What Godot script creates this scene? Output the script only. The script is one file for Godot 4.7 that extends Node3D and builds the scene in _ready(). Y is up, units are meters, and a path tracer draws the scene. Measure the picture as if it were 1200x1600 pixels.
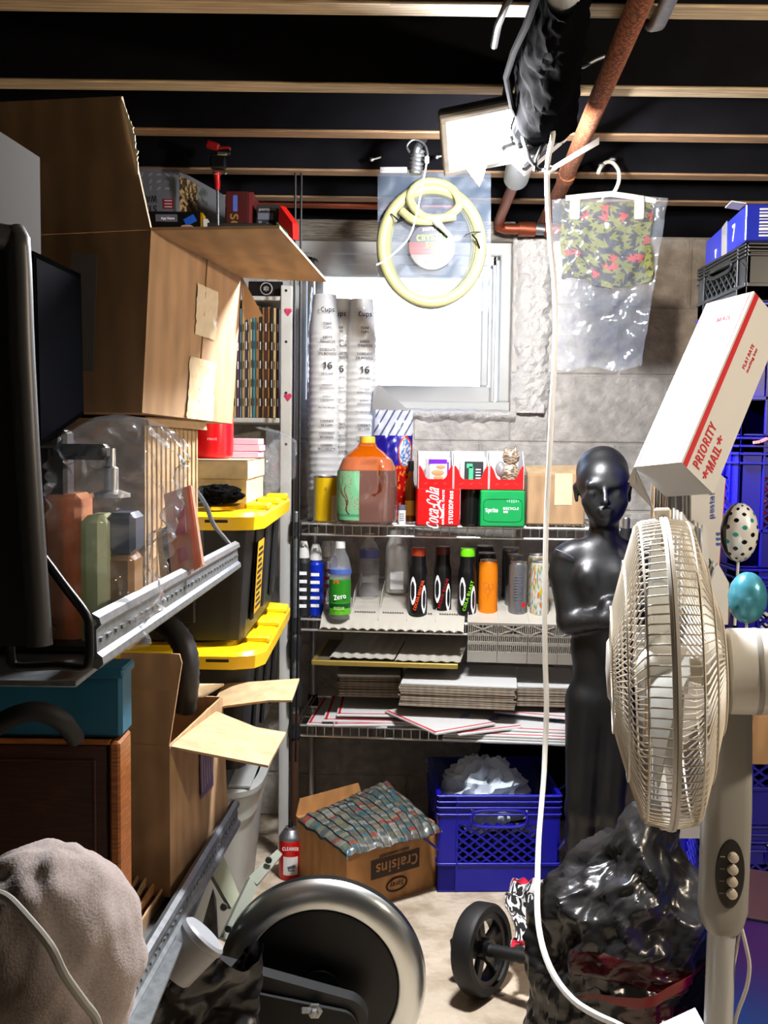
extends Node3D
# A cluttered basement corner: wire rack under a small window, shelving with cartons on the left, pedestal fan and crates on the right.

const F := 1570.0                                  # focal length in pixels of a 1200 x 1600 frame
const EYE := Vector3(0, 1.22, 0)
var eye_basis := Basis(Vector3.RIGHT, deg_to_rad(-4.01)) * Basis(Vector3.BACK, deg_to_rad(0.7))
var used := {}
var tex := {}
var mats := {}
var noise := FastNoiseLite.new()
var rng := RandomNumberGenerator.new()


# Collects triangles (counter-clockwise from outside) and turns them into one mesh with normals that break at creases.
class G:
	var v := PackedVector3Array()
	var u := PackedVector2Array()
	var x := Transform3D()

	func t(a: Vector3, b: Vector3, c: Vector3, ua := Vector2(), ub := Vector2(), uc := Vector2()) -> void:
		v.append(x * a); v.append(x * b); v.append(x * c)
		u.append(ua); u.append(ub); u.append(uc)

	func q(a: Vector3, b: Vector3, c: Vector3, d: Vector3, r := Rect2(0, 0, 1, 1)) -> void:
		var ua := Vector2(r.position.x, r.end.y)
		var ub := r.end
		var uc := Vector2(r.end.x, r.position.y)
		var ud := r.position
		t(a, b, c, ua, ub, uc)
		t(a, c, d, ua, uc, ud)

	# a quad turned so that it faces along «out»
	func qo(a: Vector3, b: Vector3, c: Vector3, d: Vector3, out: Vector3) -> void:
		if (b - a).cross(c - a).dot(out) < 0.0:
			q(b, a, d, c)
		else:
			q(a, b, c, d)

	func box(c: Vector3, s: Vector3, b := 0.0, w := Basis()) -> void:
		var h := s * 0.5
		if b <= 0.0:
			for k in 3:
				for sg in [-1.0, 1.0]:
					var n := Vector3(); n[k] = sg
					var e := Vector3(); e[(k + 1) % 3] = h[(k + 1) % 3]
					var f := Vector3(); f[(k + 2) % 3] = h[(k + 2) % 3]
					if k == 0:
						var y := e; e = f; f = y
					if k == 1:
						var z := e; e = f; f = z
					var m := n * h[k]
					if e.cross(f).dot(n) < 0.0:
						e = -e
					q(c + w * (m - e - f), c + w * (m + e - f), c + w * (m + e + f), c + w * (m - e + f))
			return
		b = minf(b, minf(h.x, minf(h.y, h.z)) * 0.98)
		var i := h - Vector3(b, b, b)
		for k in 3:
			var k1 := (k + 1) % 3
			var k2 := (k + 2) % 3
			for sg in [-1.0, 1.0]:
				var p := []
				for s2 in [[-1, -1], [1, -1], [1, 1], [-1, 1]]:
					var a := Vector3(); a[k] = sg * h[k]; a[k1] = s2[0] * i[k1]; a[k2] = s2[1] * i[k2]
					p.append(c + w * a)
				var n := Vector3(); n[k] = sg
				qo(p[0], p[1], p[2], p[3], w * n)
			for s1 in [-1.0, 1.0]:
				for s2 in [-1.0, 1.0]:
					var e0 := Vector3(); e0[k1] = s1 * h[k1]; e0[k2] = s2 * i[k2]
					var e1 := Vector3(); e1[k1] = s1 * i[k1]; e1[k2] = s2 * h[k2]
					var l := Vector3(); l[k] = i[k]
					qo(c + w * (e0 - l), c + w * (e0 + l), c + w * (e1 + l), c + w * (e1 - l), w * (e0 + e1))
		for sx in [-1.0, 1.0]:
			for sy in [-1.0, 1.0]:
				for sz in [-1.0, 1.0]:
					var g := Vector3(sx, sy, sz)
					var a := c + w * (g * Vector3(h.x, i.y, i.z))
					var d := c + w * (g * Vector3(i.x, h.y, i.z))
					var e := c + w * (g * Vector3(i.x, i.y, h.z))
					if (d - a).cross(e - a).dot(w * g) < 0.0:
						t(a, e, d)
					else:
						t(a, d, e)

	# a profile of (radius, height) turned about the y axis, from below upwards
	func lathe(prof: Array, n := 24, w := Transform3D()) -> void:
		for i in prof.size() - 1:
			var p: Vector2 = prof[i]
			var r: Vector2 = prof[i + 1]
			for k in n:
				var a0 := TAU * k / n
				var a1 := TAU * (k + 1) / n
				if k == n - 1:
					a1 = 0.0
				var d0 := Vector3(cos(a0), 0, -sin(a0))
				var d1 := Vector3(cos(a1), 0, -sin(a1))
				var h := Vector3(0, p.y, 0)
				var g := Vector3(0, r.y, 0)
				var r2 := Rect2(float(k) / n, float(prof.size() - 2 - i) / (prof.size() - 1), 1.0 / n, 1.0 / (prof.size() - 1))
				if p.x < 1e-6:
					t(w * h, w * (d1 * r.x + g), w * (d0 * r.x + g))
				elif r.x < 1e-6:
					t(w * (d0 * p.x + h), w * (d1 * p.x + h), w * g)
				else:
					q(w * (d0 * p.x + h), w * (d1 * p.x + h), w * (d1 * r.x + g), w * (d0 * r.x + g), r2)

	# a round bar along points; «r» a radius or one per point
	func tube(pts: Array, r, n := 8, closed := false) -> void:
		var m := pts.size()
		var side := Vector3()
		var rings := []
		for i in m:
			var a: Vector3 = pts[(i - 1 + m) % m] if closed or i > 0 else pts[0]
			var b: Vector3 = pts[(i + 1) % m] if closed or i < m - 1 else pts[m - 1]
			var d := (b - a).normalized()
			if side == Vector3():
				side = d.cross(Vector3.UP if absf(d.y) < 0.9 else Vector3.RIGHT).normalized()
			side = (side - d * side.dot(d)).normalized()
			var up := d.cross(side)
			var rad: float = r[i] if r is Array else r
			var ring := []
			for k in n:
				var g := TAU * k / n
				ring.append(pts[i] + (side * cos(g) + up * sin(g)) * rad)
			rings.append(ring)
		for i in (m if closed else m - 1):
			var p: Array = rings[i]
			var o: Array = rings[(i + 1) % m]
			for k in n:
				var l := (k + 1) % n
				q(p[k], p[l], o[l], o[k])
		if not closed:
			for k in range(1, n - 1):
				t(rings[0][0], rings[0][k + 1], rings[0][k])
				t(rings[m - 1][0], rings[m - 1][k], rings[m - 1][k + 1])

	# a polygon in xy pushed along z from 0 to depth
	func prism(poly: PackedVector2Array, depth: float, w := Transform3D()) -> void:
		if Geometry2D.is_polygon_clockwise(poly):
			poly.reverse()
		var ids := Geometry2D.triangulate_polygon(poly)
		for i in range(0, ids.size(), 3):
			var a := Vector3(poly[ids[i]].x, poly[ids[i]].y, 0)
			var b := Vector3(poly[ids[i + 1]].x, poly[ids[i + 1]].y, 0)
			var c := Vector3(poly[ids[i + 2]].x, poly[ids[i + 2]].y, 0)
			var z := Vector3(0, 0, depth)
			if (b - a).cross(c - a).z < 0.0:
				var s := b; b = c; c = s
			t(w * (a + z), w * (b + z), w * (c + z))
			t(w * a, w * c, w * b)
		for i in poly.size():
			var a := Vector3(poly[i].x, poly[i].y, 0)
			var b := Vector3(poly[(i + 1) % poly.size()].x, poly[(i + 1) % poly.size()].y, 0)
			var z := Vector3(0, 0, depth)
			q(w * a, w * b, w * (b + z), w * (a + z))

	# a flat (or slightly bent) sheet of card: corner points, thickness towards its back
	func panel(p: Array, th := 0.004) -> void:
		var n: Vector3 = (p[1] - p[0]).cross(p[2] - p[0]).normalized() * th
		for i in range(1, p.size() - 1):
			t(p[0], p[i], p[i + 1])
			t(p[0] - n, p[i + 1] - n, p[i] - n)
		for i in p.size():
			var a: Vector3 = p[i]
			var b: Vector3 = p[(i + 1) % p.size()]
			q(a - n, b - n, b, a)

	# a sheet from a function of (u, v)
	func grid(nu: int, nv: int, f: Callable, th := 0.0) -> void:
		var p := []
		for i in nu + 1:
			var row := PackedVector3Array()
			for j in nv + 1:
				row.append(f.call(float(i) / nu, float(j) / nv))
			p.append(row)
		for i in nu:
			for j in nv:
				var a: Vector3 = p[i][j]
				var b: Vector3 = p[i + 1][j]
				var c: Vector3 = p[i + 1][j + 1]
				var d: Vector3 = p[i][j + 1]
				var r := Rect2(float(i) / nu, 1.0 - float(j + 1) / nv, 1.0 / nu, 1.0 / nv)
				q(a, b, c, d, r)
				if th > 0.0:
					var n := (b - a).cross(d - a).normalized() * th
					q(d - n, c - n, b - n, a - n)
		if th > 0.0:
			for i in nu:
				for j in [0, nv]:
					var a: Vector3 = p[i][j]
					var b: Vector3 = p[i + 1][j]
					var jj := mini(j, nv - 1)
					var n: Vector3 = (p[i + 1][jj] - p[i][jj]).cross(p[i][jj + 1] - p[i][jj]).normalized() * th
					if j == 0:
						q(a - n, b - n, b, a)
					else:
						q(a, b, b - n, a - n)
			for j in nv:
				for i in [0, nu]:
					var a: Vector3 = p[i][j]
					var b: Vector3 = p[i][j + 1]
					var ii := mini(i, nu - 1)
					var n: Vector3 = (p[ii + 1][j] - p[ii][j]).cross(p[ii][j + 1] - p[ii][j]).normalized() * th
					if i == 0:
						q(a, b, b - n, a - n)
					else:
						q(a - n, b - n, b, a)

	# a ball whose radius is changed by a function of the direction
	func ball(c: Vector3, r: Vector3, nu := 24, nv := 14, f = null) -> void:
		grid(nu, nv, func(a: float, b: float) -> Vector3:
			var l := (0.0 if a > 0.9999 else a) * TAU
			var h := (b - 0.5) * PI
			var d := Vector3(cos(h) * cos(l), sin(h), -cos(h) * sin(l))
			if b < 0.0001: d = Vector3.DOWN
			if b > 0.9999: d = Vector3.UP
			return c + d * r * (f.call(d) if f != null else 1.0))

	func mesh(crease := 40.0) -> ArrayMesh:
		var n := v.size() / 3
		var fn := PackedVector3Array(); fn.resize(n)
		var un := PackedVector3Array(); un.resize(n)
		var at := {}
		var key := []
		key.resize(v.size())
		for i in n:
			var a := v[i * 3]
			fn[i] = (v[i * 3 + 1] - a).cross(v[i * 3 + 2] - a)
			un[i] = fn[i].normalized()
			for k in 3:
				var w := Vector3i((v[i * 3 + k] * 20000.0).round())
				key[i * 3 + k] = w
				if at.has(w):
					at[w].append(i)
				else:
					at[w] = [i]
		var limit := cos(deg_to_rad(crease))
		var ov := PackedVector3Array(); ov.resize(v.size())
		var ou := PackedVector2Array(); ou.resize(v.size())
		var on := PackedVector3Array(); on.resize(v.size())
		for i in n:
			for k in 3:
				var s := Vector3()
				var m := un[i]
				for o in at[key[i * 3 + k]]:
					if un[o].dot(m) > limit:
						s += fn[o]
				var to := i * 3 + (0 if k == 0 else 3 - k)
				ov[to] = v[i * 3 + k]
				ou[to] = u[i * 3 + k]
				on[to] = s.normalized() if s.length_squared() > 1e-20 else (m if m != Vector3() else Vector3.UP)
		var arr := []
		arr.resize(Mesh.ARRAY_MAX)
		arr[Mesh.ARRAY_VERTEX] = ov
		arr[Mesh.ARRAY_NORMAL] = on
		arr[Mesh.ARRAY_TEX_UV] = ou
		var am := ArrayMesh.new()
		am.add_surface_from_arrays(Mesh.PRIMITIVE_TRIANGLES, arr)
		return am


# ---------------------------------------------------------------- helpers
func at(px: float, py: float, d: float) -> Vector3:
	var w := eye_basis * Vector3((px - 600.0) / F, (800.0 - py) / F, -1)
	return EYE + w * (d / -w.z)

func numbered(called: String) -> String:
	var k: int = used.get(called, 0)
	used[called] = k + 1
	return called if k == 0 else "%s_%03d" % [called, k]

func tag(o: Node3D, label: String, category: String, group := "", kind := "") -> Node3D:
	if label: o.set_meta("label", label)
	if category: o.set_meta("category", category)
	if group: o.set_meta("group", group)
	if kind: o.set_meta("kind", kind)
	return o

# a thing: a Node3D at its base, to carry parts
func thing(called: String, label: String, category: String, where := Vector3.ZERO, turn := 0.0, group := "") -> Node3D:
	var o := Node3D.new()
	o.name = numbered(called)
	add_child(o, true)
	o.position = where
	o.rotation.y = turn
	return tag(o, label, category, group)

# a mesh under a thing (g in the thing's own axes)
func part(called: String, g, m: Material, parent: Node3D, crease := 40.0) -> MeshInstance3D:
	var o := MeshInstance3D.new()
	o.mesh = g.mesh(crease) if g is G else g
	o.material_override = m
	o.name = called if parent != self else numbered(called)
	parent.add_child(o, true)
	return o

# a thing of one mesh, g in world axes; it is moved so that its origin lies at its base
func solo(called: String, g: G, m: Material, label: String, category: String, group := "", crease := 40.0) -> MeshInstance3D:
	var b := AABB(g.v[0], Vector3())
	for p in g.v: b = b.expand(p)
	var base := Vector3(b.get_center().x, b.position.y, b.get_center().z)
	for i in g.v.size(): g.v[i] -= base
	var o := part(called, g, m, self, crease)
	o.position = base
	tag(o, label, category, group)
	return o

func structure(called: String, g: G, m: Material) -> MeshInstance3D:
	var o := part(called, g, m, self)
	o.set_meta("kind", "structure")
	return o

# builder that takes world points for a part of «th»
func wg(th: Node3D) -> G:
	var g := G.new()
	g.x = th.transform.affine_inverse()
	return g

func copy(o: Node3D, where: Vector3, turn: float, label := "") -> Node3D:
	var c: Node3D = o.duplicate()
	c.name = numbered(String(o.name).get_slice("_0", 0))
	add_child(c, true)
	c.position = where
	c.rotation.y = turn
	if label: c.set_meta("label", label)
	return c

# lettering: h cap height, w (if > 0) the width it is fitted to; basis x along the writing, z out of the surface
func txt(parent: Node3D, s: String, h: float, pos: Vector3, bs: Basis, m: Material, w := 0.0, face := "Droid Sans", bold := true) -> MeshInstance3D:
	var f := SystemFont.new()
	f.font_names = PackedStringArray([face])
	if bold: f.font_weight = 700
	var tm := TextMesh.new()
	tm.font = f
	tm.text = s
	tm.font_size = 24
	tm.pixel_size = h / (0.72 * 24.0)
	tm.depth = 0.0004
	tm.curve_step = 2.0
	tm.horizontal_alignment = HORIZONTAL_ALIGNMENT_CENTER
	tm.vertical_alignment = VERTICAL_ALIGNMENT_CENTER
	var o := part("lettering", tm, m, parent)
	var k := 1.0
	if w > 0.0:
		var a := tm.get_aabb().size.x
		if a > 0.0: k = w / a
	o.transform = Transform3D(Basis(bs.x * k, bs.y, bs.z), pos)
	return o

# right-handed basis from the writing direction and the outward normal
func face_basis(along: Vector3, out: Vector3) -> Basis:
	var z := out.normalized()
	var x := (along - z * along.dot(z)).normalized()
	return Basis(x, z.cross(x), z)

func ntex(key: String, freq: float, lo: Color, hi: Color, kind := FastNoiseLite.TYPE_SIMPLEX, octaves := 4, bump := 0.0, size := 512, sd := 1, p0 := 0.0, p1 := 1.0) -> NoiseTexture2D:
	if tex.has(key): return tex[key]
	var n := FastNoiseLite.new()
	n.seed = sd
	n.noise_type = kind
	n.frequency = freq
	n.fractal_octaves = octaves
	var t := NoiseTexture2D.new()
	t.noise = n
	t.width = size
	t.height = size
	t.seamless = true
	if bump > 0.0:
		t.as_normal_map = true
		t.bump_strength = bump
	else:
		var g := Gradient.new()
		g.set_color(0, lo); g.set_color(1, hi)
		g.set_offset(0, p0); g.set_offset(1, p1)
		t.color_ramp = g
	tex[key] = t
	return t

func imgtex(key: String, w: int, h: int, f: Callable) -> ImageTexture:
	if tex.has(key): return tex[key]
	var im := Image.create(w, h, false, Image.FORMAT_RGB8)
	for y in h:
		for x in w:
			im.set_pixel(x, y, f.call(x, y))
	tex[key] = ImageTexture.create_from_image(im)
	return tex[key]

# opts: tex, nrm, nscale, tri (repeats per metre; 0 keeps uv), rtex, spec, coat, emit, energy, alpha, back, sheen, height, hscale
func mat(key: String, c := Color.WHITE, rough := 0.6, metal := 0.0, o := {}) -> StandardMaterial3D:
	if mats.has(key): return mats[key]
	var m := StandardMaterial3D.new()
	m.resource_name = key
	m.albedo_color = c
	m.roughness = rough
	m.metallic = metal
	if o.has("tex"): m.albedo_texture = o.tex
	if o.has("nrm"):
		m.normal_enabled = true
		m.normal_texture = o.nrm
		m.normal_scale = o.get("nscale", 1.0)
	if o.has("height"):
		m.heightmap_enabled = true
		m.heightmap_texture = o.height
		m.heightmap_scale = o.get("hscale", 1.0)
	if o.has("tri"):
		m.uv1_triplanar = true
		m.uv1_scale = o.tri if o.tri is Vector3 else Vector3.ONE * o.tri
		m.uv1_world_triplanar = o.get("world", false)
	if o.has("spec"): m.metallic_specular = o.spec
	if o.has("coat"):
		m.clearcoat_enabled = true
		m.clearcoat = o.coat
		m.clearcoat_roughness = 0.15
	if o.has("emit"):
		m.emission_enabled = true
		m.emission = o.emit
		m.emission_energy_multiplier = o.get("energy", 1.0)
	if o.has("alpha"):
		m.transparency = BaseMaterial3D.TRANSPARENCY_ALPHA
		m.albedo_color.a = o.alpha
		m.cull_mode = BaseMaterial3D.CULL_DISABLED
	if o.has("back"):
		m.backlight_enabled = true
		m.backlight = o.back
	if o.has("refract"):
		m.transparency = BaseMaterial3D.TRANSPARENCY_ALPHA
		m.albedo_color.a = o.get("solid", 0.1)
		m.refraction_enabled = true
		m.refraction_scale = o.refract
	if o.has("sheen"):
		m.rim_enabled = true
		m.rim = o.sheen
		m.rim_tint = 0.6
	mats[key] = m
	return m

func wob(p: Vector3, s: float) -> float:
	return noise.get_noise_3d(p.x * s, p.y * s, p.z * s)

func ridge(p: Vector3, s: float) -> float:
	return 1.0 - 2.0 * absf(noise.get_noise_3d(p.x * s, p.y * s, p.z * s))

# a box whose front face covers a rectangle of the frame at depth d and which runs «deep» metres back
func bx(g: G, x0: float, y0: float, x1: float, y1: float, d: float, deep: float, bevel := 0.0) -> AABB:
	var a := at(x0, y1, d)
	var b := at(x1, y0, d)
	var c := Vector3((a.x + b.x) * 0.5, (a.y + b.y) * 0.5, -d - deep * 0.5)
	var s := Vector3(b.x - a.x, b.y - a.y, deep)
	g.box(c, s, bevel)
	return AABB(c - s * 0.5, s)

func span(g: G, a: Vector3, b: Vector3, bevel := 0.0) -> void:
	g.box((a + b) * 0.5, (b - a).abs(), bevel)

func _ready() -> void:
	# ---- camera, sky, lights, exposure
	var cam := Camera3D.new()
	cam.name = "camera"
	cam.transform = Transform3D(eye_basis, EYE)
	cam.fov = rad_to_deg(2.0 * atan(800.0 / F))
	cam.near = 0.05
	cam.far = 60.0
	add_child(cam)
	var env := Environment.new()
	var sky := Sky.new()
	var sm := ProceduralSkyMaterial.new()
	sm.sky_top_color = Color(0.62, 0.74, 0.95)
	sm.sky_horizon_color = Color(0.93, 0.96, 1.0)
	sm.ground_bottom_color = Color(0.35, 0.36, 0.33)
	sm.ground_horizon_color = Color(0.7, 0.72, 0.7)
	sky.sky_material = sm
	env.background_mode = Environment.BG_SKY
	env.sky = sky
	env.background_energy_multiplier = 7.0
	env.tonemap_mode = Environment.TONE_MAPPER_LINEAR
	env.tonemap_exposure = 1.25
	env.sdfgi_enabled = true
	env.ssao_enabled = true
	env.ssil_enabled = true
	var we := WorldEnvironment.new()
	we.name = "environment"
	we.environment = env
	add_child(we)
	var lamp_energy := 5.2
	var side_energy := 2.5
	var bulb_energy := 1.3
	noise.noise_type = FastNoiseLite.TYPE_SIMPLEX
	noise.frequency = 1.0
	noise.fractal_octaves = 2
	noise.seed = 7
	rng.seed = 11
	make_materials()

	build_room()
	build_ceiling(bulb_energy)
	build_window()
	build_lamp(lamp_energy, side_energy)
	build_rack()
	build_left_shelves()
	build_records()
	build_floor_things()
	build_mannequin()
	build_fan()
	build_right()
	build_hanging()
	build_top_shelf()
	build_mid_shelf()
	build_low_shelf()
	build_left_things()
	build_totes()

func make_materials() -> void:
	var W := Color.WHITE
	var soft := ntex("soft", 0.012, Color(0.8, 0.8, 0.8), W, FastNoiseLite.TYPE_SIMPLEX, 5)
	var fine := ntex("fine", 0.08, Color(0.78, 0.78, 0.78), W, FastNoiseLite.TYPE_SIMPLEX, 3, 0.0, 512, 4)
	var lumps := ntex("lumps", 0.02, W, W, FastNoiseLite.TYPE_SIMPLEX, 4, 7.0, 512, 5)
	var grainn := ntex("grainn", 0.09, W, W, FastNoiseLite.TYPE_SIMPLEX, 3, 3.0, 512, 6)
	var creasen := ntex("creasen", 0.014, W, W, FastNoiseLite.TYPE_CELLULAR, 2, 9.0, 512, 8)
	var conc := ntex("conc", 0.01, Color(0.70, 0.65, 0.57), Color(0.86, 0.82, 0.76), FastNoiseLite.TYPE_SIMPLEX, 6, 0.0, 1024, 9, 0.1, 0.65)
	var grain := imgtex("wood", 256, 256, func(x: int, y: int) -> Color:
		var a := noise.get_noise_2d(x * 0.012, y * 0.22) * 0.5 + noise.get_noise_2d(x * 0.03 + 50.0, y * 0.7) * 0.3
		var v := clampf(0.8 + a * 0.4, 0.3, 1.0)
		return Color(v, v * 0.97, v * 0.93))
	var corr := imgtex("corrugate", 128, 128, func(x: int, y: int) -> Color:
		var v := 0.93 + 0.05 * sin(TAU * x / 16.0) + noise.get_noise_2d(x * 0.05, y * 0.02) * 0.08
		return Color(v, v, v))
	ntex("rusty", 0.03, Color(0.45, 0.38, 0.34), W, FastNoiseLite.TYPE_SIMPLEX, 5, 0.0, 512, 14, 0.25, 0.7)
	# setting
	mat("wall_paint", Color(0.80, 0.775, 0.74), 0.55, 0.0, {"tex": soft, "nrm": lumps, "nscale": 0.55, "tri": 2.2, "world": true})
	mat("mortar_paint", Color(0.79, 0.765, 0.73), 0.6, 0.0, {"tex": soft, "nrm": lumps, "nscale": 0.55, "tri": 2.2, "world": true})
	mat("plaster", Color(0.80, 0.785, 0.76), 0.6, 0.0, {"nrm": lumps, "nscale": 1.6, "tri": 4.0, "world": true})
	mat("concrete", Color(0.93, 0.9, 0.86), 0.75, 0.0, {"tex": conc, "nrm": grainn, "nscale": 0.4, "tri": 0.7, "world": true})
	mat("dark_board", Color(0.055, 0.055, 0.07), 0.9, 0.0, {"spec": 0.2})
	mat("joist_dark", Color(0.062, 0.06, 0.075), 0.85, 0.0, {"tex": soft, "tri": 1.2, "spec": 0.2})
	mat("strip_wood", Color(0.68, 0.55, 0.42), 0.7, 0.0, {"tex": grain, "tri": Vector3(1, 3, 3)})
	mat("strip_pale", Color(0.82, 0.76, 0.64), 0.7, 0.0, {"tex": grain, "tri": Vector3(1, 3, 3)})
	mat("dim_wall", Color(0.16, 0.15, 0.14), 0.85)
	mat("tv_black", Color(0.02, 0.02, 0.022), 0.6, 0.0, {"spec": 0.0})
	mat("white_frame", Color(0.74, 0.74, 0.72), 0.4)
	mat("grey_wood", Color(0.62, 0.6, 0.56), 0.7, 0.0, {"tex": grain, "tri": 3.0})
	mat("pane", W, 0.02, 0.0, {"alpha": 0.04})
	# general
	mat("card", Color(0.73, 0.585, 0.425), 0.8, 0.0, {"tex": corr, "tri": 3.0})
	mat("card_pale", Color(0.78, 0.66, 0.49), 0.8, 0.0, {"tex": soft, "tri": 3.0})
	mat("card_edge", Color(0.60, 0.46, 0.31), 0.85)
	mat("card_grey", Color(0.52, 0.47, 0.40), 0.85, 0.0, {"tex": corr, "tri": 6.0})
	mat("card_white", Color(0.77, 0.77, 0.76), 0.55)
	mat("card_cool", Color(0.74, 0.75, 0.76), 0.6)
	mat("card_cream", Color(0.85, 0.79, 0.65), 0.7, 0.0, {"tex": soft, "tri": 3.0})
	mat("orange_card", Color(0.74, 0.53, 0.31), 0.75, 0.0, {"tex": corr, "tri": 4.0})
	mat("tape", Color(0.90, 0.82, 0.66), 0.12, 0.0, {"nrm": creasen, "nscale": 0.5, "tri": 5.0, "spec": 0.7})
	mat("dark_tape", Color(0.30, 0.29, 0.28), 0.4)
	mat("chrome", Color(0.86, 0.86, 0.86), 0.34, 1.0)
	mat("steel", Color(0.66, 0.67, 0.68), 0.38, 0.9, {"tex": fine, "tri": 4.0})
	mat("galv", Color(0.60, 0.62, 0.63), 0.42, 0.75, {"tex": soft, "tri": 6.0})
	mat("polished", Color(0.84, 0.86, 0.86), 0.30, 1.0)
	mat("rust", Color(0.56, 0.31, 0.14), 0.9, 0.0, {"tex": tex["rusty"], "tri": 6.0, "nrm": lumps, "nscale": 0.8})
	mat("rust_dark", Color(0.33, 0.21, 0.13), 0.8, 0.3, {"tex": fine, "tri": 6.0})
	mat("copper", Color(0.64, 0.33, 0.22), 0.42, 0.7, {"tex": fine, "tri": 6.0})
	mat("foam", Color(0.60, 0.62, 0.63), 0.9, 0.0, {"nrm": grainn, "tri": 8.0})
	mat("black", Color(0.035, 0.035, 0.04), 0.35)
	mat("black_matt", Color(0.05, 0.05, 0.055), 0.7)
	mat("black_soft", Color(0.06, 0.06, 0.063), 1.0, 0.0, {"nrm": lumps, "tri": 5.0, "spec": 0.05})
	mat("rubber", Color(0.055, 0.055, 0.055), 0.6)
	mat("wire_black", Color(0.03, 0.03, 0.03), 0.4)
	mat("bag_black", Color(0.13, 0.13, 0.135), 0.27, 0.0, {"nrm": creasen, "nscale": 0.9, "tri": 2.6, "spec": 0.5})
	mat("bag_maroon", Color(0.20, 0.03, 0.045), 0.25, 0.0, {"nrm": creasen, "nscale": 0.5, "tri": 3.5})
	mat("clear", W, 0.08, 0.0, {"alpha": 0.05, "spec": 0.7})
	mat("clear_bag", Color(0.80, 0.84, 0.88), 0.1, 0.0, {"alpha": 0.07, "nrm": creasen, "nscale": 0.9, "tri": 4.0, "spec": 0.8})
	mat("haze_bag", Color(0.48, 0.55, 0.64), 0.35, 0.0, {"alpha": 0.20, "nrm": creasen, "nscale": 0.35, "tri": 3.0})
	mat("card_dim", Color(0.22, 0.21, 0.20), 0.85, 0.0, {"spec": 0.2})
	mat("white_plastic", Color(0.84, 0.84, 0.82), 0.35)
	mat("fan_white", Color(0.80, 0.79, 0.76), 0.35)
	mat("fan_wire", Color(0.82, 0.79, 0.73), 0.3, 0.0)
	mat("fan_grey", Color(0.60, 0.60, 0.58), 0.3)
	mat("tray_white", Color(0.70, 0.68, 0.63), 0.3, 0.0, {"back": Color(0.25, 0.25, 0.23)})
	mat("white_paper", Color(0.9, 0.9, 0.9), 0.6)
	mat("yellow", Color(0.93, 0.76, 0.05), 0.35)
	mat("tote_black", Color(0.085, 0.09, 0.092), 0.42, 0.0, {"nrm": grainn, "nscale": 0.2, "tri": 8.0})
	mat("blue_crate", Color(0.04, 0.03, 0.60), 0.4)
	mat("black_crate", Color(0.04, 0.045, 0.05), 0.45)
	mat("mannequin", Color(0.05, 0.052, 0.058), 0.42, 0.0, {"spec": 0.5})
	mat("plush", Color(0.66, 0.61, 0.59), 0.95, 0.0, {"sheen": 0.6, "nrm": grainn, "nscale": 0.35, "tri": 6.0, "tex": fine})
	mat("teal", Color(0.03, 0.33, 0.43), 0.5)
	mat("brown_wood", Color(0.26, 0.12, 0.06), 0.4, 0.0, {"tex": grain, "tri": 4.0})
	mat("honey_wood", Color(0.66, 0.40, 0.17), 0.4, 0.0, {"tex": grain, "tri": 4.0})
	mat("red", Color(0.80, 0.03, 0.04), 0.35)
	mat("red_dark", Color(0.55, 0.05, 0.05), 0.45)
	mat("red_print", Color(0.72, 0.09, 0.13), 0.6)
	mat("blue_print", Color(0.25, 0.36, 0.66), 0.6)
	mat("green", Color(0.0, 0.55, 0.27), 0.4)
	mat("white_ink", Color(0.95, 0.95, 0.95), 0.5)
	mat("black_ink", Color(0.05, 0.05, 0.06), 0.6)
	mat("grey_ink", Color(0.35, 0.36, 0.42), 0.6)
	mat("orange_ink", Color(0.95, 0.30, 0.08), 0.5)
	mat("lime", Color(0.45, 0.80, 0.08), 0.4)
	mat("pink", Color(0.90, 0.62, 0.68), 0.7)
	mat("magenta", Color(0.80, 0.10, 0.32), 0.6)
	mat("blue_box", Color(0.05, 0.12, 0.55), 0.3)
	mat("blue_can", Color(0.04, 0.18, 0.72), 0.3, 0.2)
	mat("purple", Color(0.42, 0.10, 0.70), 0.4)
	mat("grey_tote", Color(0.60, 0.61, 0.60), 0.35, 0.0, {"back": Color(0.2, 0.2, 0.2)})
	mat("bike_grey", Color(0.62, 0.64, 0.58), 0.45)
	mat("arm_grey", Color(0.13, 0.135, 0.135), 0.5)
	mat("hose", Color(0.13, 0.13, 0.14), 0.5)
	mat("cord_white", Color(0.86, 0.86, 0.84), 0.4)
	mat("gold", Color(0.70, 0.60, 0.30), 0.35, 0.6)
	mat("yellow_dull", Color(0.86, 0.66, 0.06), 0.4)
	mat("screen_navy", Color(0.012, 0.014, 0.035), 0.5, 0.0, {"spec": 0.03})
	mat("bezel_grey", Color(0.22, 0.225, 0.23), 0.4)
	mat("foil_silver", Color(0.80, 0.80, 0.80), 0.2, 0.7)
	mat("foil_teal", Color(0.30, 0.60, 0.68), 0.25, 0.5)

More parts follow.
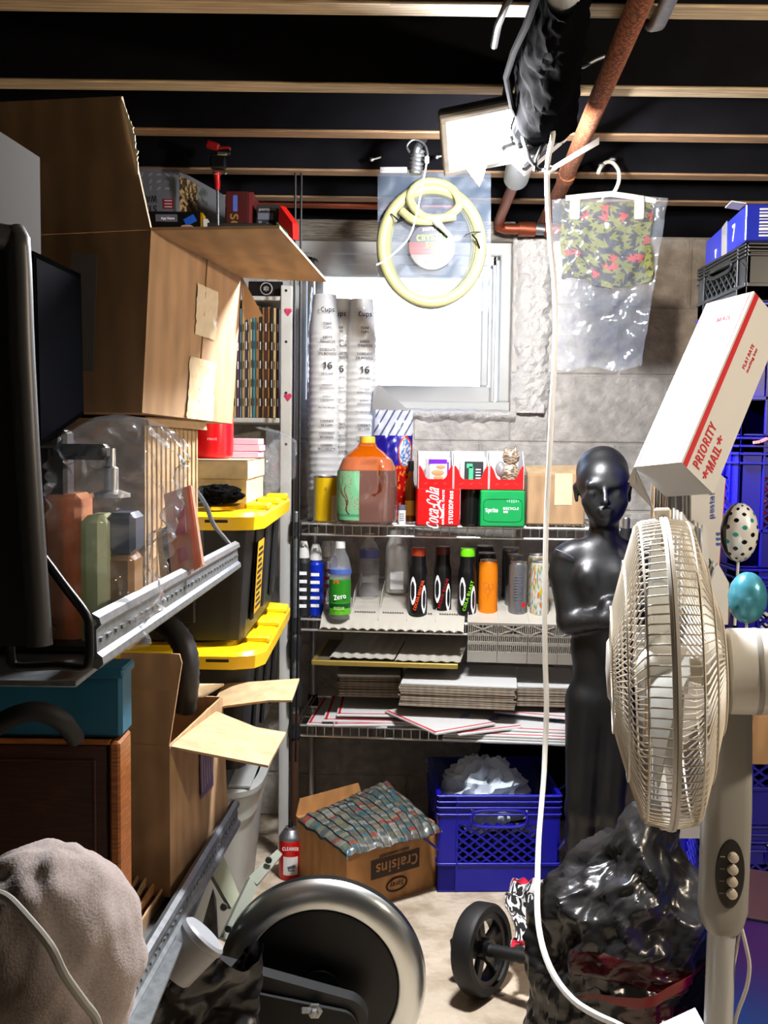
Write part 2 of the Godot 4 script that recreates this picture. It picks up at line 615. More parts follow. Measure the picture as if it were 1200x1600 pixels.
func build_room() -> void:
	var g := G.new()
	span(g, Vector3(-1.25, -0.12, -3.45), Vector3(1.75, 0, 2.4))
	structure("floor", g, mats["concrete"])
	g = G.new()
	span(g, Vector3(-1.25, 0, -3.45), Vector3(-1.05, 2.3, 2.4))
	structure("wall_left", g, mats["dim_wall"])
	g = G.new()
	span(g, Vector3(1.55, 0, -3.45), Vector3(1.75, 2.3, 2.4))
	structure("wall_right", g, mats["dim_wall"])
	g = G.new()
	span(g, Vector3(-1.25, 0, 2.2), Vector3(1.75, 2.3, 2.4))
	structure("wall_front", g, mats["dim_wall"])
	# back wall: core with the window opening, painted blocks proud of it
	var wx0 := at(452, 500, 3.2).x
	var wx1 := at(800, 500, 3.2).x
	var wy0 := at(620, 646, 3.2).y
	var top := 1.87
	g = G.new()
	span(g, Vector3(-1.05, 0, -3.42), Vector3(1.55, wy0, -3.204))
	span(g, Vector3(-1.05, wy0, -3.42), Vector3(wx0, top, -3.204))
	span(g, Vector3(wx1, wy0, -3.42), Vector3(1.55, top, -3.204))
	var wall := structure("wall_back", g, mats["mortar_paint"])
	for row in range(-9, 2):
		var y0 := maxf(1.438 + row * 0.216, 0.0) + 0.003
		var y1 := 1.438 + (row + 1) * 0.216 - 0.003
		if y1 < 0.03 or y1 > 1.9: continue
		var ox := 0.952 if posmod(row, 2) == 1 else 0.736
		for k in range(-6, 4):
			var x0 := maxf(ox + k * 0.432 + 0.003, -1.05)
			var x1 := minf(ox + (k + 1) * 0.432 - 0.003, 1.55)
			var pieces := []
			if y1 < wy0 + 0.02: pieces = [[x0, x1, y0, y1]]
			elif y0 > wy0: pieces = [[x0, minf(x1, wx0)], [maxf(x0, wx1), x1]]
			else:
				pieces = [[x0, minf(x1, wx0)], [maxf(x0, wx1), x1], [maxf(x0, wx0), minf(x1, wx1), y0, wy0]]
			for p in pieces:
				var yy0: float = p[2] if p.size() > 2 else y0
				var yy1: float = p[3] if p.size() > 2 else y1
				if p[1] - p[0] < 0.03 or yy1 - yy0 < 0.02: continue
				var b := G.new()
				b.box(Vector3((p[0] + p[1]) * 0.5, (yy0 + yy1) * 0.5, -3.207), Vector3(p[1] - p[0], yy1 - yy0, 0.013 + rng.randf() * 0.003), 0.0035)
				part("block", b, mats["wall_paint"], wall)
	# rough plaster pier to the right of the window and the lumpy sill below it
	g = G.new()
	var p0 := at(800, 645, 3.19)
	var p1 := at(866, 375, 3.19)
	g.grid(22, 80, func(u: float, v: float) -> Vector3:
		var edge := minf(u, 1.0 - u) * 5.0
		var z := 0.03 * clampf(edge, 0.0, 1.0)
		var q := Vector3(lerpf(p0.x, p1.x, u), lerpf(p0.y, p1.y, v), 0)
		q.x += wob(q, 14.0) * 0.012
		return Vector3(q.x, q.y, -3.205 + z + wob(q, 26.0) * 0.010 + wob(q, 60.0) * 0.005))
	part("plaster_pier", g, mats["plaster"], wall, 60.0)
	g = G.new()
	p0 = at(560, 664, 3.19)
	p1 = at(806, 640, 3.19)
	g.grid(70, 14, func(u: float, v: float) -> Vector3:
		var q := Vector3(lerpf(p0.x, p1.x, u), lerpf(p0.y, p1.y, v), 0)
		var z := 0.032 * smoothstep(0.0, 0.75, v) - 0.05 * smoothstep(0.8, 1.0, v)
		return Vector3(q.x, q.y + wob(q, 30.0) * 0.003, -3.21 + z + wob(q, 22.0) * 0.009))
	part("plaster_sill", g, mats["plaster"], wall, 60.0)
	# rim board above the wall
	g = G.new()
	span(g, Vector3(-1.25, top, -3.45), Vector3(wx0 - 0.02, 2.3, -3.32))
	span(g, Vector3(wx1 + 0.02, top, -3.45), Vector3(1.75, 2.3, -3.32))
	span(g, Vector3(wx0 - 0.02, 1.93, -3.45), Vector3(wx1 + 0.02, 2.3, -3.32))
	structure("trim_1", g, mats["dark_board"])

func build_ceiling(bulb_energy: float) -> void:
	var g := G.new()
	span(g, Vector3(-1.25, 2.13, -3.45), Vector3(1.75, 2.3, 2.4))
	var c := structure("ceiling", g, mats["dark_board"])
	for k in range(-10, 5):
		var z: float = [-1.692, -2.07, -2.379, -2.716, -3.011][k] if k >= 0 else -1.692 - 0.33 * k
		var j := G.new()
		span(j, Vector3(-1.05, 1.939, z - 0.048), Vector3(1.55, 2.13, z - 0.001), 0.002)
		var jo := part("joist", j, mats["joist_dark"], c)
		j = G.new()
		span(j, Vector3(-1.05, 1.933, z - 0.05), Vector3(1.55, 1.939, z), 0.002)
		part("furring_strip", j, mats["strip_pale"] if k < 2 else mats["strip_wood"], jo)
	# an old bulb far behind the photographer
	var th := thing("ceiling_bulb", "bare bulb in a porcelain holder by the right wall, outside the picture", "lamp", Vector3(1.42, 1.6, -1.05))
	g = G.new()
	g.lathe([Vector2(0.04, 0.09), Vector2(0.05, 0.06), Vector2(0.03, 0.05), Vector2(0.018, 0.045), Vector2(0, 0.045)].map(func(p): return Vector2(p.x, p.y)), 20)
	part("holder", g, mats["white_plastic"], th)
	g = G.new()
	g.ball(Vector3(0, 0, 0), Vector3(0.03, 0.035, 0.03), 18, 12)
	part("bulb", g, mat("bulb_glow", Color(1, 0.9, 0.75), 0.4, 0.0, {"emit": Color(1, 0.85, 0.65), "energy": 2.0}), th)
	var l := OmniLight3D.new()
	l.name = "bulb_light"
	l.light_color = Color(1, 0.92, 0.82)
	l.light_energy = bulb_energy
	l.light_size = 0.03
	l.omni_range = 12.0
	l.omni_attenuation = 2.0
	l.shadow_enabled = true
	th.add_child(l)

	# pipes under the joists
	th = thing("insulated_pipe", "grey foam covered pipe running under the joists, black plastic wrapped round it", "pipe", Vector3(0.28, 1.88, -2.0))
	g = wg(th)
	g.tube([Vector3(0.24, 1.9, -1.35), Vector3(0.262, 1.9, -1.6), Vector3(0.3, 1.898, -2.2), Vector3(0.327, 1.896, -2.62), Vector3(0.328, 1.895, -2.655)], [0.031, 0.031, 0.031, 0.032, 0.02], 20)
	part("foam_sleeve", g, mats["foam"], th)
	g = wg(th)
	g.tube([Vector3(0.327, 1.896, -2.6), Vector3(0.338, 1.896, -3.05), Vector3(0.341, 1.89, -3.1)], 0.015, 12)
	g.tube([Vector3(0.34, 1.9, -3.1), Vector3(0.342, 1.875, -3.12), Vector3(0.36, 1.872, -3.12), Vector3(0.6, 1.872, -3.12)], 0.016, 12)
	for x in [0.40, 0.48]:
		g.tube([Vector3(x, 1.872, -3.12), Vector3(x + 0.05, 1.872, -3.12)], 0.022, 14)
	part("copper_end", g, mats["copper"], th)
	g = wg(th)
	g.tube([Vector3(0.452, 1.872, -3.12), Vector3(0.478, 1.872, -3.12)], 0.0175, 12)
	part("solder_sleeve", g, mats["steel"], th)
	g = wg(th)
	g.grid(40, 30, func(u: float, v: float) -> Vector3:
		var a := u * TAU
		var d := lerpf(1.55, 2.02, v)
		var r := lerpf(0.036, 0.062, v) + 0.006 * sin(a * 3.0 + v * 9.0)
		var c2 := Vector3(lerpf(0.258, 0.30, v), lerpf(1.9, 1.868, v), -d)
		var p := c2 + Vector3(cos(a) * r * 1.05, sin(a) * r * (1.0 if sin(a) > 0.0 else 1.15), 0)
		p += Vector3(wob(p, 30.0), wob(p + Vector3(5, 0, 0), 30.0), 0) * 0.006
		return Vector3(p.x, minf(p.y, 1.926), p.z))
	part("plastic_wrap", g, mat("wrap_black", Color(0.022, 0.022, 0.025), 1.0, 0.0, {"spec": 0.05}), th)

	th = thing("rusty_pipe", "rust orange iron pipe slanting across the joists", "pipe", Vector3(0.44, 1.9, -2.2))
	g = wg(th)
	g.tube([Vector3(0.366, 1.905, -1.3), Vector3(0.466, 1.905, -2.76), Vector3(0.493, 1.905, -3.32)], 0.0195, 16)
	part("pipe", g, mats["rust"], th)
	g = wg(th)
	g.tube([Vector3(0.455, 1.905, -2.6), Vector3(0.459, 1.905, -2.66)], 0.023, 16)
	part("coupling", g, mats["rust"], th)
	g = G.new()
	g.tube([Vector3(0.41, 1.918, -1.3), Vector3(0.445, 1.918, -1.72), Vector3(0.45, 1.94, -1.78), Vector3(0.452, 1.99, -1.8)], 0.013, 12)
	solo("conduit", g, mats["galv"], "grey conduit beside the rusty pipe, bending up between the joists", "conduit")
	g = G.new()
	g.tube([Vector3(-1.0, 1.945, -3.13), Vector3(-0.2, 1.943, -3.13), Vector3(0.05, 1.94, -3.13), Vector3(0.25, 1.94, -3.13)], 0.014, 12)
	solo("copper_pipe", g, mats["copper"], "thin copper pipe running along the top of the window wall", "pipe")
	g = G.new()
	g.tube([at(878, 108, 1.95), at(912, 104, 1.95), at(930, 94, 1.95), at(945, 88, 1.95)], 0.004, 8)
	solo("cable_stub", g, mats["galv"], "short grey cable stub stapled between the joists beside the rusty pipe", "cable")
	g = G.new()
	g.tube([at(806, -20, 1.5), at(792, 4, 1.52), at(778, 40, 1.6), at(772, 72, 1.66)], 0.006, 8)
	solo("pipe_strap", g, mats["bezel_grey"], "dark metal strap hanging beside the black wrapped pipe", "strap")
	g = G.new()
	g.tube([at(842, -15, 1.42), at(822, 40, 1.55), at(803, 80, 1.7), at(791, 120, 1.82), at(800, 165, 1.93), at(812, 190, 1.97)], 0.006, 8)
	solo("black_cable", g, mat("cable_matt", Color(0.04, 0.04, 0.042), 0.9, 0.0, {"spec": 0.05}), "black cable running down the wrapped pipe to the work light", "cable")

func build_window() -> void:
	var n := Node3D.new()
	n.name = "window_1"
	add_child(n)
	n.set_meta("kind", "structure")
	n.position = at(627, 645, 3.25)
	var g := wg(n)
	bx(g, 440, 346, 806, 373, 3.205, 0.10, 0.003)
	part("header", g, mats["grey_wood"], n)
	var d := 3.235
	for r in [[452, 373, 800, 396], [452, 628, 800, 648], [452, 396, 478, 628], [778, 396, 800, 628]]:
		g = wg(n)
		bx(g, r[0], r[1], r[2], r[3], d, 0.09, 0.004)
		part("frame", g, mats["white_frame"], n)
	for r in [[478, 398, 778, 412], [479, 400, 490, 628], [766, 400, 777, 628]]:
		g = wg(n)
		bx(g, r[0], r[1], r[2], r[3], d + 0.012, 0.06, 0.003)
		part("stop", g, mats["white_frame"], n)
	for r in [[491, 413, 766, 430], [491, 604, 766, 627], [491, 430, 505, 604], [750, 430, 766, 604]]:
		g = wg(n)
		bx(g, r[0], r[1], r[2], r[3], d + 0.022, 0.04, 0.005)
		part("sash", g, mats["white_frame"], n)
	g = wg(n)
	bx(g, 500, 428, 755, 608, d + 0.045, 0.004)
	part("pane", g, mats["pane"], n)
	g = wg(n)
	g.ball(at(491, 409, 3.23), Vector3(0.012, 0.012, 0.008), 12, 8)
	part("latch", g, mats["steel"], n)

func flood_head(th: Node3D, c: Vector3, n: Vector3, spin: float, size: Vector2, energy: float) -> void:
	n = n.normalized()
	var bs := face_basis(Vector3.RIGHT, n)
	bs = Basis(n, spin) * bs
	var g := wg(th)
	g.box(c - n * 0.016, Vector3(size.x + 0.024, size.y + 0.024, 0.022), 0.005, bs)
	for k in 5:
		g.box(c - n * 0.034 + bs.x * (k - 2) * size.x * 0.2, Vector3(0.006, size.y * 0.8, 0.018), 0.001, bs)
	part("housing", g, mats["bezel_grey"], th)
	g = wg(th)
	for s in [[0, 1], [0, -1], [1, 0], [-1, 0]]:
		var off: Vector3 = bs.x * s[0] * (size.x * 0.5 + 0.006) + bs.y * s[1] * (size.y * 0.5 + 0.006)
		g.box(c + off, Vector3(0.012 if s[0] else size.x + 0.024, size.y if s[0] else 0.012, 0.012), 0.002, bs)
	part("bezel", g, mats["white_plastic"], th)
	g = wg(th)
	g.box(c, Vector3(size.x, size.y, 0.006), 0.0, bs)
	part("lamp_face", g, mat("lamp_glow", Color(1, 1, 1), 0.5, 0.0, {"emit": Color(0.97, 0.98, 1.0), "energy": 4.0}), th)
	var l := AreaLight3D.new()
	l.name = "flood_light"
	l.area_size = size
	l.light_color = Color(0.985, 0.985, 1.0)
	l.light_energy = energy
	l.set("area_range", 12.0)
	l.set("area_attenuation", 2.0)
	l.shadow_enabled = true
	th.add_child(l, true)
	l.transform = th.transform.affine_inverse() * Transform3D(Basis(bs.x, -bs.y, -n), c + n * 0.012)

func build_lamp(e1: float, e2: float) -> void:
	var th := thing("work_light", "glaring white twin head work light hung under the wrapped pipe", "work light", at(790, 240, 2.0))
	flood_head(th, at(751, 218, 2.02), Vector3(0.16, -0.80, 0.50), 0.12, Vector2(0.13, 0.125), e1)
	flood_head(th, at(822, 216, 2.06), Vector3(0.25, -0.27, -0.85), 0.9, Vector2(0.10, 0.085), e2)
	var g := wg(th)
	g.tube([at(770, 190, 2.03), at(790, 176, 2.02), at(815, 182, 2.03), at(826, 200, 2.05)], 0.008, 10)
	part("yoke", g, mats["steel"], th)
	g = wg(th)
	g.tube([at(790, 178, 2.02), at(792, 150, 2.0), at(796, 128, 1.98)], 0.01, 10)
	part("stem", g, mats["bezel_grey"], th)
	g = wg(th)
	g.panel([at(722, 258, 1.99), at(738, 246, 2.0), at(752, 285, 1.98), at(748, 293, 1.97)], 0.004)
	g.panel([at(748, 250, 2.0), at(763, 246, 2.01), at(752, 285, 1.98), at(744, 272, 1.98)], 0.004)
	part("bracket", g, mats["white_plastic"], th)
	g = wg(th)
	g.box(at(848, 196, 2.06), Vector3(0.05, 0.055, 0.05), 0.006)
	part("power_box", g, mats["bezel_grey"], th)
	g = wg(th)
	g.tube([at(812, 178, 2.0), at(818, 220, 1.98), at(828, 250, 1.97), at(842, 266, 1.97), at(862, 264, 1.97)], 0.004, 8)
	g.tube([at(858, 210, 2.03), at(846, 230, 2.0), at(838, 250, 1.97), at(836, 268, 1.97)], 0.004, 8)
	part("lead", g, mats["wire_black"], th)
	# the white extension cord hanging from it
	th = thing("extension_cord", "white extension cord hanging from the work light down to the floor", "cord", at(870, 1000, 1.85))
	g = wg(th)
	g.tube([at(840, 166, 2.02), at(852, 172, 2.0), at(860, 190, 1.98)], [0.013, 0.016, 0.010], 10)
	g.box(at(856, 172, 2.0), Vector3(0.02, 0.03, 0.03), 0.004, Basis(Vector3.BACK, 0.3))
	part("plug", g, mats["cord_white"], th)
	var pts := [at(860, 186, 1.98), at(864, 210, 1.97), at(858, 240, 1.97), at(855, 270, 1.97), at(856, 320, 1.97), at(860, 380, 1.97), at(866, 440, 1.97), at(868, 500, 1.97), at(866, 570, 1.97), at(862, 640, 1.97), at(858, 720, 1.97), at(854, 800, 1.97), at(852, 880, 1.96), at(851, 960, 1.95), at(852, 1040, 1.94), at(854, 1100, 1.93), at(852, 1160, 1.92), at(850, 1210, 1.90), at(846, 1260, 1.87), at(842, 1310, 1.82), at(840, 1370, 1.74), at(840, 1430, 1.64), at(848, 1480, 1.56), at(866, 1525, 1.5), at(895, 1562, 1.46), at(930, 1585, 1.43), at(975, 1606, 1.40), at(1030, 1640, 1.40)]
	g = wg(th)
	g.tube(smooth_path(pts, 3), 0.0052, 8)
	part("cable", g, mats["cord_white"], th)
	g = G.new()
	g.tube([at(848, 266, 1.965), at(858, 270, 1.955), at(868, 264, 1.965), at(858, 260, 1.98), at(848, 266, 1.966)], 0.003, 6)
	var a := at(862, 264, 1.96)
	var b := at(936, 220, 1.93)
	g.panel([a + Vector3(0, -0.005, 0), b + Vector3(0, -0.006, 0), b + Vector3(0, 0.007, 0), a + Vector3(0, 0.005, 0)], 0.002)
	solo("zip_tie", g, mats["white_plastic"], "white cable tie sticking out sideways from the white cord", "cable tie")
	# black cables by the rack post
	for k in 2:
		g = G.new()
		var x := 459.0 + k * 9.0
		g.tube([at(x + 3, 222 + k * 40, 2.74), at(x + 1, 500, 2.74), at(x - 1, 800, 2.74), at(x - 3, 1000, 2.74), at(x - 6, 1190, 2.74)], 0.0034, 6)
		solo("hanging_cable", g, mats["wire_black"], "thin black cable hanging from the joists, " + ["left one beside the rack post", "right one in front of the cup sleeves"][k], "cable", "black cables by the rack")

func smooth_path(p: Array, k: int) -> Array:
	var o := []
	for i in p.size() - 1:
		var a: Vector3 = p[maxi(i - 1, 0)]
		var b: Vector3 = p[i]
		var c: Vector3 = p[i + 1]
		var d: Vector3 = p[mini(i + 2, p.size() - 1)]
		for j in k:
			o.append(b.cubic_interpolate(c, a, d, float(j) / k))
	o.append(p[p.size() - 1])
	return o

# ---------------------------------------------------------------- the wire rack and what stands on it
var rack_x := Transform3D()

# rack coordinates: s along the front to the right, h up, b back from the front edge
func rk(s: float, h: float, b: float) -> Vector3:
	return rack_x * Vector3(s, h, -b)

# the point of a pixel on the horizontal plane y = h
func onplane(px: float, py: float, h: float) -> Vector3:
	var w := eye_basis * Vector3((px - 600.0) / F, (800.0 - py) / F, -1)
	return EYE + w * ((h - EYE.y) / w.y)

func build_rack() -> void:
	var a := at(462, 900, 2.84)
	rack_x = Transform3D(Basis(Vector3.UP, deg_to_rad(5.0)), Vector3(a.x, 0, -2.84))
	# turn so that the right end comes nearer
	rack_x.basis = Basis(Vector3.UP, deg_to_rad(-5.0))
	var th := thing("wire_rack", "chrome wire shelving rack below the window, loaded with groceries and flat mailers", "shelving rack", rack_x.origin, deg_to_rad(-5.0))
	var L := 0.92
	var D := 0.33
	for s in [0.0, L]:
		for b in [0.0, D]:
			var g := G.new()
			var top := 1.02
			g.lathe([Vector2(0.0, 0.0), Vector2(0.014, 0.0), Vector2(0.014, 0.02), Vector2(0.011, 0.025), Vector2(0.011, top - 0.004), Vector2(0.008, top), Vector2(0, top)], 14, Transform3D(Basis(), Vector3(s, 0, -b)))
			var p := part("post", g, mats["chrome"] if s > 0.0 or b > 0.0 else mats["galv"], th)
			if s == 0.0 and b == 0.0:
				for y in [[0.46, 0.53], [0.60, 0.66]]:
					g = G.new()
					g.lathe([Vector2(0.011, y[0]), Vector2(0.019, y[0]), Vector2(0.021, y[1] - 0.01), Vector2(0.016, y[1]), Vector2(0.011, y[1])], 14)
					part("coupling", g, mats["black_matt"], p)
				g = G.new()
				g.lathe([Vector2(0.0112, 0.03), Vector2(0.0125, 0.03), Vector2(0.0125, 0.44), Vector2(0.0112, 0.44)], 14)
				part("rusted_sleeve", g, mats["rust_dark"], p)
	for y in [0.985, 0.712, 0.405]:
		var sh := G.new()
		for b in [0.0, D]:
			sh.tube([Vector3(0, y, -b), Vector3(L, y, -b)], 0.0036, 8)
			sh.tube([Vector3(0, y - 0.03, -b), Vector3(L, y - 0.03, -b)], 0.0036, 8)
		for s in [0.0, L]:
			sh.tube([Vector3(s, y, 0), Vector3(s, y, -D)], 0.0036, 8)
			sh.tube([Vector3(s, y - 0.03, 0), Vector3(s, y - 0.03, -D)], 0.0036, 8)
		for b in [0.11, 0.22]:
			sh.tube([Vector3(0, y - 0.005, -b), Vector3(L, y - 0.005, -b)], 0.003, 6)
		var so := part("shelf_frame", sh, mats["chrome"], th)
		var w := G.new()
		var n := 37
		for k in n:
			var s := L * (k + 0.5) / n
			w.tube([Vector3(s, y - 0.03, 0.002), Vector3(s, y - 0.002, 0.003), Vector3(s, y + 0.002, 0.0), Vector3(s, y + 0.002, -D), Vector3(s, y - 0.03, -D)], 0.0016, 5)
		part("deck_wires", w, mats["chrome"], so).set_meta("kind", "stuff")
		for s in [0.0, L]:
			for b in [0.0, D]:
				w = G.new()
				w.lathe([Vector2(0.011, y - 0.035), Vector2(0.018, y - 0.035), Vector2(0.016, y + 0.005), Vector2(0.011, y + 0.005)], 12, Transform3D(Basis(), Vector3(s, 0, -b)))
				part("collar", w, mats["black_matt"], so)

# a round thing standing on a shelf, named by its pixel column and the shelf height
func stand(called: String, label: String, cat: String, px: float, d: float, y: float, group := "") -> Node3D:
	var p := at(px, 800, d)
	return thing(called, label, cat, Vector3(p.x, y, -d), 0.0, group)

func build_top_shelf() -> void:
	var y := 0.989
	# three sleeves of foam cups
	var sleeve_labels := ["tall clear sleeve of white foam cups, the leftmost and tallest of the three", "clear sleeve of white foam cups in the middle, half behind the left sleeve", "clear sleeve of white foam cups beside the orange tea jug, rightmost of the three"]
	var spec := [[505, 3.02, 455, 0.047, 0.0], [531, 3.06, 462, 0.045, 0.2], [562, 3.03, 462, 0.045, -0.15]]
	for i in 3:
		var s: Array = spec[i]
		var top := at(s[0], s[2], s[1]).y - y
		var th := stand("cup_sleeve", sleeve_labels[i], "cup sleeve", s[0], s[1], y, "sleeves of foam cups")
		# nested cups: each shows only its rim, the last its whole wall
		var g := G.new()
		var r: float = s[3]
		var prof := [Vector2(0.0, 0.0), Vector2(r * 0.98, 0.0)]
		var k := 0
		var h := 0.0
		while h < top - 0.14:
			prof.append(Vector2(r, h + 0.004)); prof.append(Vector2(r, h + 0.009)); prof.append(Vector2(r * 0.955, h + 0.012)); prof.append(Vector2(r * 0.94, h + 0.019))
			h += 0.0195
		prof.append(Vector2(r, h + 0.004)); prof.append(Vector2(r, h + 0.012)); prof.append(Vector2(r * 0.95, h + 0.016)); prof.append(Vector2(r * 0.72, top - 0.012)); prof.append(Vector2(r * 0.66, top - 0.012)); prof.append(Vector2(0, top - 0.018))
		g.lathe(prof, 28)
		part("foam_cups", g, mat("foam_cup", Color(0.90, 0.90, 0.89), 0.55, 0.0, {"back": Color(0.35, 0.35, 0.38)}), th)
		g = G.new()
		var rr := r + 0.003
		g.grid(32, 60, func(u: float, v: float) -> Vector3:
			var a := (0.0 if u > 0.999 else u) * TAU
			var yy := v * (top + 0.012)
			var rad := rr * (1.0 if yy < top - 0.13 else lerpf(1.0, 0.8, (yy - top + 0.13) / 0.142))
			var p := Vector3(cos(a) * rad, yy, -sin(a) * rad)
			var kk := 1.0 + 0.05 * wob(p + Vector3(i, 0, 0), 34.0)
			return Vector3(p.x * kk, p.y, p.z * kk))
		part("wrapper", g, mats["clear_bag"], th, 70.0)
		# print on the wrapper
		var lines := [["Cups", 0.014, 0.06], ["FOAM", 0.008, 0.10], ["CUPS", 0.008, 0.112], ["VASOS", 0.008, 0.140], ["TERMICOS", 0.008, 0.152], ["GOBELETS", 0.008, 0.176], ["EN MOUSSE", 0.008, 0.188], ["16", 0.020, 0.222], ["(473 ml)", 0.006, 0.246], ["contenido", 0.005, 0.278], ["poliestireno", 0.005, 0.288], ["product", 0.005, 0.312], ["polystyrene", 0.005, 0.322], ["for hot drinks", 0.005, 0.345], ["CONTENTS", 0.007, 0.385], ["50 CUPS", 0.007, 0.397], ["CONTENIDO", 0.007, 0.42], ["50 VASOS", 0.007, 0.432], ["CONTENU", 0.007, 0.455], ["50 GOBELETS", 0.007, 0.467]]
		for l in lines:
			var fx := -0.1 if i == 1 else 0.22
			txt(th, l[0], l[1], Vector3(sin(fx) * rr * 1.06, top - l[2], cos(fx) * rr * 1.06), face_basis(Vector3(cos(fx), 0, -sin(fx)), Vector3(sin(fx), 0, cos(fx))), mats["black_ink"] if l[1] > 0.006 else mats["grey_ink"], minf(0.052, l[0].length() * l[1] * 0.72))
	# yellow can
	var th := stand("drink_can", "yellow and white tin standing at the left end of the rack's top shelf", "can", 508, 2.90, y)
	var r := 0.034
	var hh := at(508, 743, 2.9).y - y
	var g := G.new()
	g.lathe([Vector2(0, 0.002), Vector2(r * 0.92, 0.0), Vector2(r, 0.004), Vector2(r, hh - 0.004)], 28)
	part("body", g, mat("can_yellow", Color.WHITE, 0.3, 0.0, {"tex": imgtex("can_yellow", 128, 64, func(x: int, y2: int) -> Color:
		var u := fposmod(x / 128.0 + 0.02, 1.0)
		if u > 0.62 and u < 0.86: return Color(0.88, 0.72, 0.06)
		if u > 0.86 or u < 0.02: return Color(0.9, 0.88, 0.72) if y2 > 8 else Color(0.85, 0.7, 0.1)
		return Color(0.82, 0.80, 0.70))}), th)
	g = G.new()
	g.lathe([Vector2(r, hh - 0.006), Vector2(r + 0.0015, hh - 0.003), Vector2(r + 0.001, hh), Vector2(r - 0.002, hh), Vector2(r - 0.003, hh - 0.005), Vector2(0, hh - 0.005)], 28)
	part("rim", g, mats["chrome"], th)
	g = G.new()
	for k in 9: g.box(Vector3(0.0, 0, 0), Vector3(0, 0, 0))
	txt(th, "4", 0.012, Vector3(0.002, hh * 0.72, r + 0.0006), face_basis(Vector3.RIGHT, Vector3.BACK), mats["gold"], 0.008)
	# the iced tea jug
	var d := 2.83
	th = stand("tea_jug", "big clear plastic jug of orange brown iced tea with a green label", "jug", 573, d, y)
	var top := at(573, 686, d).y - y
	var hw := (622.0 - 527.0) / F * d * 0.5
	var prof2 := [[0.0, 0.88], [0.01, 0.97], [0.05, 1.0], [0.12, 1.0], [0.165, 0.97], [0.2, 0.82], [0.222, 0.55], [0.236, 0.34], [0.25, 0.27]]
	var k0: float = top / 0.262
	var body := func(u: float, v: float) -> Vector3:
		var t := v * (prof2.size() - 1)
		var i := mini(int(t), prof2.size() - 2)
		var f := t - i
		var yy: float = lerpf(prof2[i][0], prof2[i + 1][0], f) * k0
		var w: float = lerpf(prof2[i][1], prof2[i + 1][1], f) * hw
		var a := (0.0 if u > 0.999 else u) * TAU
		var e := 0.62
		var x := signf(cos(a)) * pow(absf(cos(a)), e) * w
		var z := -signf(sin(a)) * pow(absf(sin(a)), e) * w * 0.92
		# the hand grip pressed into the front
		if z > 0.0 and yy > 0.07 and yy < 0.19:
			var gx := (x - 0.012) / 0.032
			var gy := (yy - 0.125) / 0.055
			var rr := sqrt(gx * gx + gy * gy)
			z -= 0.014 * smoothstep(1.15, 0.8, rr)
		return Vector3(x, yy, z)
	g = G.new()
	g.grid(48, 40, body)
	var base_y := G.new()
	g.t(body.call(0.0, 0.0), body.call(0.66, 0.0), body.call(0.33, 0.0))
	part("jug", g, mat("jug_plastic", Color(1, 0.96, 0.9), 0.06, 0.0, {"alpha": 0.06, "spec": 0.7}), th, 60.0)
	g = G.new()
	var liquid := func(u: float, v: float) -> Vector3:
		var p: Vector3 = body.call(u, v * 0.985)
		return Vector3(p.x * 0.965, p.y + 0.002, p.z * 0.965)
	g.grid(40, 34, liquid)
	part("tea", g, mat("tea", Color.WHITE, 0.12, 0.0, {"tex": imgtex("tea", 8, 128, func(x: int, y2: int) -> Color:
		return Color(0.42, 0.17, 0.09) if y2 > 62 else Color(0.84, 0.40, 0.03)), "back": Color(0.9, 0.55, 0.2)}), th, 60.0)
	g = G.new()
	g.grid(14, 12, func(u: float, v: float) -> Vector3:
		var p: Vector3 = body.call(lerpf(0.545, 0.735, 1.0 - u), lerpf(0.14, 0.5, v))
		var c := Vector3(0, p.y, 0)
		return c + (p - c) * 1.012)
	part("label", g, mat("tea_label", Color.WHITE, 0.5, 0.0, {"tex": imgtex("tea_label", 96, 128, func(x: int, y2: int) -> Color:
		var c := Color(0.42, 0.68, 0.50)
		var bx2 := 40.0 + 14.0 * sin(y2 * 0.045) + 5.0 * sin(y2 * 0.15)
		if absf(x - bx2) < 2.6 * clampf(y2 / 90.0, 0.3, 1.0) and y2 > 14 and y2 < 108: c = Color(0.18, 0.13, 0.10)
		if absf(x - (bx2 + (70 - y2) * 0.5)) < 1.4 and y2 > 30 and y2 < 72: c = Color(0.2, 0.14, 0.11)
		if absf(x - (bx2 - (86 - y2) * 0.45)) < 1.4 and y2 > 40 and y2 < 88: c = Color(0.2, 0.14, 0.11)
		var n := noise.get_noise_2d(x * 0.14 + 9.0, y2 * 0.14)
		if n > 0.52 and y2 < 96 and absf(x - bx2) < 34.0: c = Color(0.80, 0.22, 0.25)
		if y2 > 106 and y2 < 116 and (x * 7 + y2 * 3) % 11 < 5: c = Color(0.12, 0.3, 0.25)
		return c)}), th, 60.0)
	g = G.new()
	g.lathe([Vector2(0.0215, top - 0.012), Vector2(0.0215, top + 0.004), Vector2(0.02, top + 0.007), Vector2(0, top + 0.007)], 24)
	part("cap", g, mat("jug_cap", Color(0.95, 0.78, 0.25), 0.35, 0.0, {"back": Color(0.4, 0.3, 0.1)}), th)
	# the snack bag behind it
	th = thing("snack_bag", "blue and red foil snack bag with a silver top behind the tea jug", "snack bag", Vector3(at(608, 800, 2.98).x, y, -2.98))
	g = G.new()
	var bag_w := 0.062
	var bag_h := at(608, 640, 2.98).y - y
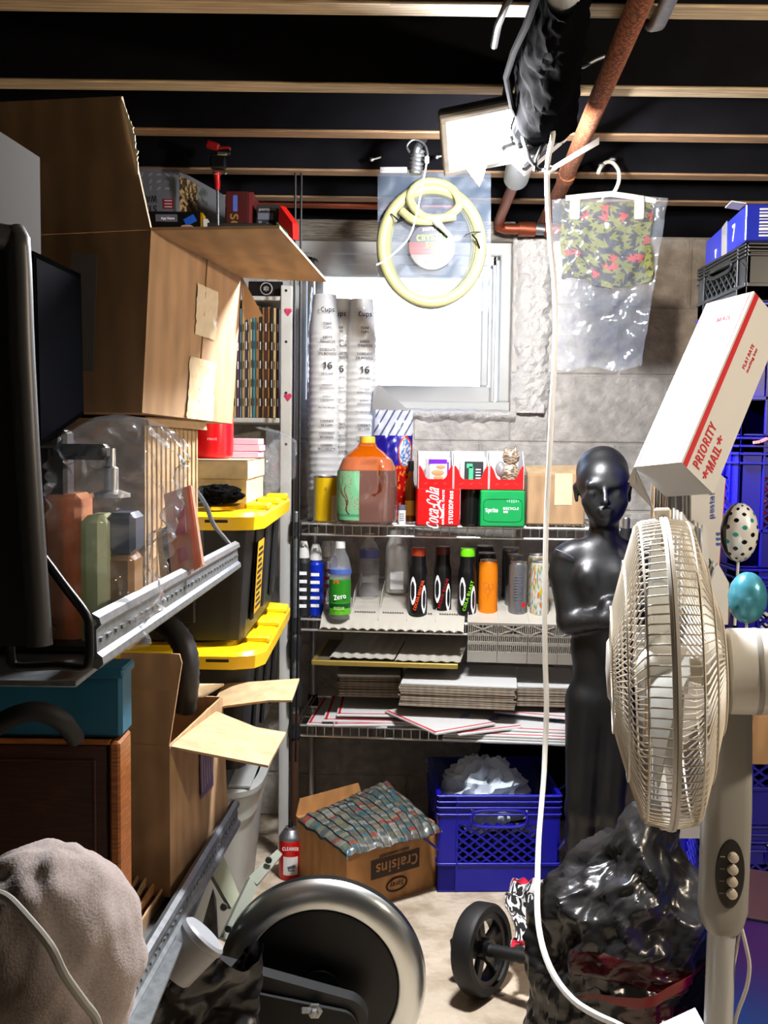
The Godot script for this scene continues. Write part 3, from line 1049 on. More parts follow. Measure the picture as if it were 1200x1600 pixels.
	for side in [1.0, -1.0]:
		g.grid(18, 30, func(u: float, v: float) -> Vector3:
			var uu: float = u if side > 0.0 else 1.0 - u
			var x := (uu - 0.5) * 2.0 * bag_w * (1.0 - 0.12 * v * v)
			var pf := sqrt(maxf(0.0, 1.0 - pow(absf(uu - 0.5) * 2.0, 2.2))) * sin(clampf(v * 1.08 + 0.02, 0.0, 1.0) * PI) * 0.045
			var p := Vector3(x, v * bag_h, 0)
			return p + Vector3(0.012 * v, 0, side * (pf + 0.0015) + wob(p, 28.0) * 0.005 * (0.3 + v)))
	part("pouch", g, mat("snack_print", Color.WHITE, 0.24, 0.15, {"nrm": tex["creasen"], "nscale": 0.25, "tex": imgtex("snack", 128, 256, func(x: int, y2: int) -> Color:
		var c := Color(0.14, 0.10, 0.55) if y2 < 128 else Color(0.72, 0.06, 0.07)
		if y2 < 60: c = Color(0.82, 0.84, 0.9)
		if y2 < 60 and absf(sin(x * 0.12 + y2 * 0.09)) > 0.93: c = Color(0.35, 0.37, 0.5)
		var dx := (x - 104.0) / 22.0
		var dy := (y2 - 98.0) / 38.0
		var rr := dx * dx + dy * dy
		if rr < 1.0: c = Color(0.78, 0.22, 0.12)
		if rr < 0.72: c = Color(0.3, 0.5, 0.8) if noise.get_noise_2d(x * 0.1, y2 * 0.1) > 0.0 else Color(0.9, 0.85, 0.75)
		if y2 > 128 and noise.get_noise_2d(x * 0.06 + 20.0, y2 * 0.05) > 0.35 and x > 70: c = Color(0.86, 0.5, 0.15)
		return c)}), th, 60.0)
	g = G.new()
	g.panel([Vector3(-0.055, bag_h - 0.002, 0.0), Vector3(0.055, bag_h - 0.002, 0.004), Vector3(-0.035, bag_h + 0.075, -0.008), Vector3(-0.05, bag_h + 0.06, -0.006)], 0.001)
	part("torn_top", g, mats["foil_silver"], th)
	# sauce bottle and spice jar
	th = stand("sauce_bottle", "slim brown sauce bottle with a dark cap beside the red soda carton", "bottle", 641, 2.92, y)
	g = G.new()
	g.lathe([Vector2(0, 0), Vector2(0.014, 0), Vector2(0.016, 0.004), Vector2(0.016, 0.09), Vector2(0.009, 0.118), Vector2(0.0075, 0.15)], 18)
	part("bottle", g, mat("sauce_brown", Color(0.48, 0.24, 0.07), 0.2, 0.0, {"tex": tex["fine"], "tri": 9.0}), th)
	g = G.new()
	g.lathe([Vector2(0.0085, 0.146), Vector2(0.0095, 0.15), Vector2(0.0085, 0.176), Vector2(0, 0.177)], 16)
	part("cap", g, mats["black"], th)
	g = G.new()
	g.lathe([Vector2(0.0162, 0.018), Vector2(0.0164, 0.019), Vector2(0.0164, 0.06), Vector2(0.0162, 0.061)], 18)
	part("label", g, mat("label_amber", Color(0.75, 0.5, 0.15), 0.5), th)
	th = stand("spice_jar", "tiny white labelled spice jar between the tea jug and the sauce bottle", "jar", 628, 2.84, y)
	g = G.new()
	g.lathe([Vector2(0, 0), Vector2(0.0105, 0), Vector2(0.011, 0.003), Vector2(0.011, 0.038), Vector2(0.0105, 0.04)], 18)
	part("body", g, mats["white_paper"], th)
	g = G.new()
	g.lathe([Vector2(0.0112, 0.038), Vector2(0.0112, 0.052), Vector2(0.0, 0.053)], 18)
	part("lid", g, mats["grey_ink"], th)
	g = G.new()
	for k in 4: g.box(Vector3(0, 0.01 + k * 0.006, 0.0112), Vector3(0.012, 0.0022, 0.0008))
	part("print", g, mats["grey_ink"], th)
	# soda cartons; they overhang the front wires a little
	d = 2.745
	th = thing("soda_carton", "red soda carton with white script lettering turned on its side", "carton", Vector3(at(685, 800, d).x, 0.992, -d - 0.1))
	g = wg(th)
	var p0 := at(651, 837, d)
	var p1 := at(719, 764, d)
	p0.y = 0.992
	g.box(Vector3((p0.x + p1.x) * 0.5, (p0.y + p1.y) * 0.5, -d - 0.125), Vector3(p1.x - p0.x, p1.y - p0.y, 0.25), 0.003)
	part("carton", g, mats["red"], th)
	var cx := -th.position + Vector3((p0.x + p1.x) * 0.5, 0, -d + 0.0006)
	var up := face_basis(Vector3.UP, Vector3.BACK)
	var mid := (p0.y + p1.y) * 0.5
	var script := txt(th, "Coca-Cola", 0.034, cx + Vector3(-0.016, mid, 0), up, mats["white_ink"], 0.112, "Droid Serif")
	script.transform.basis.y += script.transform.basis.x.normalized() * 0.28 * script.transform.basis.y.length()
	txt(th, "ORIGINAL TASTE", 0.006, cx + Vector3(0.013, mid, 0), up, mats["white_ink"], 0.095)
	txt(th, "STUDIOPass", 0.012, cx + Vector3(0.034, mid, 0), up, mats["white_ink"], 0.09)
	g = wg(th)
	g.grid(24, 1, func(u: float, v: float) -> Vector3:
		return Vector3((p0.x + p1.x) * 0.5 + 0.003 + 0.006 * sin(u * TAU) + v * 0.006, lerpf(p0.y + 0.02, p0.y + 0.07, u), -d + 0.0012))
	part("wave", g, mats["white_ink"], th)
	th = thing("soda_carton", "green soda carton with white lettering on the rack's top shelf", "carton", Vector3(at(786, 800, d - 0.01).x, 0.992, -d - 0.1))
	d = 2.73
	p0 = at(750, 839, d)
	p1 = at(821, 767, d)
	p0.y = 0.992
	g = wg(th)
	g.box(Vector3((p0.x + p1.x) * 0.5, (p0.y + p1.y) * 0.5, -d - 0.125), Vector3(p1.x - p0.x, p1.y - p0.y, 0.25), 0.003)
	part("carton", g, mats["green"], th)
	cx = -th.position + Vector3((p0.x + p1.x) * 0.5, 0, -d + 0.0006)
	var flat := face_basis(Vector3.RIGHT, Vector3.BACK)
	txt(th, "Sprite", 0.011, cx + Vector3(-0.030, p0.y + 0.045, 0), flat, mats["white_ink"], 0.034)
	txt(th, "RECYCLE", 0.007, cx + Vector3(0.022, p0.y + 0.050, 0), flat, mats["white_ink"], 0.042)
	txt(th, "ME", 0.006, cx + Vector3(0.008, p0.y + 0.041, 0), flat, mats["white_ink"], 0.012)
	g = wg(th)
	var pc := Vector3((p0.x + p1.x) * 0.5, p0.y + 0.045, -d + 0.001)
	var ring := []
	for k in 28:
		var a := TAU * k / 28
		ring.append(pc + Vector3(signf(cos(a)) * pow(absf(cos(a)), 0.3) * 0.053, signf(sin(a)) * pow(absf(sin(a)), 0.3) * 0.031, 0))
	g.tube(ring, 0.0008, 4, true)
	part("panel_line", g, mat("green_dark", Color(0, 0.4, 0.19), 0.4), th)
	g = wg(th)
	for k in 6: g.box(Vector3(pc.x + 0.012 + k * 0.006, p1.y - 0.028, -d + 0.0005), Vector3(0.0028, 0.012 - absf(k - 2.5) * 0.003, 0.001))
	part("emblem", g, mat("mint", Color(0.55, 0.85, 0.68), 0.5), th)
	# dark cans between the cartons
	for k in 2:
		th = stand("dark_can", ["dark can between the red and green cartons, lower one", "dark can between the red and green cartons, behind the first"][k], "can", 735 + k * 4, 2.80 + k * 0.068, y, "dark cans between the cartons")
		g = G.new()
		g.lathe([Vector2(0, 0), Vector2(0.022, 0), Vector2(0.028, 0.006), Vector2(0.028, 0.112), Vector2(0.023, 0.122), Vector2(0.021, 0.122), Vector2(0, 0.119)], 24)
		part("body", g, mat("can_dark", Color(0.07, 0.08, 0.075), 0.3, 0.4), th)
		g = G.new()
		g.lathe([Vector2(0.0225, 0.1215), Vector2(0.0225, 0.1235), Vector2(0.0205, 0.1235), Vector2(0.0205, 0.1205)], 24)
		part("rim", g, mats["chrome"], th)
	# red three-bay display trays standing on the cartons
	d = 2.75
	var seat_y := at(690, 765, 2.745).y + 0.002
	for k in 3:
		var x0 := 654.0 + k * 55.5
		var q0 := at(x0, 764, d)
		var q1 := at(x0 + 54.0, 706, d)
		var w: float = q1.x - q0.x
		var h: float = q1.y - seat_y
		th = thing("display_tray", ["red scalloped card tray standing on the red carton", "red scalloped card tray in the middle, between the two cartons", "red scalloped card tray standing on the green carton"][k], "card tray", Vector3((q0.x + q1.x) * 0.5, seat_y, -d), 0.0, "red card trays on the cartons")
		g = G.new()
		var poly := PackedVector2Array()
		poly.append(Vector2(-w * 0.5, 0)); poly.append(Vector2(w * 0.5, 0)); poly.append(Vector2(w * 0.5, h * 0.62))
		for j in 13:
			var u := j / 12.0
			var ux := lerpf(w * 0.46, -w * 0.46, u)
			var a := absf(u - 0.5) * 2.0
			poly.append(Vector2(ux, h * lerpf(0.26, 0.62, smoothstep(0.55, 1.0, a))))
		poly.append(Vector2(-w * 0.5, h * 0.62))
		g.prism(poly, 0.002, Transform3D(Basis(), Vector3(0, 0, -0.002)))
		part("front", g, mats["red_dark"] if k < 0 else mats["red"], th)
		g = G.new()
		g.box(Vector3(0, 0.0015, -0.06), Vector3(w, 0.003, 0.116))
		part("floor", g, mats["red"], th)
		g = G.new()
		g.box(Vector3(0, h * 0.5, -0.119), Vector3(w, h, 0.002))
		part("back", g, mats["white_paper"], th)
		for s in [-1.0, 1.0]:
			g = G.new()
			var sp := PackedVector2Array([Vector2(0, 0), Vector2(0.117, 0), Vector2(0.117, h), Vector2(0.03, h), Vector2(0, h * 0.62)])
			g.prism(sp, 0.002, Transform3D(Basis(Vector3.FORWARD, Vector3.UP, Vector3.RIGHT), Vector3(s * w * 0.5 - 0.001, 0, -0.001)))
			part("side", g, mats["white_paper"], th)
		g = G.new()
		for j in [-0.28, 0.0, 0.28]:
			g.box(Vector3(j * w, h * 0.14, 0.0008), Vector3(0.010, 0.003, 0.001), 0.0, Basis(Vector3.BACK, -0.5 if j > 0.0 else 0.5))
		part("print", g, mat("red_pale", Color(0.88, 0.2, 0.18), 0.5), th)
	# what the trays hold
	q2(683, 2.79, seat_y)

func q2(px: float, d: float, seat: float) -> void:
	var y := seat + 0.003
	var th := stand("snack_packet", "white packet with a purple band in the left red tray", "packet", 684, d, y)
	var g := G.new()
	g.box(Vector3(0, 0.045, -0.02), Vector3(0.07, 0.09, 0.05), 0.012)
	part("packet", g, mats["card_white"], th)
	g = G.new()
	g.box(Vector3(-0.002, 0.071, 0.0056), Vector3(0.05, 0.012, 0.001)); g.box(Vector3(0.026, 0.045, 0.0056), Vector3(0.004, 0.05, 0.001))
	part("purple_band", g, mats["purple"], th)
	g = G.new()
	g.ball(Vector3(0.006, 0.056, 0.005), Vector3(0.013, 0.006, 0.0016), 14, 8)
	g.ball(Vector3(-0.002, 0.04, 0.005), Vector3(0.018, 0.009, 0.0016), 14, 8)
	g.ball(Vector3(0.0, 0.026, 0.005), Vector3(0.014, 0.006, 0.0016), 14, 8)
	part("picture", g, mat("tan_print", Color(0.72, 0.55, 0.38), 0.6), th)
	th = stand("baby_wipes_tub", "white rounded tub with a green and black label in the middle red tray", "tub", 739, d, y)
	g = G.new()
	g.box(Vector3(0, 0.046, -0.025), Vector3(0.074, 0.092, 0.06), 0.014)
	part("tub", g, mats["white_plastic"], th)
	g = G.new()
	g.box(Vector3(0, 0.042, 0.0056), Vector3(0.052, 0.06, 0.002), 0.0008)
	part("label", g, mat("label_dark", Color(0.14, 0.17, 0.18), 0.4), th)
	g = G.new()
	g.box(Vector3(-0.008, 0.036, 0.0068), Vector3(0.012, 0.044, 0.001)); g.box(Vector3(-0.012, 0.06, 0.0068), Vector3(0.016, 0.012, 0.001))
	part("green_print", g, mat("label_green", Color(0.25, 0.7, 0.5), 0.5), th)
	g = G.new()
	for k in 4: g.box(Vector3(0.012, 0.026 + k * 0.008, 0.0068), Vector3(0.014, 0.003, 0.001))
	part("white_print", g, mats["white_ink"], th)
	th = stand("glass_figure", "small bagged animal figure with grey brown stripes in the right red tray", "figurine", 795, d, y)
	g = G.new()
	g.ball(Vector3(0.002, 0.035, -0.01), Vector3(0.028, 0.036, 0.022), 26, 18)
	g.ball(Vector3(0.004, 0.085, -0.01), Vector3(0.024, 0.022, 0.02), 26, 18, func(v: Vector3) -> float: return 1.0 + 0.1 * wob(v, 4.0))
	g.lathe([Vector2(0.008, 0.0), Vector2(0.004, 0.012), Vector2(0, 0.018)], 12, Transform3D(Basis(), Vector3(0.016, 0.100, -0.01)))
	g.lathe([Vector2(0.008, 0.0), Vector2(0.004, 0.010), Vector2(0, 0.014)], 12, Transform3D(Basis(), Vector3(-0.010, 0.100, -0.01)))
	part("body", g, mat("stripes", Color.WHITE, 0.35, 0.0, {"tex": imgtex("stripes", 64, 128, func(x: int, y2: int) -> Color:
		var s := sin(y2 * 0.32 + noise.get_noise_2d(x * 0.08, y2 * 0.05) * 4.0)
		return Color(0.34, 0.28, 0.23) if s > 0.25 else Color(0.66, 0.60, 0.52))}), th)
	g = G.new()
	g.ball(Vector3(-0.026, 0.052, 0.0), Vector3(0.014, 0.022, 0.012), 16, 12)
	part("wrapped_paw", g, mats["foil_silver"], th)
	# cardboard box at the right end
	g = G.new()
	var a := at(823, 829, 2.86)
	var b := at(915, 742, 2.86)
	a.y = 0.989
	th = thing("cardboard_box", "brown cardboard box at the right end of the rack's top shelf, by the black mannequin", "box", Vector3((a.x + b.x) * 0.5, 0.989, -2.98))
	g = wg(th)
	g.box(Vector3((a.x + b.x) * 0.5, (a.y + b.y) * 0.5, -2.985), Vector3(b.x - a.x, b.y - a.y, 0.25), 0.003)
	part("body", g, mats["card"], th)
	g = wg(th)
	g.panel([Vector3(a.x, b.y + 0.001, -2.862), Vector3(b.x, b.y + 0.001, -2.862), Vector3(b.x, b.y + 0.026, -2.93), Vector3(a.x, b.y + 0.022, -2.93)], 0.003)
	part("flap", g, mats["card_pale"], th)
	g = wg(th)
	g.box(Vector3((a.x + b.x) * 0.5 + 0.02, (a.y + b.y) * 0.5 + 0.03, -2.859), Vector3(0.05, 0.09, 0.001), 0.0)
	part("tape", g, mats["tape"], th)

func can(called: String, label: String, px: float, d: float, y: float, r: float, h: float, m: Material, group := "") -> Node3D:
	var th := stand(called, label, "can", px, d, y, group)
	var g := G.new()
	g.lathe([Vector2(0, 0.003), Vector2(r * 0.8, 0), Vector2(r, 0.008), Vector2(r, h - 0.012), Vector2(r * 0.86, h - 0.003)], 26)
	part("body", g, m, th)
	g = G.new()
	g.lathe([Vector2(r * 0.86, h - 0.004), Vector2(r * 0.88, h), Vector2(r * 0.82, h), Vector2(r * 0.8, h - 0.004), Vector2(0, h - 0.004)], 26)
	part("rim", g, mats["chrome"], th)
	return th

func build_mid_shelf() -> void:
	var y := 0.716
	# cleaning sprays at the left end
	var aer := [[475, 2.88, 0.021, 0.215, "black_ink", "white_ink", "slim black and white spray can beside the rack post"], [494, 2.90, 0.024, 0.205, "blue_can", "white_ink", "bright blue spray can, the largest of the left cluster"], [510, 2.99, 0.022, 0.205, "foil_silver", "red", "silver spray can with a white trigger behind the blue can"], [518, 3.05, 0.02, 0.20, "purple", "white_ink", "purple topped spray can at the back behind the green soda bottle"]]
	for s in aer:
		var th := stand("spray_can", s[6], "spray can", s[0], s[1], y, "spray cans at the left end of the rack")
		var r: float = s[2]
		var h: float = s[3]
		var g := G.new()
		g.lathe([Vector2(0, 0), Vector2(r, 0), Vector2(r, 0.004), Vector2(r * 0.98, h * 0.70), Vector2(r * 0.9, h * 0.735), Vector2(r * 0.55, h * 0.77), Vector2(r * 0.5, h * 0.79), Vector2(0, h * 0.79)], 22)
		part("can", g, mats[s[4]], th)
		g = G.new()
		g.lathe([Vector2(r * 0.62, h * 0.765), Vector2(r * 0.8, h * 0.78), Vector2(r * 0.7, h * 0.9), Vector2(r * 0.45, h), Vector2(0, h)], 18)
		g.box(Vector3(0, h * 0.955, r * 0.5), Vector3(r * 0.4, h * 0.03, r * 0.9), 0.002)
		part("nozzle", g, mats["white_plastic"], th)
		g = G.new()
		for k in 5: g.box(Vector3(0, h * (0.14 + 0.11 * k), r * 0.985), Vector3(r * (1.0 + 0.1 * (k % 2)), h * 0.045, r * 0.06))
		part("print", g, mats[s[5]] if s[5] != "red" else mats["red_print"], th)
	# green labelled soda bottle
	var th := stand("soda_bottle", "clear soda bottle with a bright green label at the front left of the white trays", "bottle", 532, 2.82, y + 0.003)
	var g := G.new()
	g.lathe([Vector2(0, 0.004), Vector2(0.024, 0.0), Vector2(0.031, 0.012), Vector2(0.031, 0.05), Vector2(0.0305, 0.12), Vector2(0.0325, 0.135), Vector2(0.031, 0.15), Vector2(0.024, 0.175), Vector2(0.014, 0.196), Vector2(0.0125, 0.205)], 30)
	part("bottle", g, mat("pet", Color(0.95, 0.97, 0.98), 0.08, 0.0, {"alpha": 0.12, "spec": 0.8}), th)
	g = G.new()
	g.lathe([Vector2(0.0315, 0.014), Vector2(0.0318, 0.015), Vector2(0.0315, 0.055), Vector2(0.0312, 0.112), Vector2(0.0308, 0.113)], 30)
	part("label", g, mat("soda_label", Color.WHITE, 0.3, 0.0, {"tex": imgtex("soda_label", 256, 128, func(x: int, y2: int) -> Color:
		var c := Color(0.16, 0.50, 0.12) if y2 < 70 else Color(0.36, 0.68, 0.14)
		if y2 < 8: c = Color(0.08, 0.3, 0.1)
		if y2 > 70 and y2 < 82: c = Color(0.06, 0.28, 0.12)
		var u := fposmod(x / 256.0 - 0.75, 1.0)
		if u > 0.5: u -= 1.0
		var dx := (u + 0.05) * 256.0
		var dy := y2 - 24.0
		if sqrt(dx * dx + dy * dy) * (1.0 + 0.35 * sin(atan2(dy, dx) * 5.0)) < 11.0: c = Color(0.92, 0.35, 0.12)
		return c)}), th)
	g = G.new()
	g.lathe([Vector2(0.0328, 0.128), Vector2(0.0331, 0.129), Vector2(0.0331, 0.141), Vector2(0.0328, 0.142)], 30)
	part("band", g, mats["blue_print"], th)
	g = G.new()
	g.lathe([Vector2(0.0145, 0.2), Vector2(0.0145, 0.216), Vector2(0.013, 0.219), Vector2(0, 0.219)], 22)
	part("cap", g, mats["white_plastic"], th)
	txt(th, "Zero", 0.014, Vector3(0.002, 0.066, 0.0325), face_basis(Vector3(1, 0.18, 0), Vector3.BACK), mats["white_ink"], 0.034)
	txt(th, "SUGAR", 0.009, Vector3(0, 0.033, 0.0325), face_basis(Vector3.RIGHT, Vector3.BACK), mat("pale_green", Color(0.7, 0.88, 0.5), 0.5), 0.03)
	# water bottle
	th = stand("water_bottle", "small clear water bottle with a blue band behind the white tray lanes", "bottle", 578, 2.98, 0.757)
	g = G.new()
	var wp := [Vector2(0, 0.004), Vector2(0.024, 0)]
	for k in 8:
		wp.append(Vector2(0.03, 0.008 + k * 0.013)); wp.append(Vector2(0.0285, 0.0145 + k * 0.013))
	wp += [Vector2(0.030, 0.115), Vector2(0.029, 0.14), Vector2(0.02, 0.16), Vector2(0.0125, 0.17), Vector2(0.0125, 0.18)]
	g.lathe(wp, 28)
	part("bottle", g, mats["pet"], th)
	g = G.new()
	g.lathe([Vector2(0.0305, 0.117), Vector2(0.0308, 0.118), Vector2(0.0304, 0.141), Vector2(0.030, 0.142)], 28)
	part("band", g, mat("band_blue", Color(0.38, 0.40, 0.62), 0.4), th)
	g = G.new()
	g.lathe([Vector2(0.014, 0.178), Vector2(0.014, 0.19), Vector2(0, 0.191)], 18)
	part("cap", g, mats["white_plastic"], th)
	# frosted bottle
	th = stand("frosted_jar", "tall frosted white plastic bottle behind the tray, left of the black bottles", "bottle", 621, 3.03, 0.764)
	g = G.new()
	g.lathe([Vector2(0, 0), Vector2(0.033, 0), Vector2(0.036, 0.005), Vector2(0.036, 0.075), Vector2(0.033, 0.085), Vector2(0.035, 0.095), Vector2(0.033, 0.14), Vector2(0.024, 0.165), Vector2(0.022, 0.19), Vector2(0, 0.19)], 26)
	part("bottle", g, mat("frosted", Color(0.80, 0.79, 0.76), 0.4, 0.0, {"alpha": 0.75}), th)
	g = G.new()
	g.box(Vector3(0, 0.04, 0.0355), Vector3(0.04, 0.055, 0.002), 0.0009)
	part("label", g, mats["white_paper"], th)
	# black fuel bottles
	var bl := [[655, 2.84, "orange_ink", "COCOA MOCHA", "black plastic bottle with an orange cap and orange lettering", "leftmost"], [693, 2.88, "red_dark", "MEAN BEAN", "black plastic bottle with a dark red cap", "mid"], [732, 2.84, "lime", "COLA BLAST", "black plastic bottle with a lime green cap and green lettering", "right"]]
	for s in bl:
		th = stand("drink_bottle", s[4], "bottle", s[0], s[1], y + 0.014, "black drink bottles")
		g = G.new()
		g.lathe([Vector2(0, 0), Vector2(0.022, 0), Vector2(0.0265, 0.006), Vector2(0.027, 0.06), Vector2(0.0265, 0.115), Vector2(0.025, 0.13), Vector2(0.0215, 0.145), Vector2(0.021, 0.165), Vector2(0.02, 0.172)], 28)
		part("bottle", g, mats["black"], th)
		g = G.new()
		g.lathe([Vector2(0.0205, 0.168), Vector2(0.0212, 0.17), Vector2(0.0208, 0.188), Vector2(0.019, 0.191), Vector2(0, 0.191)], 26)
		part("cap", g, mat("cap_" + s[2], {"orange_ink": Color(0.62, 0.20, 0.06), "red_dark": Color(0.36, 0.06, 0.06), "lime": Color(0.42, 0.80, 0.06)}[s[2]], 0.4), th)
		g = G.new()
		for k in 2:
			g.grid(16, 2, func(u: float, v: float) -> Vector3:
				var a: float = lerpf(-0.95, -0.25, u) if k == 0 else lerpf(0.35, 0.95, u)
				var bend := sin(u * PI) * 0.5
				var yy: float = 0.058 + (v - 0.5) * 0.09 * (0.4 + bend) + (0.012 if k == 0 else -0.012)
				return Vector3(sin(a) * 0.0272, yy, cos(a) * 0.0272))
		part("white_print", g, mats["white_ink"], th)
		for k in 2:
			g = G.new()
			g.grid(16, 2, func(u: float, v: float) -> Vector3:
				var a: float = lerpf(-0.85, -0.4, u) if k == 0 else lerpf(0.48, 0.85, u)
				var bend := sin(u * PI) * 0.5
				var yy: float = 0.058 + (v - 0.5) * 0.06 * (0.4 + bend) + (0.012 if k == 0 else -0.012)
				return Vector3(sin(a) * 0.0274, yy, cos(a) * 0.0274))
			part("black_print", g, mats["black_ink"], th)
		txt(th, s[3], 0.0085, Vector3(0.001, 0.058, 0.0275), face_basis(Vector3(0.28, 1, 0), Vector3.BACK), mats[s[2]], 0.088)
	# orange and silver cans in rows
	for k in 3:
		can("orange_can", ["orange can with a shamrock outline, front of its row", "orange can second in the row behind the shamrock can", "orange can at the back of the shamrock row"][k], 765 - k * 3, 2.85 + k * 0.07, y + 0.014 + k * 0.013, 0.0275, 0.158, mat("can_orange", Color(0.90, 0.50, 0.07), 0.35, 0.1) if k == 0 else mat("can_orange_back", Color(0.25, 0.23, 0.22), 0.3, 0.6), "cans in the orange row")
	g = G.new()
	th = get_node("orange_can")
	for c in [[-0.008, 0.088], [0.006, 0.084], [-0.004, 0.070]]:
		var ring := []
		for j in 14:
			var a: float = TAU * j / 14
			var x: float = c[0] + cos(a) * 0.0075
			ring.append(Vector3(x, c[1] + sin(a) * 0.0075, sqrt(0.0277 * 0.0277 - x * x)))
		g.tube(ring, 0.0007, 4, true)
	g.tube([Vector3(-0.001, 0.066, 0.0277), Vector3(-0.004, 0.045, 0.0275)], 0.0007, 4)
	part("shamrock_outline", g, mat("shamrock_ink", Color(0.72, 0.36, 0.04), 0.4), th)
	for k in 3:
		can("silver_can", ["silver can with a red square, front of its row", "silver can second in the row beside the orange can", "silver can at the back of the middle can row"][k], 812 - k * 6, 2.84 + k * 0.07, y + 0.014 + k * 0.013, 0.027, 0.155, mat("can_silver", Color(0.62, 0.62, 0.62), 0.3, 0.7, {"tex": tex["fine"], "tri": 8.0}), "cans in the silver row")
	th = get_node("silver_can")
	g = G.new()
	g.box(Vector3(0.012, 0.034, 0.0245), Vector3(0.011, 0.012, 0.002))
	part("red_square", g, mats["red"], th)
	g = G.new()
	for k in 7: g.box(Vector3(-0.008 + k * 0.0022, 0.025, 0.0268), Vector3(0.0012, 0.02, 0.001))
	for k in 9: g.box(Vector3(-0.004, 0.05 + k * 0.008, 0.0268), Vector3(0.02, 0.002, 0.001))
	part("print", g, mats["grey_ink"], th)
	for k in 2:
		can("floral_can", ["pale can printed with coloured flowers, half behind the white cord", "pale can behind the flowered one"][k], 846 - k * 5, 2.83 + k * 0.07, y + 0.016 + k * 0.013, 0.027, 0.155, mat("can_floral", Color.WHITE, 0.35, 0.2, {"tex": imgtex("floral", 128, 96, func(x: int, y2: int) -> Color:
			var n := noise.get_noise_2d(x * 0.11, y2 * 0.11)
			var n2 := noise.get_noise_2d(x * 0.11 + 60.0, y2 * 0.11)
			if n > 0.42: return Color(0.75, 0.45, 0.2)
			if n < -0.45: return Color(0.45, 0.55, 0.42)
			if n2 > 0.5: return Color(0.8, 0.7, 0.2)
			return Color(0.76, 0.77, 0.76))}), "flower printed cans")
	build_trays(y)

func build_trays(y: float) -> void:
	# sloping gravity-feed trays in white plastic: a lane bed that rises to the back, with dividers
	var A := rk(0.075, 0.694, -0.035)
	var th := thing("shelf_tray", "white ribbed plastic lane tray with a scalloped front edge", "shelf tray", A, deg_to_rad(-5.0), "white lane trays")
	var w := 0.405
	var dep := 0.33
	var g := G.new()
	g.grid(60, 18, func(u: float, v: float) -> Vector3:
		var b := v * dep
		var sc := 0.0
		if v < 0.001: sc = 0.006 * absf(sin(u * 5.0 * PI * 3.0))
		var rise := 0.028 + b * 0.17 - 0.03 * pow(maxf(0.0, 1.0 - b / 0.07), 1.4) + sc
		if v > 0.22: rise += 0.0018 * sin(b * 560.0)
		return Vector3(u * w, rise, -b), 0.002)
	part("bed", g, mats["tray_white"], th)
	for k in 6:
		g = G.new()
		var x := w * k / 5.0
		g.prism(PackedVector2Array([Vector2(0.03, 0.02), Vector2(dep, 0.08), Vector2(dep, 0.13), Vector2(0.14, 0.085), Vector2(0.09, 0.05), Vector2(0.03, 0.026)]), 0.0016, Transform3D(Basis(Vector3.FORWARD, Vector3.UP, Vector3.RIGHT), Vector3(x, 0, 0)))
		part("divider", g, mats["clear_divider"] if mats.has("clear_divider") else mat("clear_divider", Color(0.85, 0.84, 0.8), 0.3, 0.0, {"alpha": 0.5}), th)
	g = G.new()
	for k in 5:
		for j in 9:
			g.box(Vector3(w * (k + 0.16 + 0.085 * j) / 5.0, 0.0292 + 0.062 * 0.17, -0.062), Vector3(0.004, 0.0012, 0.006))
	part("slots", g, mat("slot_grey", Color(0.22, 0.2, 0.17), 0.8), th)
	# second tray with a perforated drop front
	var B := rk(0.49, 0.694, -0.04)
	th = thing("shelf_tray", "white plastic lane tray whose perforated front hangs below the shelf", "shelf tray", B, deg_to_rad(-5.0), "white lane trays")
	var w2 := 0.42
	g = G.new()
	g.grid(24, 16, func(u: float, v: float) -> Vector3:
		var b := v * dep
		return Vector3(u * w2, 0.03 + b * 0.17 + 0.0016 * sin(b * 560.0), -b), 0.002)
	part("bed", g, mats["tray_white"], th)
	for k in 6:
		g = G.new()
		g.prism(PackedVector2Array([Vector2(0.0, 0.02), Vector2(dep, 0.08), Vector2(dep, 0.13), Vector2(0.14, 0.085), Vector2(0.06, 0.05), Vector2(0.0, 0.03)]), 0.0016, Transform3D(Basis(Vector3.FORWARD, Vector3.UP, Vector3.RIGHT), Vector3(w2 * k / 5.0, 0, 0)))
		part("divider", g, mats["clear_divider"], th)
	# drop front: bars and rows of slots as real openings
	var fh := 0.135
	var tilt := Basis(Vector3.RIGHT, 0.42)
	var org := Vector3(0, 0.03, 0.0)
	for k in 5:
		g = G.new()
		var x0 := w2 * k / 5.0
		var lw := w2 / 5.0
		var bars := [[0.0, 0.008], [0.036, 0.044], [0.064, 0.074], [0.098, 0.135]]
		for b in bars:
			g.box(org + tilt * Vector3(x0 + lw * 0.5, -(b[0] + b[1]) * 0.5, 0), Vector3(lw * 0.985, b[1] - b[0], 0.0025), 0.0, tilt)
		for j in 15:
			for rr in [[0.008, 0.036], [0.044, 0.064], [0.074, 0.098]]:
				if rr[0] < 0.01 and absf(j - 7.0) < 2.5 and j % 2 == 0: continue
				g.box(org + tilt * Vector3(x0 + lw * (j + 0.5) / 15.0, -(rr[0] + rr[1]) * 0.5, 0), Vector3(lw * 0.034, rr[1] - rr[0], 0.0025), 0.0, tilt)
		for sgn in [-1.0, 1.0]:
			g.box(org + tilt * Vector3(x0 + lw * 0.5, -0.022, 0.0012), Vector3(lw * 0.75, 0.003, 0.002), 0.0, tilt * Basis(Vector3.BACK, sgn * 0.42))
		part("grille", g, mats["tray_white"], th)

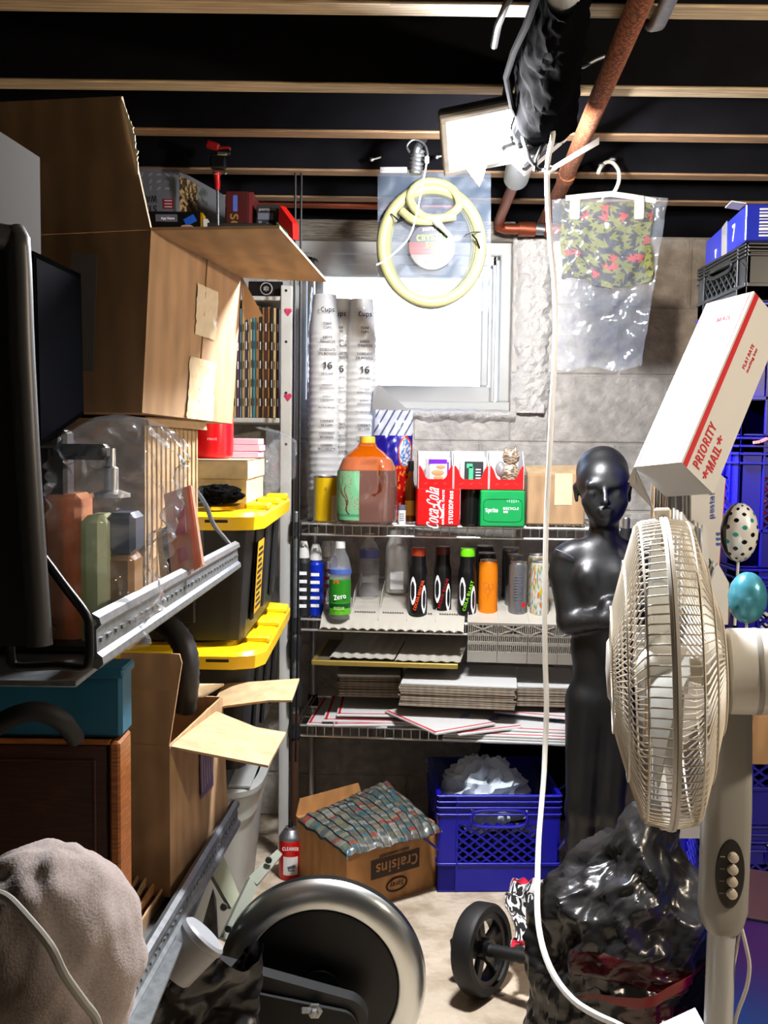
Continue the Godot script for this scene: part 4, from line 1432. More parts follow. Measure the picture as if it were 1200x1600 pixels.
func flat_box(called: String, label: String, cat: String, px0: float, px1: float, py: float, d: float, n: int, th_each: float, dep: float, m: Material, top_m: Material, turn := 0.0, group := "") -> Node3D:
	var a := at(px0, py, d)
	var b := at(px1, py, d)
	var w := b.x - a.x
	var t := thing(called, label, cat, Vector3((a.x + b.x) * 0.5, a.y, -d), turn, group)
	for k in n:
		var g := G.new()
		g.box(Vector3(rng.randf_range(-0.004, 0.004), th_each * (k + 0.5), -dep * 0.5 + rng.randf_range(-0.004, 0.004)), Vector3(w, th_each * 0.86, dep), 0.0008, Basis(Vector3.UP, rng.randf_range(-0.012, 0.012)))
		part("sheet", g, m if k < n - 1 else top_m, t)
	return t

func mailer(label: String, px: float, d: float, y: float, w: float, dep: float, turn: float, tilt := 0.0, thick := 0.004) -> Node3D:
	var p := at(px, 800, d)
	var t := thing("mailer", label, "mailer", Vector3(p.x, y, -d), turn, "flat white mailers on the bottom shelf")
	t.rotation.x = tilt
	var g := G.new()
	g.box(Vector3(0, thick * 0.5, -dep * 0.5), Vector3(w, thick, dep), 0.001)
	part("sheet", g, mats["card_white"], t)
	g = G.new()
	g.box(Vector3(0, thick + 0.0003, -0.012), Vector3(w * 0.985, 0.0006, 0.006))
	g.box(Vector3(-w * 0.47, thick + 0.0003, -dep * 0.5), Vector3(0.007, 0.0006, dep * 0.95))
	part("red_stripe", g, mats["red_print"], t)
	g = G.new()
	for k in 3: g.box(Vector3(w * 0.3 + 0.01 * k, thick + 0.0003, -dep * 0.35 - k * 0.012), Vector3(w * 0.16, 0.0006, 0.006))
	part("blue_mark", g, mats["blue_print"], t)
	return t

func build_low_shelf() -> void:
	var y := 0.409
	# picture frame board with a gold edge lying on the cardboard stacks
	var a := at(486, 1048, 2.80)
	var b := at(716, 1054, 2.76)
	var yb := 0.603
	var th := thing("framed_board", "flat framed board with a gold edge lying under the white trays", "framed board", Vector3((a.x + b.x) * 0.5, yb - 0.014, -2.78), deg_to_rad(-4.0))
	var g := G.new()
	var w := b.x - a.x
	g.box(Vector3(0, 0.006, -0.16), Vector3(w, 0.010, 0.30), 0.001)
	part("board", g, mat("board_olive", Color(0.36, 0.33, 0.25), 0.6), th)
	for e in [[0.0, 0.0, w, 0.012], [0.0, -0.31, w, 0.012]]:
		g = G.new()
		g.box(Vector3(e[0], 0.007, e[1] - 0.006), Vector3(e[2], 0.014, e[3]), 0.002)
		part("gold_rail", g, mats["gold"], th)
	for s in [-1.0, 1.0]:
		g = G.new()
		g.box(Vector3(s * (w * 0.5 - 0.006), 0.007, -0.16), Vector3(0.012, 0.014, 0.30), 0.002)
		part("gold_rail", g, mats["gold"], th)
	for k in 2:
		var px := [565.0, 668.0]
		var q := at(px[k], 1040, 2.78)
		var t2 := thing("lane_insert", ["white ribbed plastic insert lying on the gold edged board, left one", "white ribbed plastic insert on the gold edged board, right one under the tray"][k], "tray insert", Vector3(q.x, 0.606, -2.805 - k * 0.0 + 0.03 * k), deg_to_rad(-4.0), "white inserts on the framed board")
		g = G.new()
		g.grid(24, 10, func(u: float, v: float) -> Vector3:
			return Vector3((u - 0.5) * 0.182 + 0.03 * v, 0.004 + v * 0.028 + 0.002 * sin(u * TAU * 6.0), -v * 0.24), 0.002)
		part("sheet", g, mats["tray_white"], t2)
	# corrugated stacks
	flat_box("cardboard_stack", "left stack of folded grey brown cardboard under the gold edged board", "cardboard stack", 528, 626, 1089, 2.86, 9, 0.0075, 0.22, mats["card_grey"], mats["card_white"], deg_to_rad(-2.0), "folded cardboard stacks")
	flat_box("cardboard_stack", "middle and tallest stack of folded cardboard with a white top", "cardboard stack", 623, 804, 1105, 2.74, 10, 0.0066, 0.26, mats["card_grey"], mats["card_white"], deg_to_rad(-7.0), "folded cardboard stacks")
	flat_box("cardboard_stack", "right stack of folded cardboard partly behind the mannequin", "cardboard stack", 808, 905, 1104, 2.80, 8, 0.0075, 0.24, mats["card_grey"], mats["card_white"], deg_to_rad(-3.0), "folded cardboard stacks")
	# mailers
	var lay := [
		["white mailer lowest at the left end of the bottom shelf", 545, 2.80, 0.411, 0.23, 0.3, -0.10, 0.0], ["white mailer second from below at the left end", 600, 2.79, 0.417, 0.27, 0.3, 0.06, 0.0],
		["white mailer third from below, its left corner poking out", 590, 2.80, 0.423, 0.30, 0.28, -0.04, 0.0], ["white mailer beside the left cardboard stack with a blue mark", 598, 2.81, 0.438, 0.25, 0.28, -0.02, 0.0],
		["white mailer pulled out and turned, its red striped corner pointing forward", 735, 2.66, 0.447, 0.20, 0.26, 0.55, 0.0], ["white mailer under the turned one, right corner showing", 775, 2.68, 0.436, 0.20, 0.26, 0.42, 0.0],
		["white mailer lowest of the right pile over the blue crate", 800, 2.665, 0.411, 0.35, 0.3, -0.09, 0.0], ["white mailer second of the right pile", 798, 2.67, 0.418, 0.34, 0.3, -0.10, 0.0], ["white mailer third of the right pile", 800, 2.67, 0.425, 0.345, 0.3, -0.09, 0.0], ["white mailer topmost of the right pile with faint blue print", 838, 2.70, 0.432, 0.22, 0.28, -0.12, 0.0], ["white mailer at the back right with a red edge near the mannequin", 845, 2.78, 0.452, 0.24, 0.25, -0.3, 0.0]]
	for l in lay:
		mailer(l[0], l[1], l[2], l[3], l[4], l[5], l[6], l[7], 0.0055)

# ---------------------------------------------------------------- field modelling: bones with radii, smooth union, surface nets
class Field:
	var lo: Vector3
	var cell: float
	var n: Vector3i
	var f := PackedFloat32Array()

	func _init(a: Vector3, b: Vector3, c: float) -> void:
		lo = a
		cell = c
		n = Vector3i(((b - a) / c).ceil()) + Vector3i.ONE
		f.resize(n.x * n.y * n.z)
		f.fill(1.0)

	func bone(a: Vector3, b: Vector3, ra: float, rb: float, k := 0.02, carve := false, squash := Vector3.ONE) -> void:
		var m := maxf(ra, rb) * maxf(squash.x, maxf(squash.y, squash.z)) + k * 2.0 + cell * 2.0
		var mn := Vector3(minf(a.x, b.x), minf(a.y, b.y), minf(a.z, b.z)) - Vector3(m, m, m)
		var mx := Vector3(maxf(a.x, b.x), maxf(a.y, b.y), maxf(a.z, b.z)) + Vector3(m, m, m)
		var i0 := Vector3i(((mn - lo) / cell).floor()).clamp(Vector3i.ZERO, n - Vector3i.ONE)
		var i1 := Vector3i(((mx - lo) / cell).ceil()).clamp(Vector3i.ZERO, n - Vector3i.ONE)
		var ab := b - a
		var l2 := maxf(ab.length_squared(), 1e-9)
		for z in range(i0.z, i1.z + 1):
			for y in range(i0.y, i1.y + 1):
				var row := (z * n.y + y) * n.x
				for x in range(i0.x, i1.x + 1):
					var p := lo + Vector3(x, y, z) * cell
					var t := clampf((p - a).dot(ab) / l2, 0.0, 1.0)
					var d := ((p - a - ab * t) / squash).length() - lerpf(ra, rb, t)
					var o := f[row + x]
					if carve:
						d = -d
						var h := clampf(0.5 - 0.5 * (o - d) / k, 0.0, 1.0)
						f[row + x] = lerpf(o, d, h) + k * h * (1.0 - h)
					else:
						var h := clampf(0.5 + 0.5 * (o - d) / k, 0.0, 1.0)
						f[row + x] = lerpf(o, d, h) - k * h * (1.0 - h)

	func into(g: G, ymin := -100.0, ymax := 100.0) -> void:
		var id := {}
		var pos := PackedVector3Array()
		var sx := 1
		var sy := n.x
		var sz := n.x * n.y
		var corner := [0, sx, sy, sx + sy, sz, sz + sx, sz + sy, sz + sx + sy]
		var off := [Vector3(0, 0, 0), Vector3(1, 0, 0), Vector3(0, 1, 0), Vector3(1, 1, 0), Vector3(0, 0, 1), Vector3(1, 0, 1), Vector3(0, 1, 1), Vector3(1, 1, 1)]
		var edges := [[0, 1], [2, 3], [4, 5], [6, 7], [0, 2], [1, 3], [4, 6], [5, 7], [0, 4], [1, 5], [2, 6], [3, 7]]
		for z in n.z - 1:
			for y in n.y - 1:
				for x in n.x - 1:
					var i := z * sz + y * sy + x
					var s := f[i] < 0.0
					var mixed := false
					for c in 7:
						if (f[i + corner[c + 1]] < 0.0) != s:
							mixed = true
							break
					if not mixed: continue
					var sum := Vector3()
					var cnt := 0
					for e in edges:
						var a := f[i + corner[e[0]]]
						var b := f[i + corner[e[1]]]
						if (a < 0.0) != (b < 0.0):
							sum += (off[e[0]] as Vector3).lerp(off[e[1]], a / (a - b))
							cnt += 1
					id[i] = pos.size()
					pos.append(lo + (Vector3(x, y, z) + sum / cnt) * cell)
		for i in id:
			var p: Vector3 = pos[id[i]]
			if p.y < ymin or p.y > ymax: continue
			for ax in 3:
				var st: int = [sx, sy, sz][ax]
				var u: int = [sy, sz, sx][ax]
				var w: int = [sz, sx, sy][ax]
				if not (id.has(i - u) and id.has(i - w) and id.has(i - u - w)): continue
				var a: float = f[i]
				var b: float = f[i + st]
				if (a < 0.0) == (b < 0.0): continue
				var q0: Vector3 = pos[id[i - u - w]]
				var q1: Vector3 = pos[id[i - w]]
				var q2: Vector3 = pos[id[i]]
				var q3: Vector3 = pos[id[i - u]]
				if a < 0.0: g.q(q0, q1, q2, q3)
				else: g.q(q3, q2, q1, q0)

func build_mannequin() -> void:
	var d := 2.46
	var th := thing("mannequin", "glossy black child mannequin with folded arms standing between the rack and the fan", "mannequin", Vector3(at(941, 800, d).x, 0, -d))
	var P := func(px: float, py: float, dz: float) -> Vector3: return at(px, py, d - dz)
	var g := wg(th)
	var base := th.position
	var fb := Field.new(Vector3(base.x - 0.2, 0.02, base.z - 0.15), Vector3(base.x + 0.2, 1.08, base.z + 0.2), 0.009)
	var hip: Vector3 = P.call(941, 1090, 0)
	var flat := Vector3(1.25, 1, 0.85)
	# trunk
	fb.bone(P.call(942, 885, 0.0), P.call(942, 940, 0.01), 0.062, 0.062, 0.03, false, Vector3(1.15, 1, 0.85))
	fb.bone(P.call(918, 900, 0.035), P.call(918, 905, 0.035), 0.034, 0.034, 0.03)
	fb.bone(P.call(966, 900, 0.035), P.call(966, 905, 0.035), 0.034, 0.034, 0.03)
	fb.bone(P.call(942, 940, 0.01), P.call(941, 1010, 0.008), 0.058, 0.055, 0.03, false, flat)
	fb.bone(P.call(941, 1010, 0.005), hip, 0.055, 0.062, 0.03, false, flat)
	fb.bone(P.call(900, 862, 0), P.call(986, 862, 0), 0.032, 0.032, 0.03)
	fb.bone(P.call(943, 845, 0), P.call(944, 800, 0.0), 0.038, 0.034, 0.025)
	# thighs, shanks, feet
	for s in [-1.0, 1.0]:
		var h := hip + Vector3(s * 0.036, -0.01, 0)
		var kn := Vector3(base.x + s * 0.035, 0.31, base.z + 0.012)
		var an := Vector3(base.x + s * 0.034, 0.065, base.z - 0.012)
		fb.bone(h, kn, 0.056, 0.038, 0.018)
		fb.bone(kn, an, 0.038, 0.023, 0.015)
		fb.bone(kn + Vector3(0, -0.06, -0.012), kn + Vector3(0, -0.1, -0.012), 0.034, 0.03, 0.02)
		fb.bone(an + Vector3(0, -0.02, -0.012), an + Vector3(s * 0.012, -0.038, 0.075), 0.022, 0.018, 0.015)
	# arms: upper arms hang, forearms fold across the belly
	fb.bone(P.call(884, 872, 0.0), P.call(880, 900, 0.0), 0.036, 0.034, 0.02)
	fb.bone(P.call(880, 895, 0.0), P.call(889, 972, 0.022), 0.034, 0.028, 0.012)
	fb.bone(P.call(889, 972, 0.022), P.call(945, 968, 0.085), 0.029, 0.023, 0.012)
	fb.bone(P.call(945, 968, 0.085), P.call(966, 964, 0.092), 0.022, 0.020, 0.012)
	fb.bone(P.call(1002, 872, 0.0), P.call(1008, 960, 0.02), 0.035, 0.028, 0.012)
	fb.bone(P.call(1008, 960, 0.02), P.call(952, 948, 0.08), 0.028, 0.022, 0.012)
	# hands resting on the other forearm: palm and fingers
	for k in 4:
		fb.bone(P.call(968, 958 + k * 5.5, 0.098), P.call(984, 956 + k * 6.0, 0.105), 0.010, 0.009, 0.006)
	fb.into(g, 0.0, P.call(944, 826, 0.0).y + 0.004)
	# head on a finer grid
	var c: Vector3 = P.call(942, 755, 0)
	var fh := Field.new(c - Vector3(0.105, 0.15, 0.115), c + Vector3(0.105, 0.115, 0.125), 0.0042)
	fh.bone(P.call(941, 738, -0.018), P.call(942, 748, 0.002), 0.064, 0.062, 0.02, false, Vector3(0.99, 1.02, 1.12))
	fh.bone(P.call(943, 760, 0.015), P.call(945, 791, 0.026), 0.056, 0.047, 0.025, false, Vector3(1, 1, 0.95))
	fh.bone(P.call(946, 799, 0.034), P.call(947, 805, 0.040), 0.033, 0.026, 0.022)
	fh.bone(P.call(944, 850, 0), P.call(944, 790, -0.008), 0.038, 0.034, 0.02)
	fh.bone(P.call(923, 758, 0.062), P.call(963, 758, 0.062), 0.011, 0.011, 0.012)
	for x in [924.0, 965.0]:
		fh.bone(P.call(x, 770, 0.083), P.call(x, 770, 0.081), 0.0115, 0.0115, 0.014, true, Vector3(1.3, 0.75, 1.0))
		fh.bone(P.call(x, 770, 0.058), P.call(x, 770, 0.059), 0.011, 0.011, 0.005)
		fh.bone(P.call(x + (-4.0 if x < 940.0 else 4.0), 784, 0.046), P.call(x, 792, 0.044), 0.017, 0.015, 0.02)
	fh.bone(P.call(945, 764, 0.074), P.call(946, 784, 0.092), 0.0065, 0.0085, 0.007)
	fh.bone(P.call(941, 786, 0.082), P.call(951, 786, 0.082), 0.0065, 0.0065, 0.005)
	fh.bone(P.call(938, 797, 0.073), P.call(955, 797, 0.073), 0.0048, 0.0048, 0.004)
	fh.bone(P.call(940, 802, 0.072), P.call(953, 802, 0.072), 0.0054, 0.0054, 0.004)
	fh.bone(P.call(936, 799.5, 0.082), P.call(957, 799.5, 0.082), 0.0016, 0.0016, 0.003, true)
	fh.bone(P.call(947, 813, 0.06), P.call(947, 815, 0.06), 0.014, 0.012, 0.014)
	for s in [[899.0, -1.0], [985.0, 1.0]]:
		var e: Vector3 = P.call(s[0], 770, -0.008)
		fh.bone(e + Vector3(0, 0.014, -0.006), e + Vector3(-s[1] * 0.003, -0.016, 0.002), 0.011, 0.008, 0.006, false, Vector3(0.55, 1, 1))
		fh.bone(e + Vector3(s[1] * 0.006, 0.008, 0.004), e + Vector3(s[1] * 0.005, -0.006, 0.005), 0.0055, 0.0045, 0.004, true)
	fh.into(g, P.call(944, 828, 0.0).y, 10.0)
	part("body", g, mats["mannequin"], th, 180.0)
	g = wg(th)
	g.tube([P.call(868, 858, 0.034), P.call(878, 862, 0.043), P.call(890, 868, 0.046), P.call(896, 872, 0.044)], 0.0012, 5)
	part("shoulder_seam", g, mats["grey_ink"], th)
	g = G.new()
	g.lathe([Vector2(0, 0), Vector2(0.14, 0), Vector2(0.14, 0.006), Vector2(0.13, 0.011), Vector2(0, 0.012)], 36)
	part("base_plate", g, mats["steel"], th)

func build_fan() -> void:
	var d := 1.46
	var col := at(1137, 1200, d)
	var th := thing("pedestal_fan", "large white pedestal fan turned sideways, its wire cage in the right foreground", "fan", Vector3(col.x, 0, -d))
	var c := at(1039, 1047, 1.45)
	var ax := Vector3(-0.972, -0.045, -0.20).normalized()
	var zz := ax.cross(Vector3.UP).normalized()
	var bs := Basis(ax, zz.cross(ax), zz)            # x forward, y up, z towards the viewer's side
	if bs.z.z < 0.0: bs = Basis(ax, -(ax.cross(zz)) * -1.0, zz)
	var X := Transform3D(bs, c)
	var to := th.transform.affine_inverse() * X
	var R := 0.2235
	# cages
	var cage := func(s: float, count: int, twist: float) -> G:
		var g := G.new()
		g.x = to
		for k in count:
			var a0 := TAU * k / count
			var pts := []
			for q in [[R - 0.002, 0.004, 0.0], [R - 0.006, 0.030, 0.0], [R - 0.013, 0.039, 0.01], [0.155, 0.056, 0.06], [0.092, 0.0735, 0.11], [0.045, 0.078, 0.14]]:
				var a: float = a0 + q[2] * twist
				pts.append(Vector3(s * q[1], cos(a) * q[0], sin(a) * q[0]))
			g.tube(pts, 0.00125, 5)
		for q in [[R - 0.008, 0.034], [0.16, 0.0565], [0.092, 0.0757]]:
			var ring := []
			for k in 64:
				var a := TAU * k / 64
				ring.append(Vector3(s * q[1], cos(a) * q[0], sin(a) * q[0]))
			g.tube(ring, 0.0018, 5, true)
		return g
	part("front_grill", cage.call(1.0, 104, 2.0), mats["fan_wire"], th).set_meta("kind", "stuff")
	part("rear_grill", cage.call(-1.0, 104, -2.0), mats["fan_wire"], th).set_meta("kind", "stuff")
	var g := G.new()
	g.x = to * Transform3D(Basis(Vector3.BACK, -PI / 2), Vector3())
	g.lathe([Vector2(R - 0.004, -0.0055), Vector2(R + 0.002, -0.0055), Vector2(R + 0.003, -0.001), Vector2(R + 0.0005, 0.0), Vector2(R + 0.003, 0.001), Vector2(R + 0.002, 0.0055), Vector2(R - 0.004, 0.0055), Vector2(R - 0.004, -0.0055)], 96)
	part("cage_rim", g, mats["fan_white"], th)
	for s in [[1.0, 0.0], [-1.0, 0.0], [0.35, 0.94]]:
		g = G.new()
		g.x = to
		g.box(Vector3(0, s[0] * (R + 0.006), s[1] * (R + 0.006)), Vector3(0.024, 0.016, 0.018), 0.003)
		part("rim_clip", g, mats["fan_wire"], th)
	g = G.new()
	g.x = to * Transform3D(Basis(Vector3.BACK, -PI / 2), Vector3())
	g.lathe([Vector2(0.0, 0.072), Vector2(0.046, 0.072), Vector2(0.048, 0.078), Vector2(0.04, 0.083), Vector2(0, 0.085)], 36)
	part("front_badge", g, mats["fan_white"], th)
	# blades on their hub
	g = G.new()
	g.x = to * Transform3D(Basis(Vector3.BACK, -PI / 2), Vector3())
	g.lathe([Vector2(0, -0.03), Vector2(0.034, -0.03), Vector2(0.036, 0.012), Vector2(0.03, 0.03), Vector2(0.012, 0.04), Vector2(0, 0.041)], 30)
	part("hub", g, mats["white_plastic"], th)
	for k in 3:
		g = G.new()
		g.x = to * Transform3D(Basis(Vector3.RIGHT, TAU * k / 3.0 + 0.55), Vector3())
		g.grid(14, 12, func(u: float, v: float) -> Vector3:
			var r := lerpf(0.03, 0.192, v)
			var wd := lerpf(0.5, 0.62, v) * (1.0 - 0.25 * smoothstep(0.8, 1.0, v) * absf(u - 0.5) * 2.0)
			var a := (u - 0.5) * 2.0 * wd + v * 0.25
			var x := (u - 0.5) * 0.055 * (1.0 - 0.3 * v) + 0.008 * sin(u * PI)
			return Vector3(x, cos(a) * r, sin(a) * r), 0.002)
		part("blade", g, mat("blade", Color(0.72, 0.73, 0.71), 0.3, 0.0, {"back": Color(0.3, 0.3, 0.3)}), th)
	# motor
	g = G.new()
	g.x = to * Transform3D(Basis(Vector3.BACK, -PI / 2), Vector3())
	g.lathe([Vector2(0, -0.27), Vector2(0.03, -0.266), Vector2(0.05, -0.25), Vector2(0.06, -0.2), Vector2(0.0615, -0.12), Vector2(0.0615, -0.088), Vector2(0.055, -0.084), Vector2(0, -0.084)], 44)
	part("motor_housing", g, mats["white_plastic"], th)
	g = G.new()
	g.x = to * Transform3D(Basis(Vector3.BACK, -PI / 2), Vector3())
	g.lathe([Vector2(0, -0.084), Vector2(0.045, -0.084), Vector2(0.042, -0.06), Vector2(0.02, -0.05), Vector2(0.012, -0.02), Vector2(0, -0.02)], 30)
	part("motor_nose", g, mats["fan_wire"], th)
	g = G.new()
	g.x = to * Transform3D(Basis(Vector3.BACK, -PI / 2), Vector3())
	g.lathe([Vector2(0.0616, -0.130), Vector2(0.0622, -0.128), Vector2(0.0622, -0.124), Vector2(0.0616, -0.122)], 44)
	part("housing_seam", g, mats["fan_grey"], th)
	# control column
	var y0 := at(1137, 1452, d).y
	var y1 := at(1137, 1100, d).y
	g = G.new()
	var sect := func(y: float, w: float, t: float) -> Array:
		var o := []
		for k in 24:
			var a := TAU * k / 24
			o.append(Vector3(signf(cos(a)) * pow(absf(cos(a)), 0.6) * w, y, -signf(sin(a)) * pow(absf(sin(a)), 0.7) * t))
		return o
	var rows := []
	for q in [[0.0, 0.020, 0.020], [0.0, 0.024, 0.022], [0.03, 0.029, 0.026], [0.1, 0.0345, 0.03], [0.55, 0.0345, 0.031], [0.9, 0.030, 0.03], [1.0, 0.027, 0.028], [1.06, 0.022, 0.026]]:
		rows.append(sect.call(lerpf(y0, y1, q[0]), q[1], q[2]))
	for i in rows.size() - 1:
		for k in 24:
			g.q(rows[i][k], rows[i][(k + 1) % 24], rows[i + 1][(k + 1) % 24], rows[i + 1][k])
	part("control_column", g, mats["fan_grey"], th)
	var pc := at(1140, 1365, d - 0.03)
	pc = th.transform.affine_inverse() * pc
	g = G.new()
	g.x = Transform3D(Basis(Vector3.RIGHT, PI / 2), Vector3(pc.x, pc.y, 0.0295)).scaled_local(Vector3(1, 1, 1))
	g.lathe([Vector2(0, 0), Vector2(0.0212, 0), Vector2(0.0212, 0.003), Vector2(0.0195, 0.0045), Vector2(0, 0.0045)], 40, Transform3D(Basis.from_scale(Vector3(1, 1, 2.45)), Vector3()))
	var panel := part("control_panel", g, mat("panel_dark", Color(0.14, 0.14, 0.13), 0.45), th)
	for k in 4:
		g = G.new()
		g.x = Transform3D(Basis(Vector3.RIGHT, PI / 2), Vector3(pc.x + 0.002, pc.y + 0.027 - k * 0.0182, 0.0335))
		g.lathe([Vector2(0, 0), Vector2(0.0075, 0), Vector2(0.0072, 0.007), Vector2(0.005, 0.009), Vector2(0, 0.0095)], 24)
		part("button", g, mats["fan_wire"], panel)
	g = G.new()
	for k in 4: g.box(Vector3(pc.x - 0.0125, pc.y + 0.027 - k * 0.0182, 0.0343), Vector3(0.007, 0.0012, 0.0006))
	part("print", g, mats["fan_grey"], panel)
	g = G.new()
	g.lathe([Vector2(0, 0.0), Vector2(0.082, 0.0), Vector2(0.085, 0.012), Vector2(0.075, 0.024), Vector2(0.05, 0.04), Vector2(0.03, 0.06), Vector2(0.021, 0.08)], 40)
	part("base", g, mats["fan_grey"], th)
	g = G.new()
	g.lathe([Vector2(0.0212, 0.06), Vector2(0.0212, y0 + 0.01)], 28)
	part("pole", g, mat("pole_white", Color(0.72, 0.74, 0.75), 0.15, 0.0, {"spec": 0.7}), th)
	g = wg(th)
	g.tube(smooth_path([at(1157, 1448, 1.45), at(1150, 1490, 1.45), at(1143, 1530, 1.46), at(1139, 1570, 1.47)], 3), 0.0022, 6)
	g.tube(smooth_path([at(1158, 1448, 1.45), at(1166, 1480, 1.44), at(1171, 1510, 1.44), at(1166, 1545, 1.45), at(1150, 1590, 1.46), at(1142, 1640, 1.47)], 3), 0.003, 6)
	part("power_cord", g, mats["cord_white"], th)
	g = wg(th)
	g.ball(at(1128, 1133, d - 0.005), Vector3(0.024, 0.037, 0.02), 20, 14)
	part("tilt_knuckle", g, mats["fan_grey"], th)

# a wall of a milk crate in its own xy, from (0,0), facing +z
func crate_side(g: G, w: float, h: float, t: Transform3D) -> void:
	var old := g.x
	g.x = old * t
	var th := 0.004
	g.box(Vector3(w * 0.5, h * 0.135, -th), Vector3(w, h * 0.27, th * 2.0), 0.001)
	g.box(Vector3(w * 0.5, h * 0.285, -th * 0.5), Vector3(w, 0.008, th * 3.0), 0.001)
	g.box(Vector3(w * 0.5, h * 0.94, -th), Vector3(w, h * 0.12, th * 2.0), 0.001)
	for y in [0.99, 0.93, 0.87, 0.80]:
		g.box(Vector3(w * 0.5, h * y, -th * 0.4), Vector3(w, 0.005, th * 3.2), 0.001)
	for x in [0.075, 0.925]:
		g.box(Vector3(w * x, h * 0.5, -th), Vector3(w * 0.15, h * 0.98, th * 2.0), 0.001)
	for x in [0.155, 0.845]:
		g.box(Vector3(w * x, h * 0.5, -th * 0.5), Vector3(0.006, h * 0.98, th * 3.0), 0.001)
	# band with the hand hole
	var hx := 0.23
	for s in [-1.0, 1.0]:
		g.box(Vector3(w * 0.5 + s * w * (0.35 + hx) * 0.5, h * 0.77, -th), Vector3(w * (0.35 - hx), h * 0.16, th * 2.0), 0.001)
	g.box(Vector3(w * 0.5, h * 0.868, -th), Vector3(w * hx * 2.0, h * 0.035, th * 2.0), 0.001)
	var ring := []
	for k in 24:
		var a := TAU * k / 24
		ring.append(Vector3(w * 0.5 + signf(cos(a)) * pow(absf(cos(a)), 0.5) * w * hx, h * 0.76 + signf(sin(a)) * pow(absf(sin(a)), 0.7) * h * 0.09, 0.001))
	g.tube(ring, 0.005, 6, true)
	# lattice
	var x0 := w * 0.16
	var x1 := w * 0.84
	var y0 := h * 0.29
	var y1 := h * 0.70
	var step := 0.032
	for s in [-1.0, 1.0]:
		var k := -20
		while k < 40:
			var cx := x0 + k * step
			k += 1
			# the line x = cx + s * 1.3 * (y - y0)
			var ya := y0
			var yb := y1
			var xa: float = cx
			var xb: float = cx + s * 1.3 * (y1 - y0)
			if maxf(xa, xb) < x0 or minf(xa, xb) > x1: continue
			var tt := []
			for lim in [x0, x1]:
				if (xa - lim) * (xb - lim) < 0.0: tt.append([(lim - xa) / (xb - xa), lim])
			var a := Vector2(xa, ya)
			var b := Vector2(xb, yb)
			for q in tt:
				var p := Vector2(q[1], lerpf(ya, yb, q[0]))
				if a.x < x0 - 1e-5 and q[1] == x0 or a.x > x1 + 1e-5 and q[1] == x1: a = p
				elif b.x < x0 - 1e-5 and q[1] == x0 or b.x > x1 + 1e-5 and q[1] == x1: b = p
			if a.distance_to(b) < 0.006: continue
			var m := (a + b) * 0.5
			var dir := (b - a).normalized()
			g.box(Vector3(m.x, m.y, -th - s * 0.001), Vector3(a.distance_to(b), 0.0052, th * 1.4), 0.0, Basis(Vector3.BACK, dir.angle()))
	g.x = old

func crate(called: String, label: String, where: Vector3, turn: float, w: float, h: float, dp: float, m: Material, group := "") -> Node3D:
	var th := thing(called, label, "crate", where, turn, group)
	# origin: middle of the front bottom edge; body runs back
	var sides := [[w, Transform3D(Basis(), Vector3(-w * 0.5, 0, 0))], [w, Transform3D(Basis(Vector3.UP, PI), Vector3(w * 0.5, 0, -dp))], [dp, Transform3D(Basis(Vector3.UP, -PI / 2), Vector3(-w * 0.5, 0, -dp))], [dp, Transform3D(Basis(Vector3.UP, PI / 2), Vector3(w * 0.5, 0, 0))]]
	for s in sides:
		var g := G.new()
		crate_side(g, s[0], h, s[1])
		part("side_panel", g, m, th)
	var g := G.new()
	g.box(Vector3(0, 0.006, -dp * 0.5), Vector3(w - 0.004, 0.008, dp - 0.004))
	part("floor", g, m, th)
	return th

func crumple(g: G, c: Vector3, r: Vector3, s: float, amp: float, n := 40) -> void:
	g.ball(c, r, n, n / 2, func(v: Vector3) -> float:
		var p := (c + v * r.x) * 1.0
		return 1.0 + amp * (ridge(p, s) - 0.5) + amp * 0.5 * (ridge(p + Vector3(3, 1, 2), s * 2.3) - 0.5))

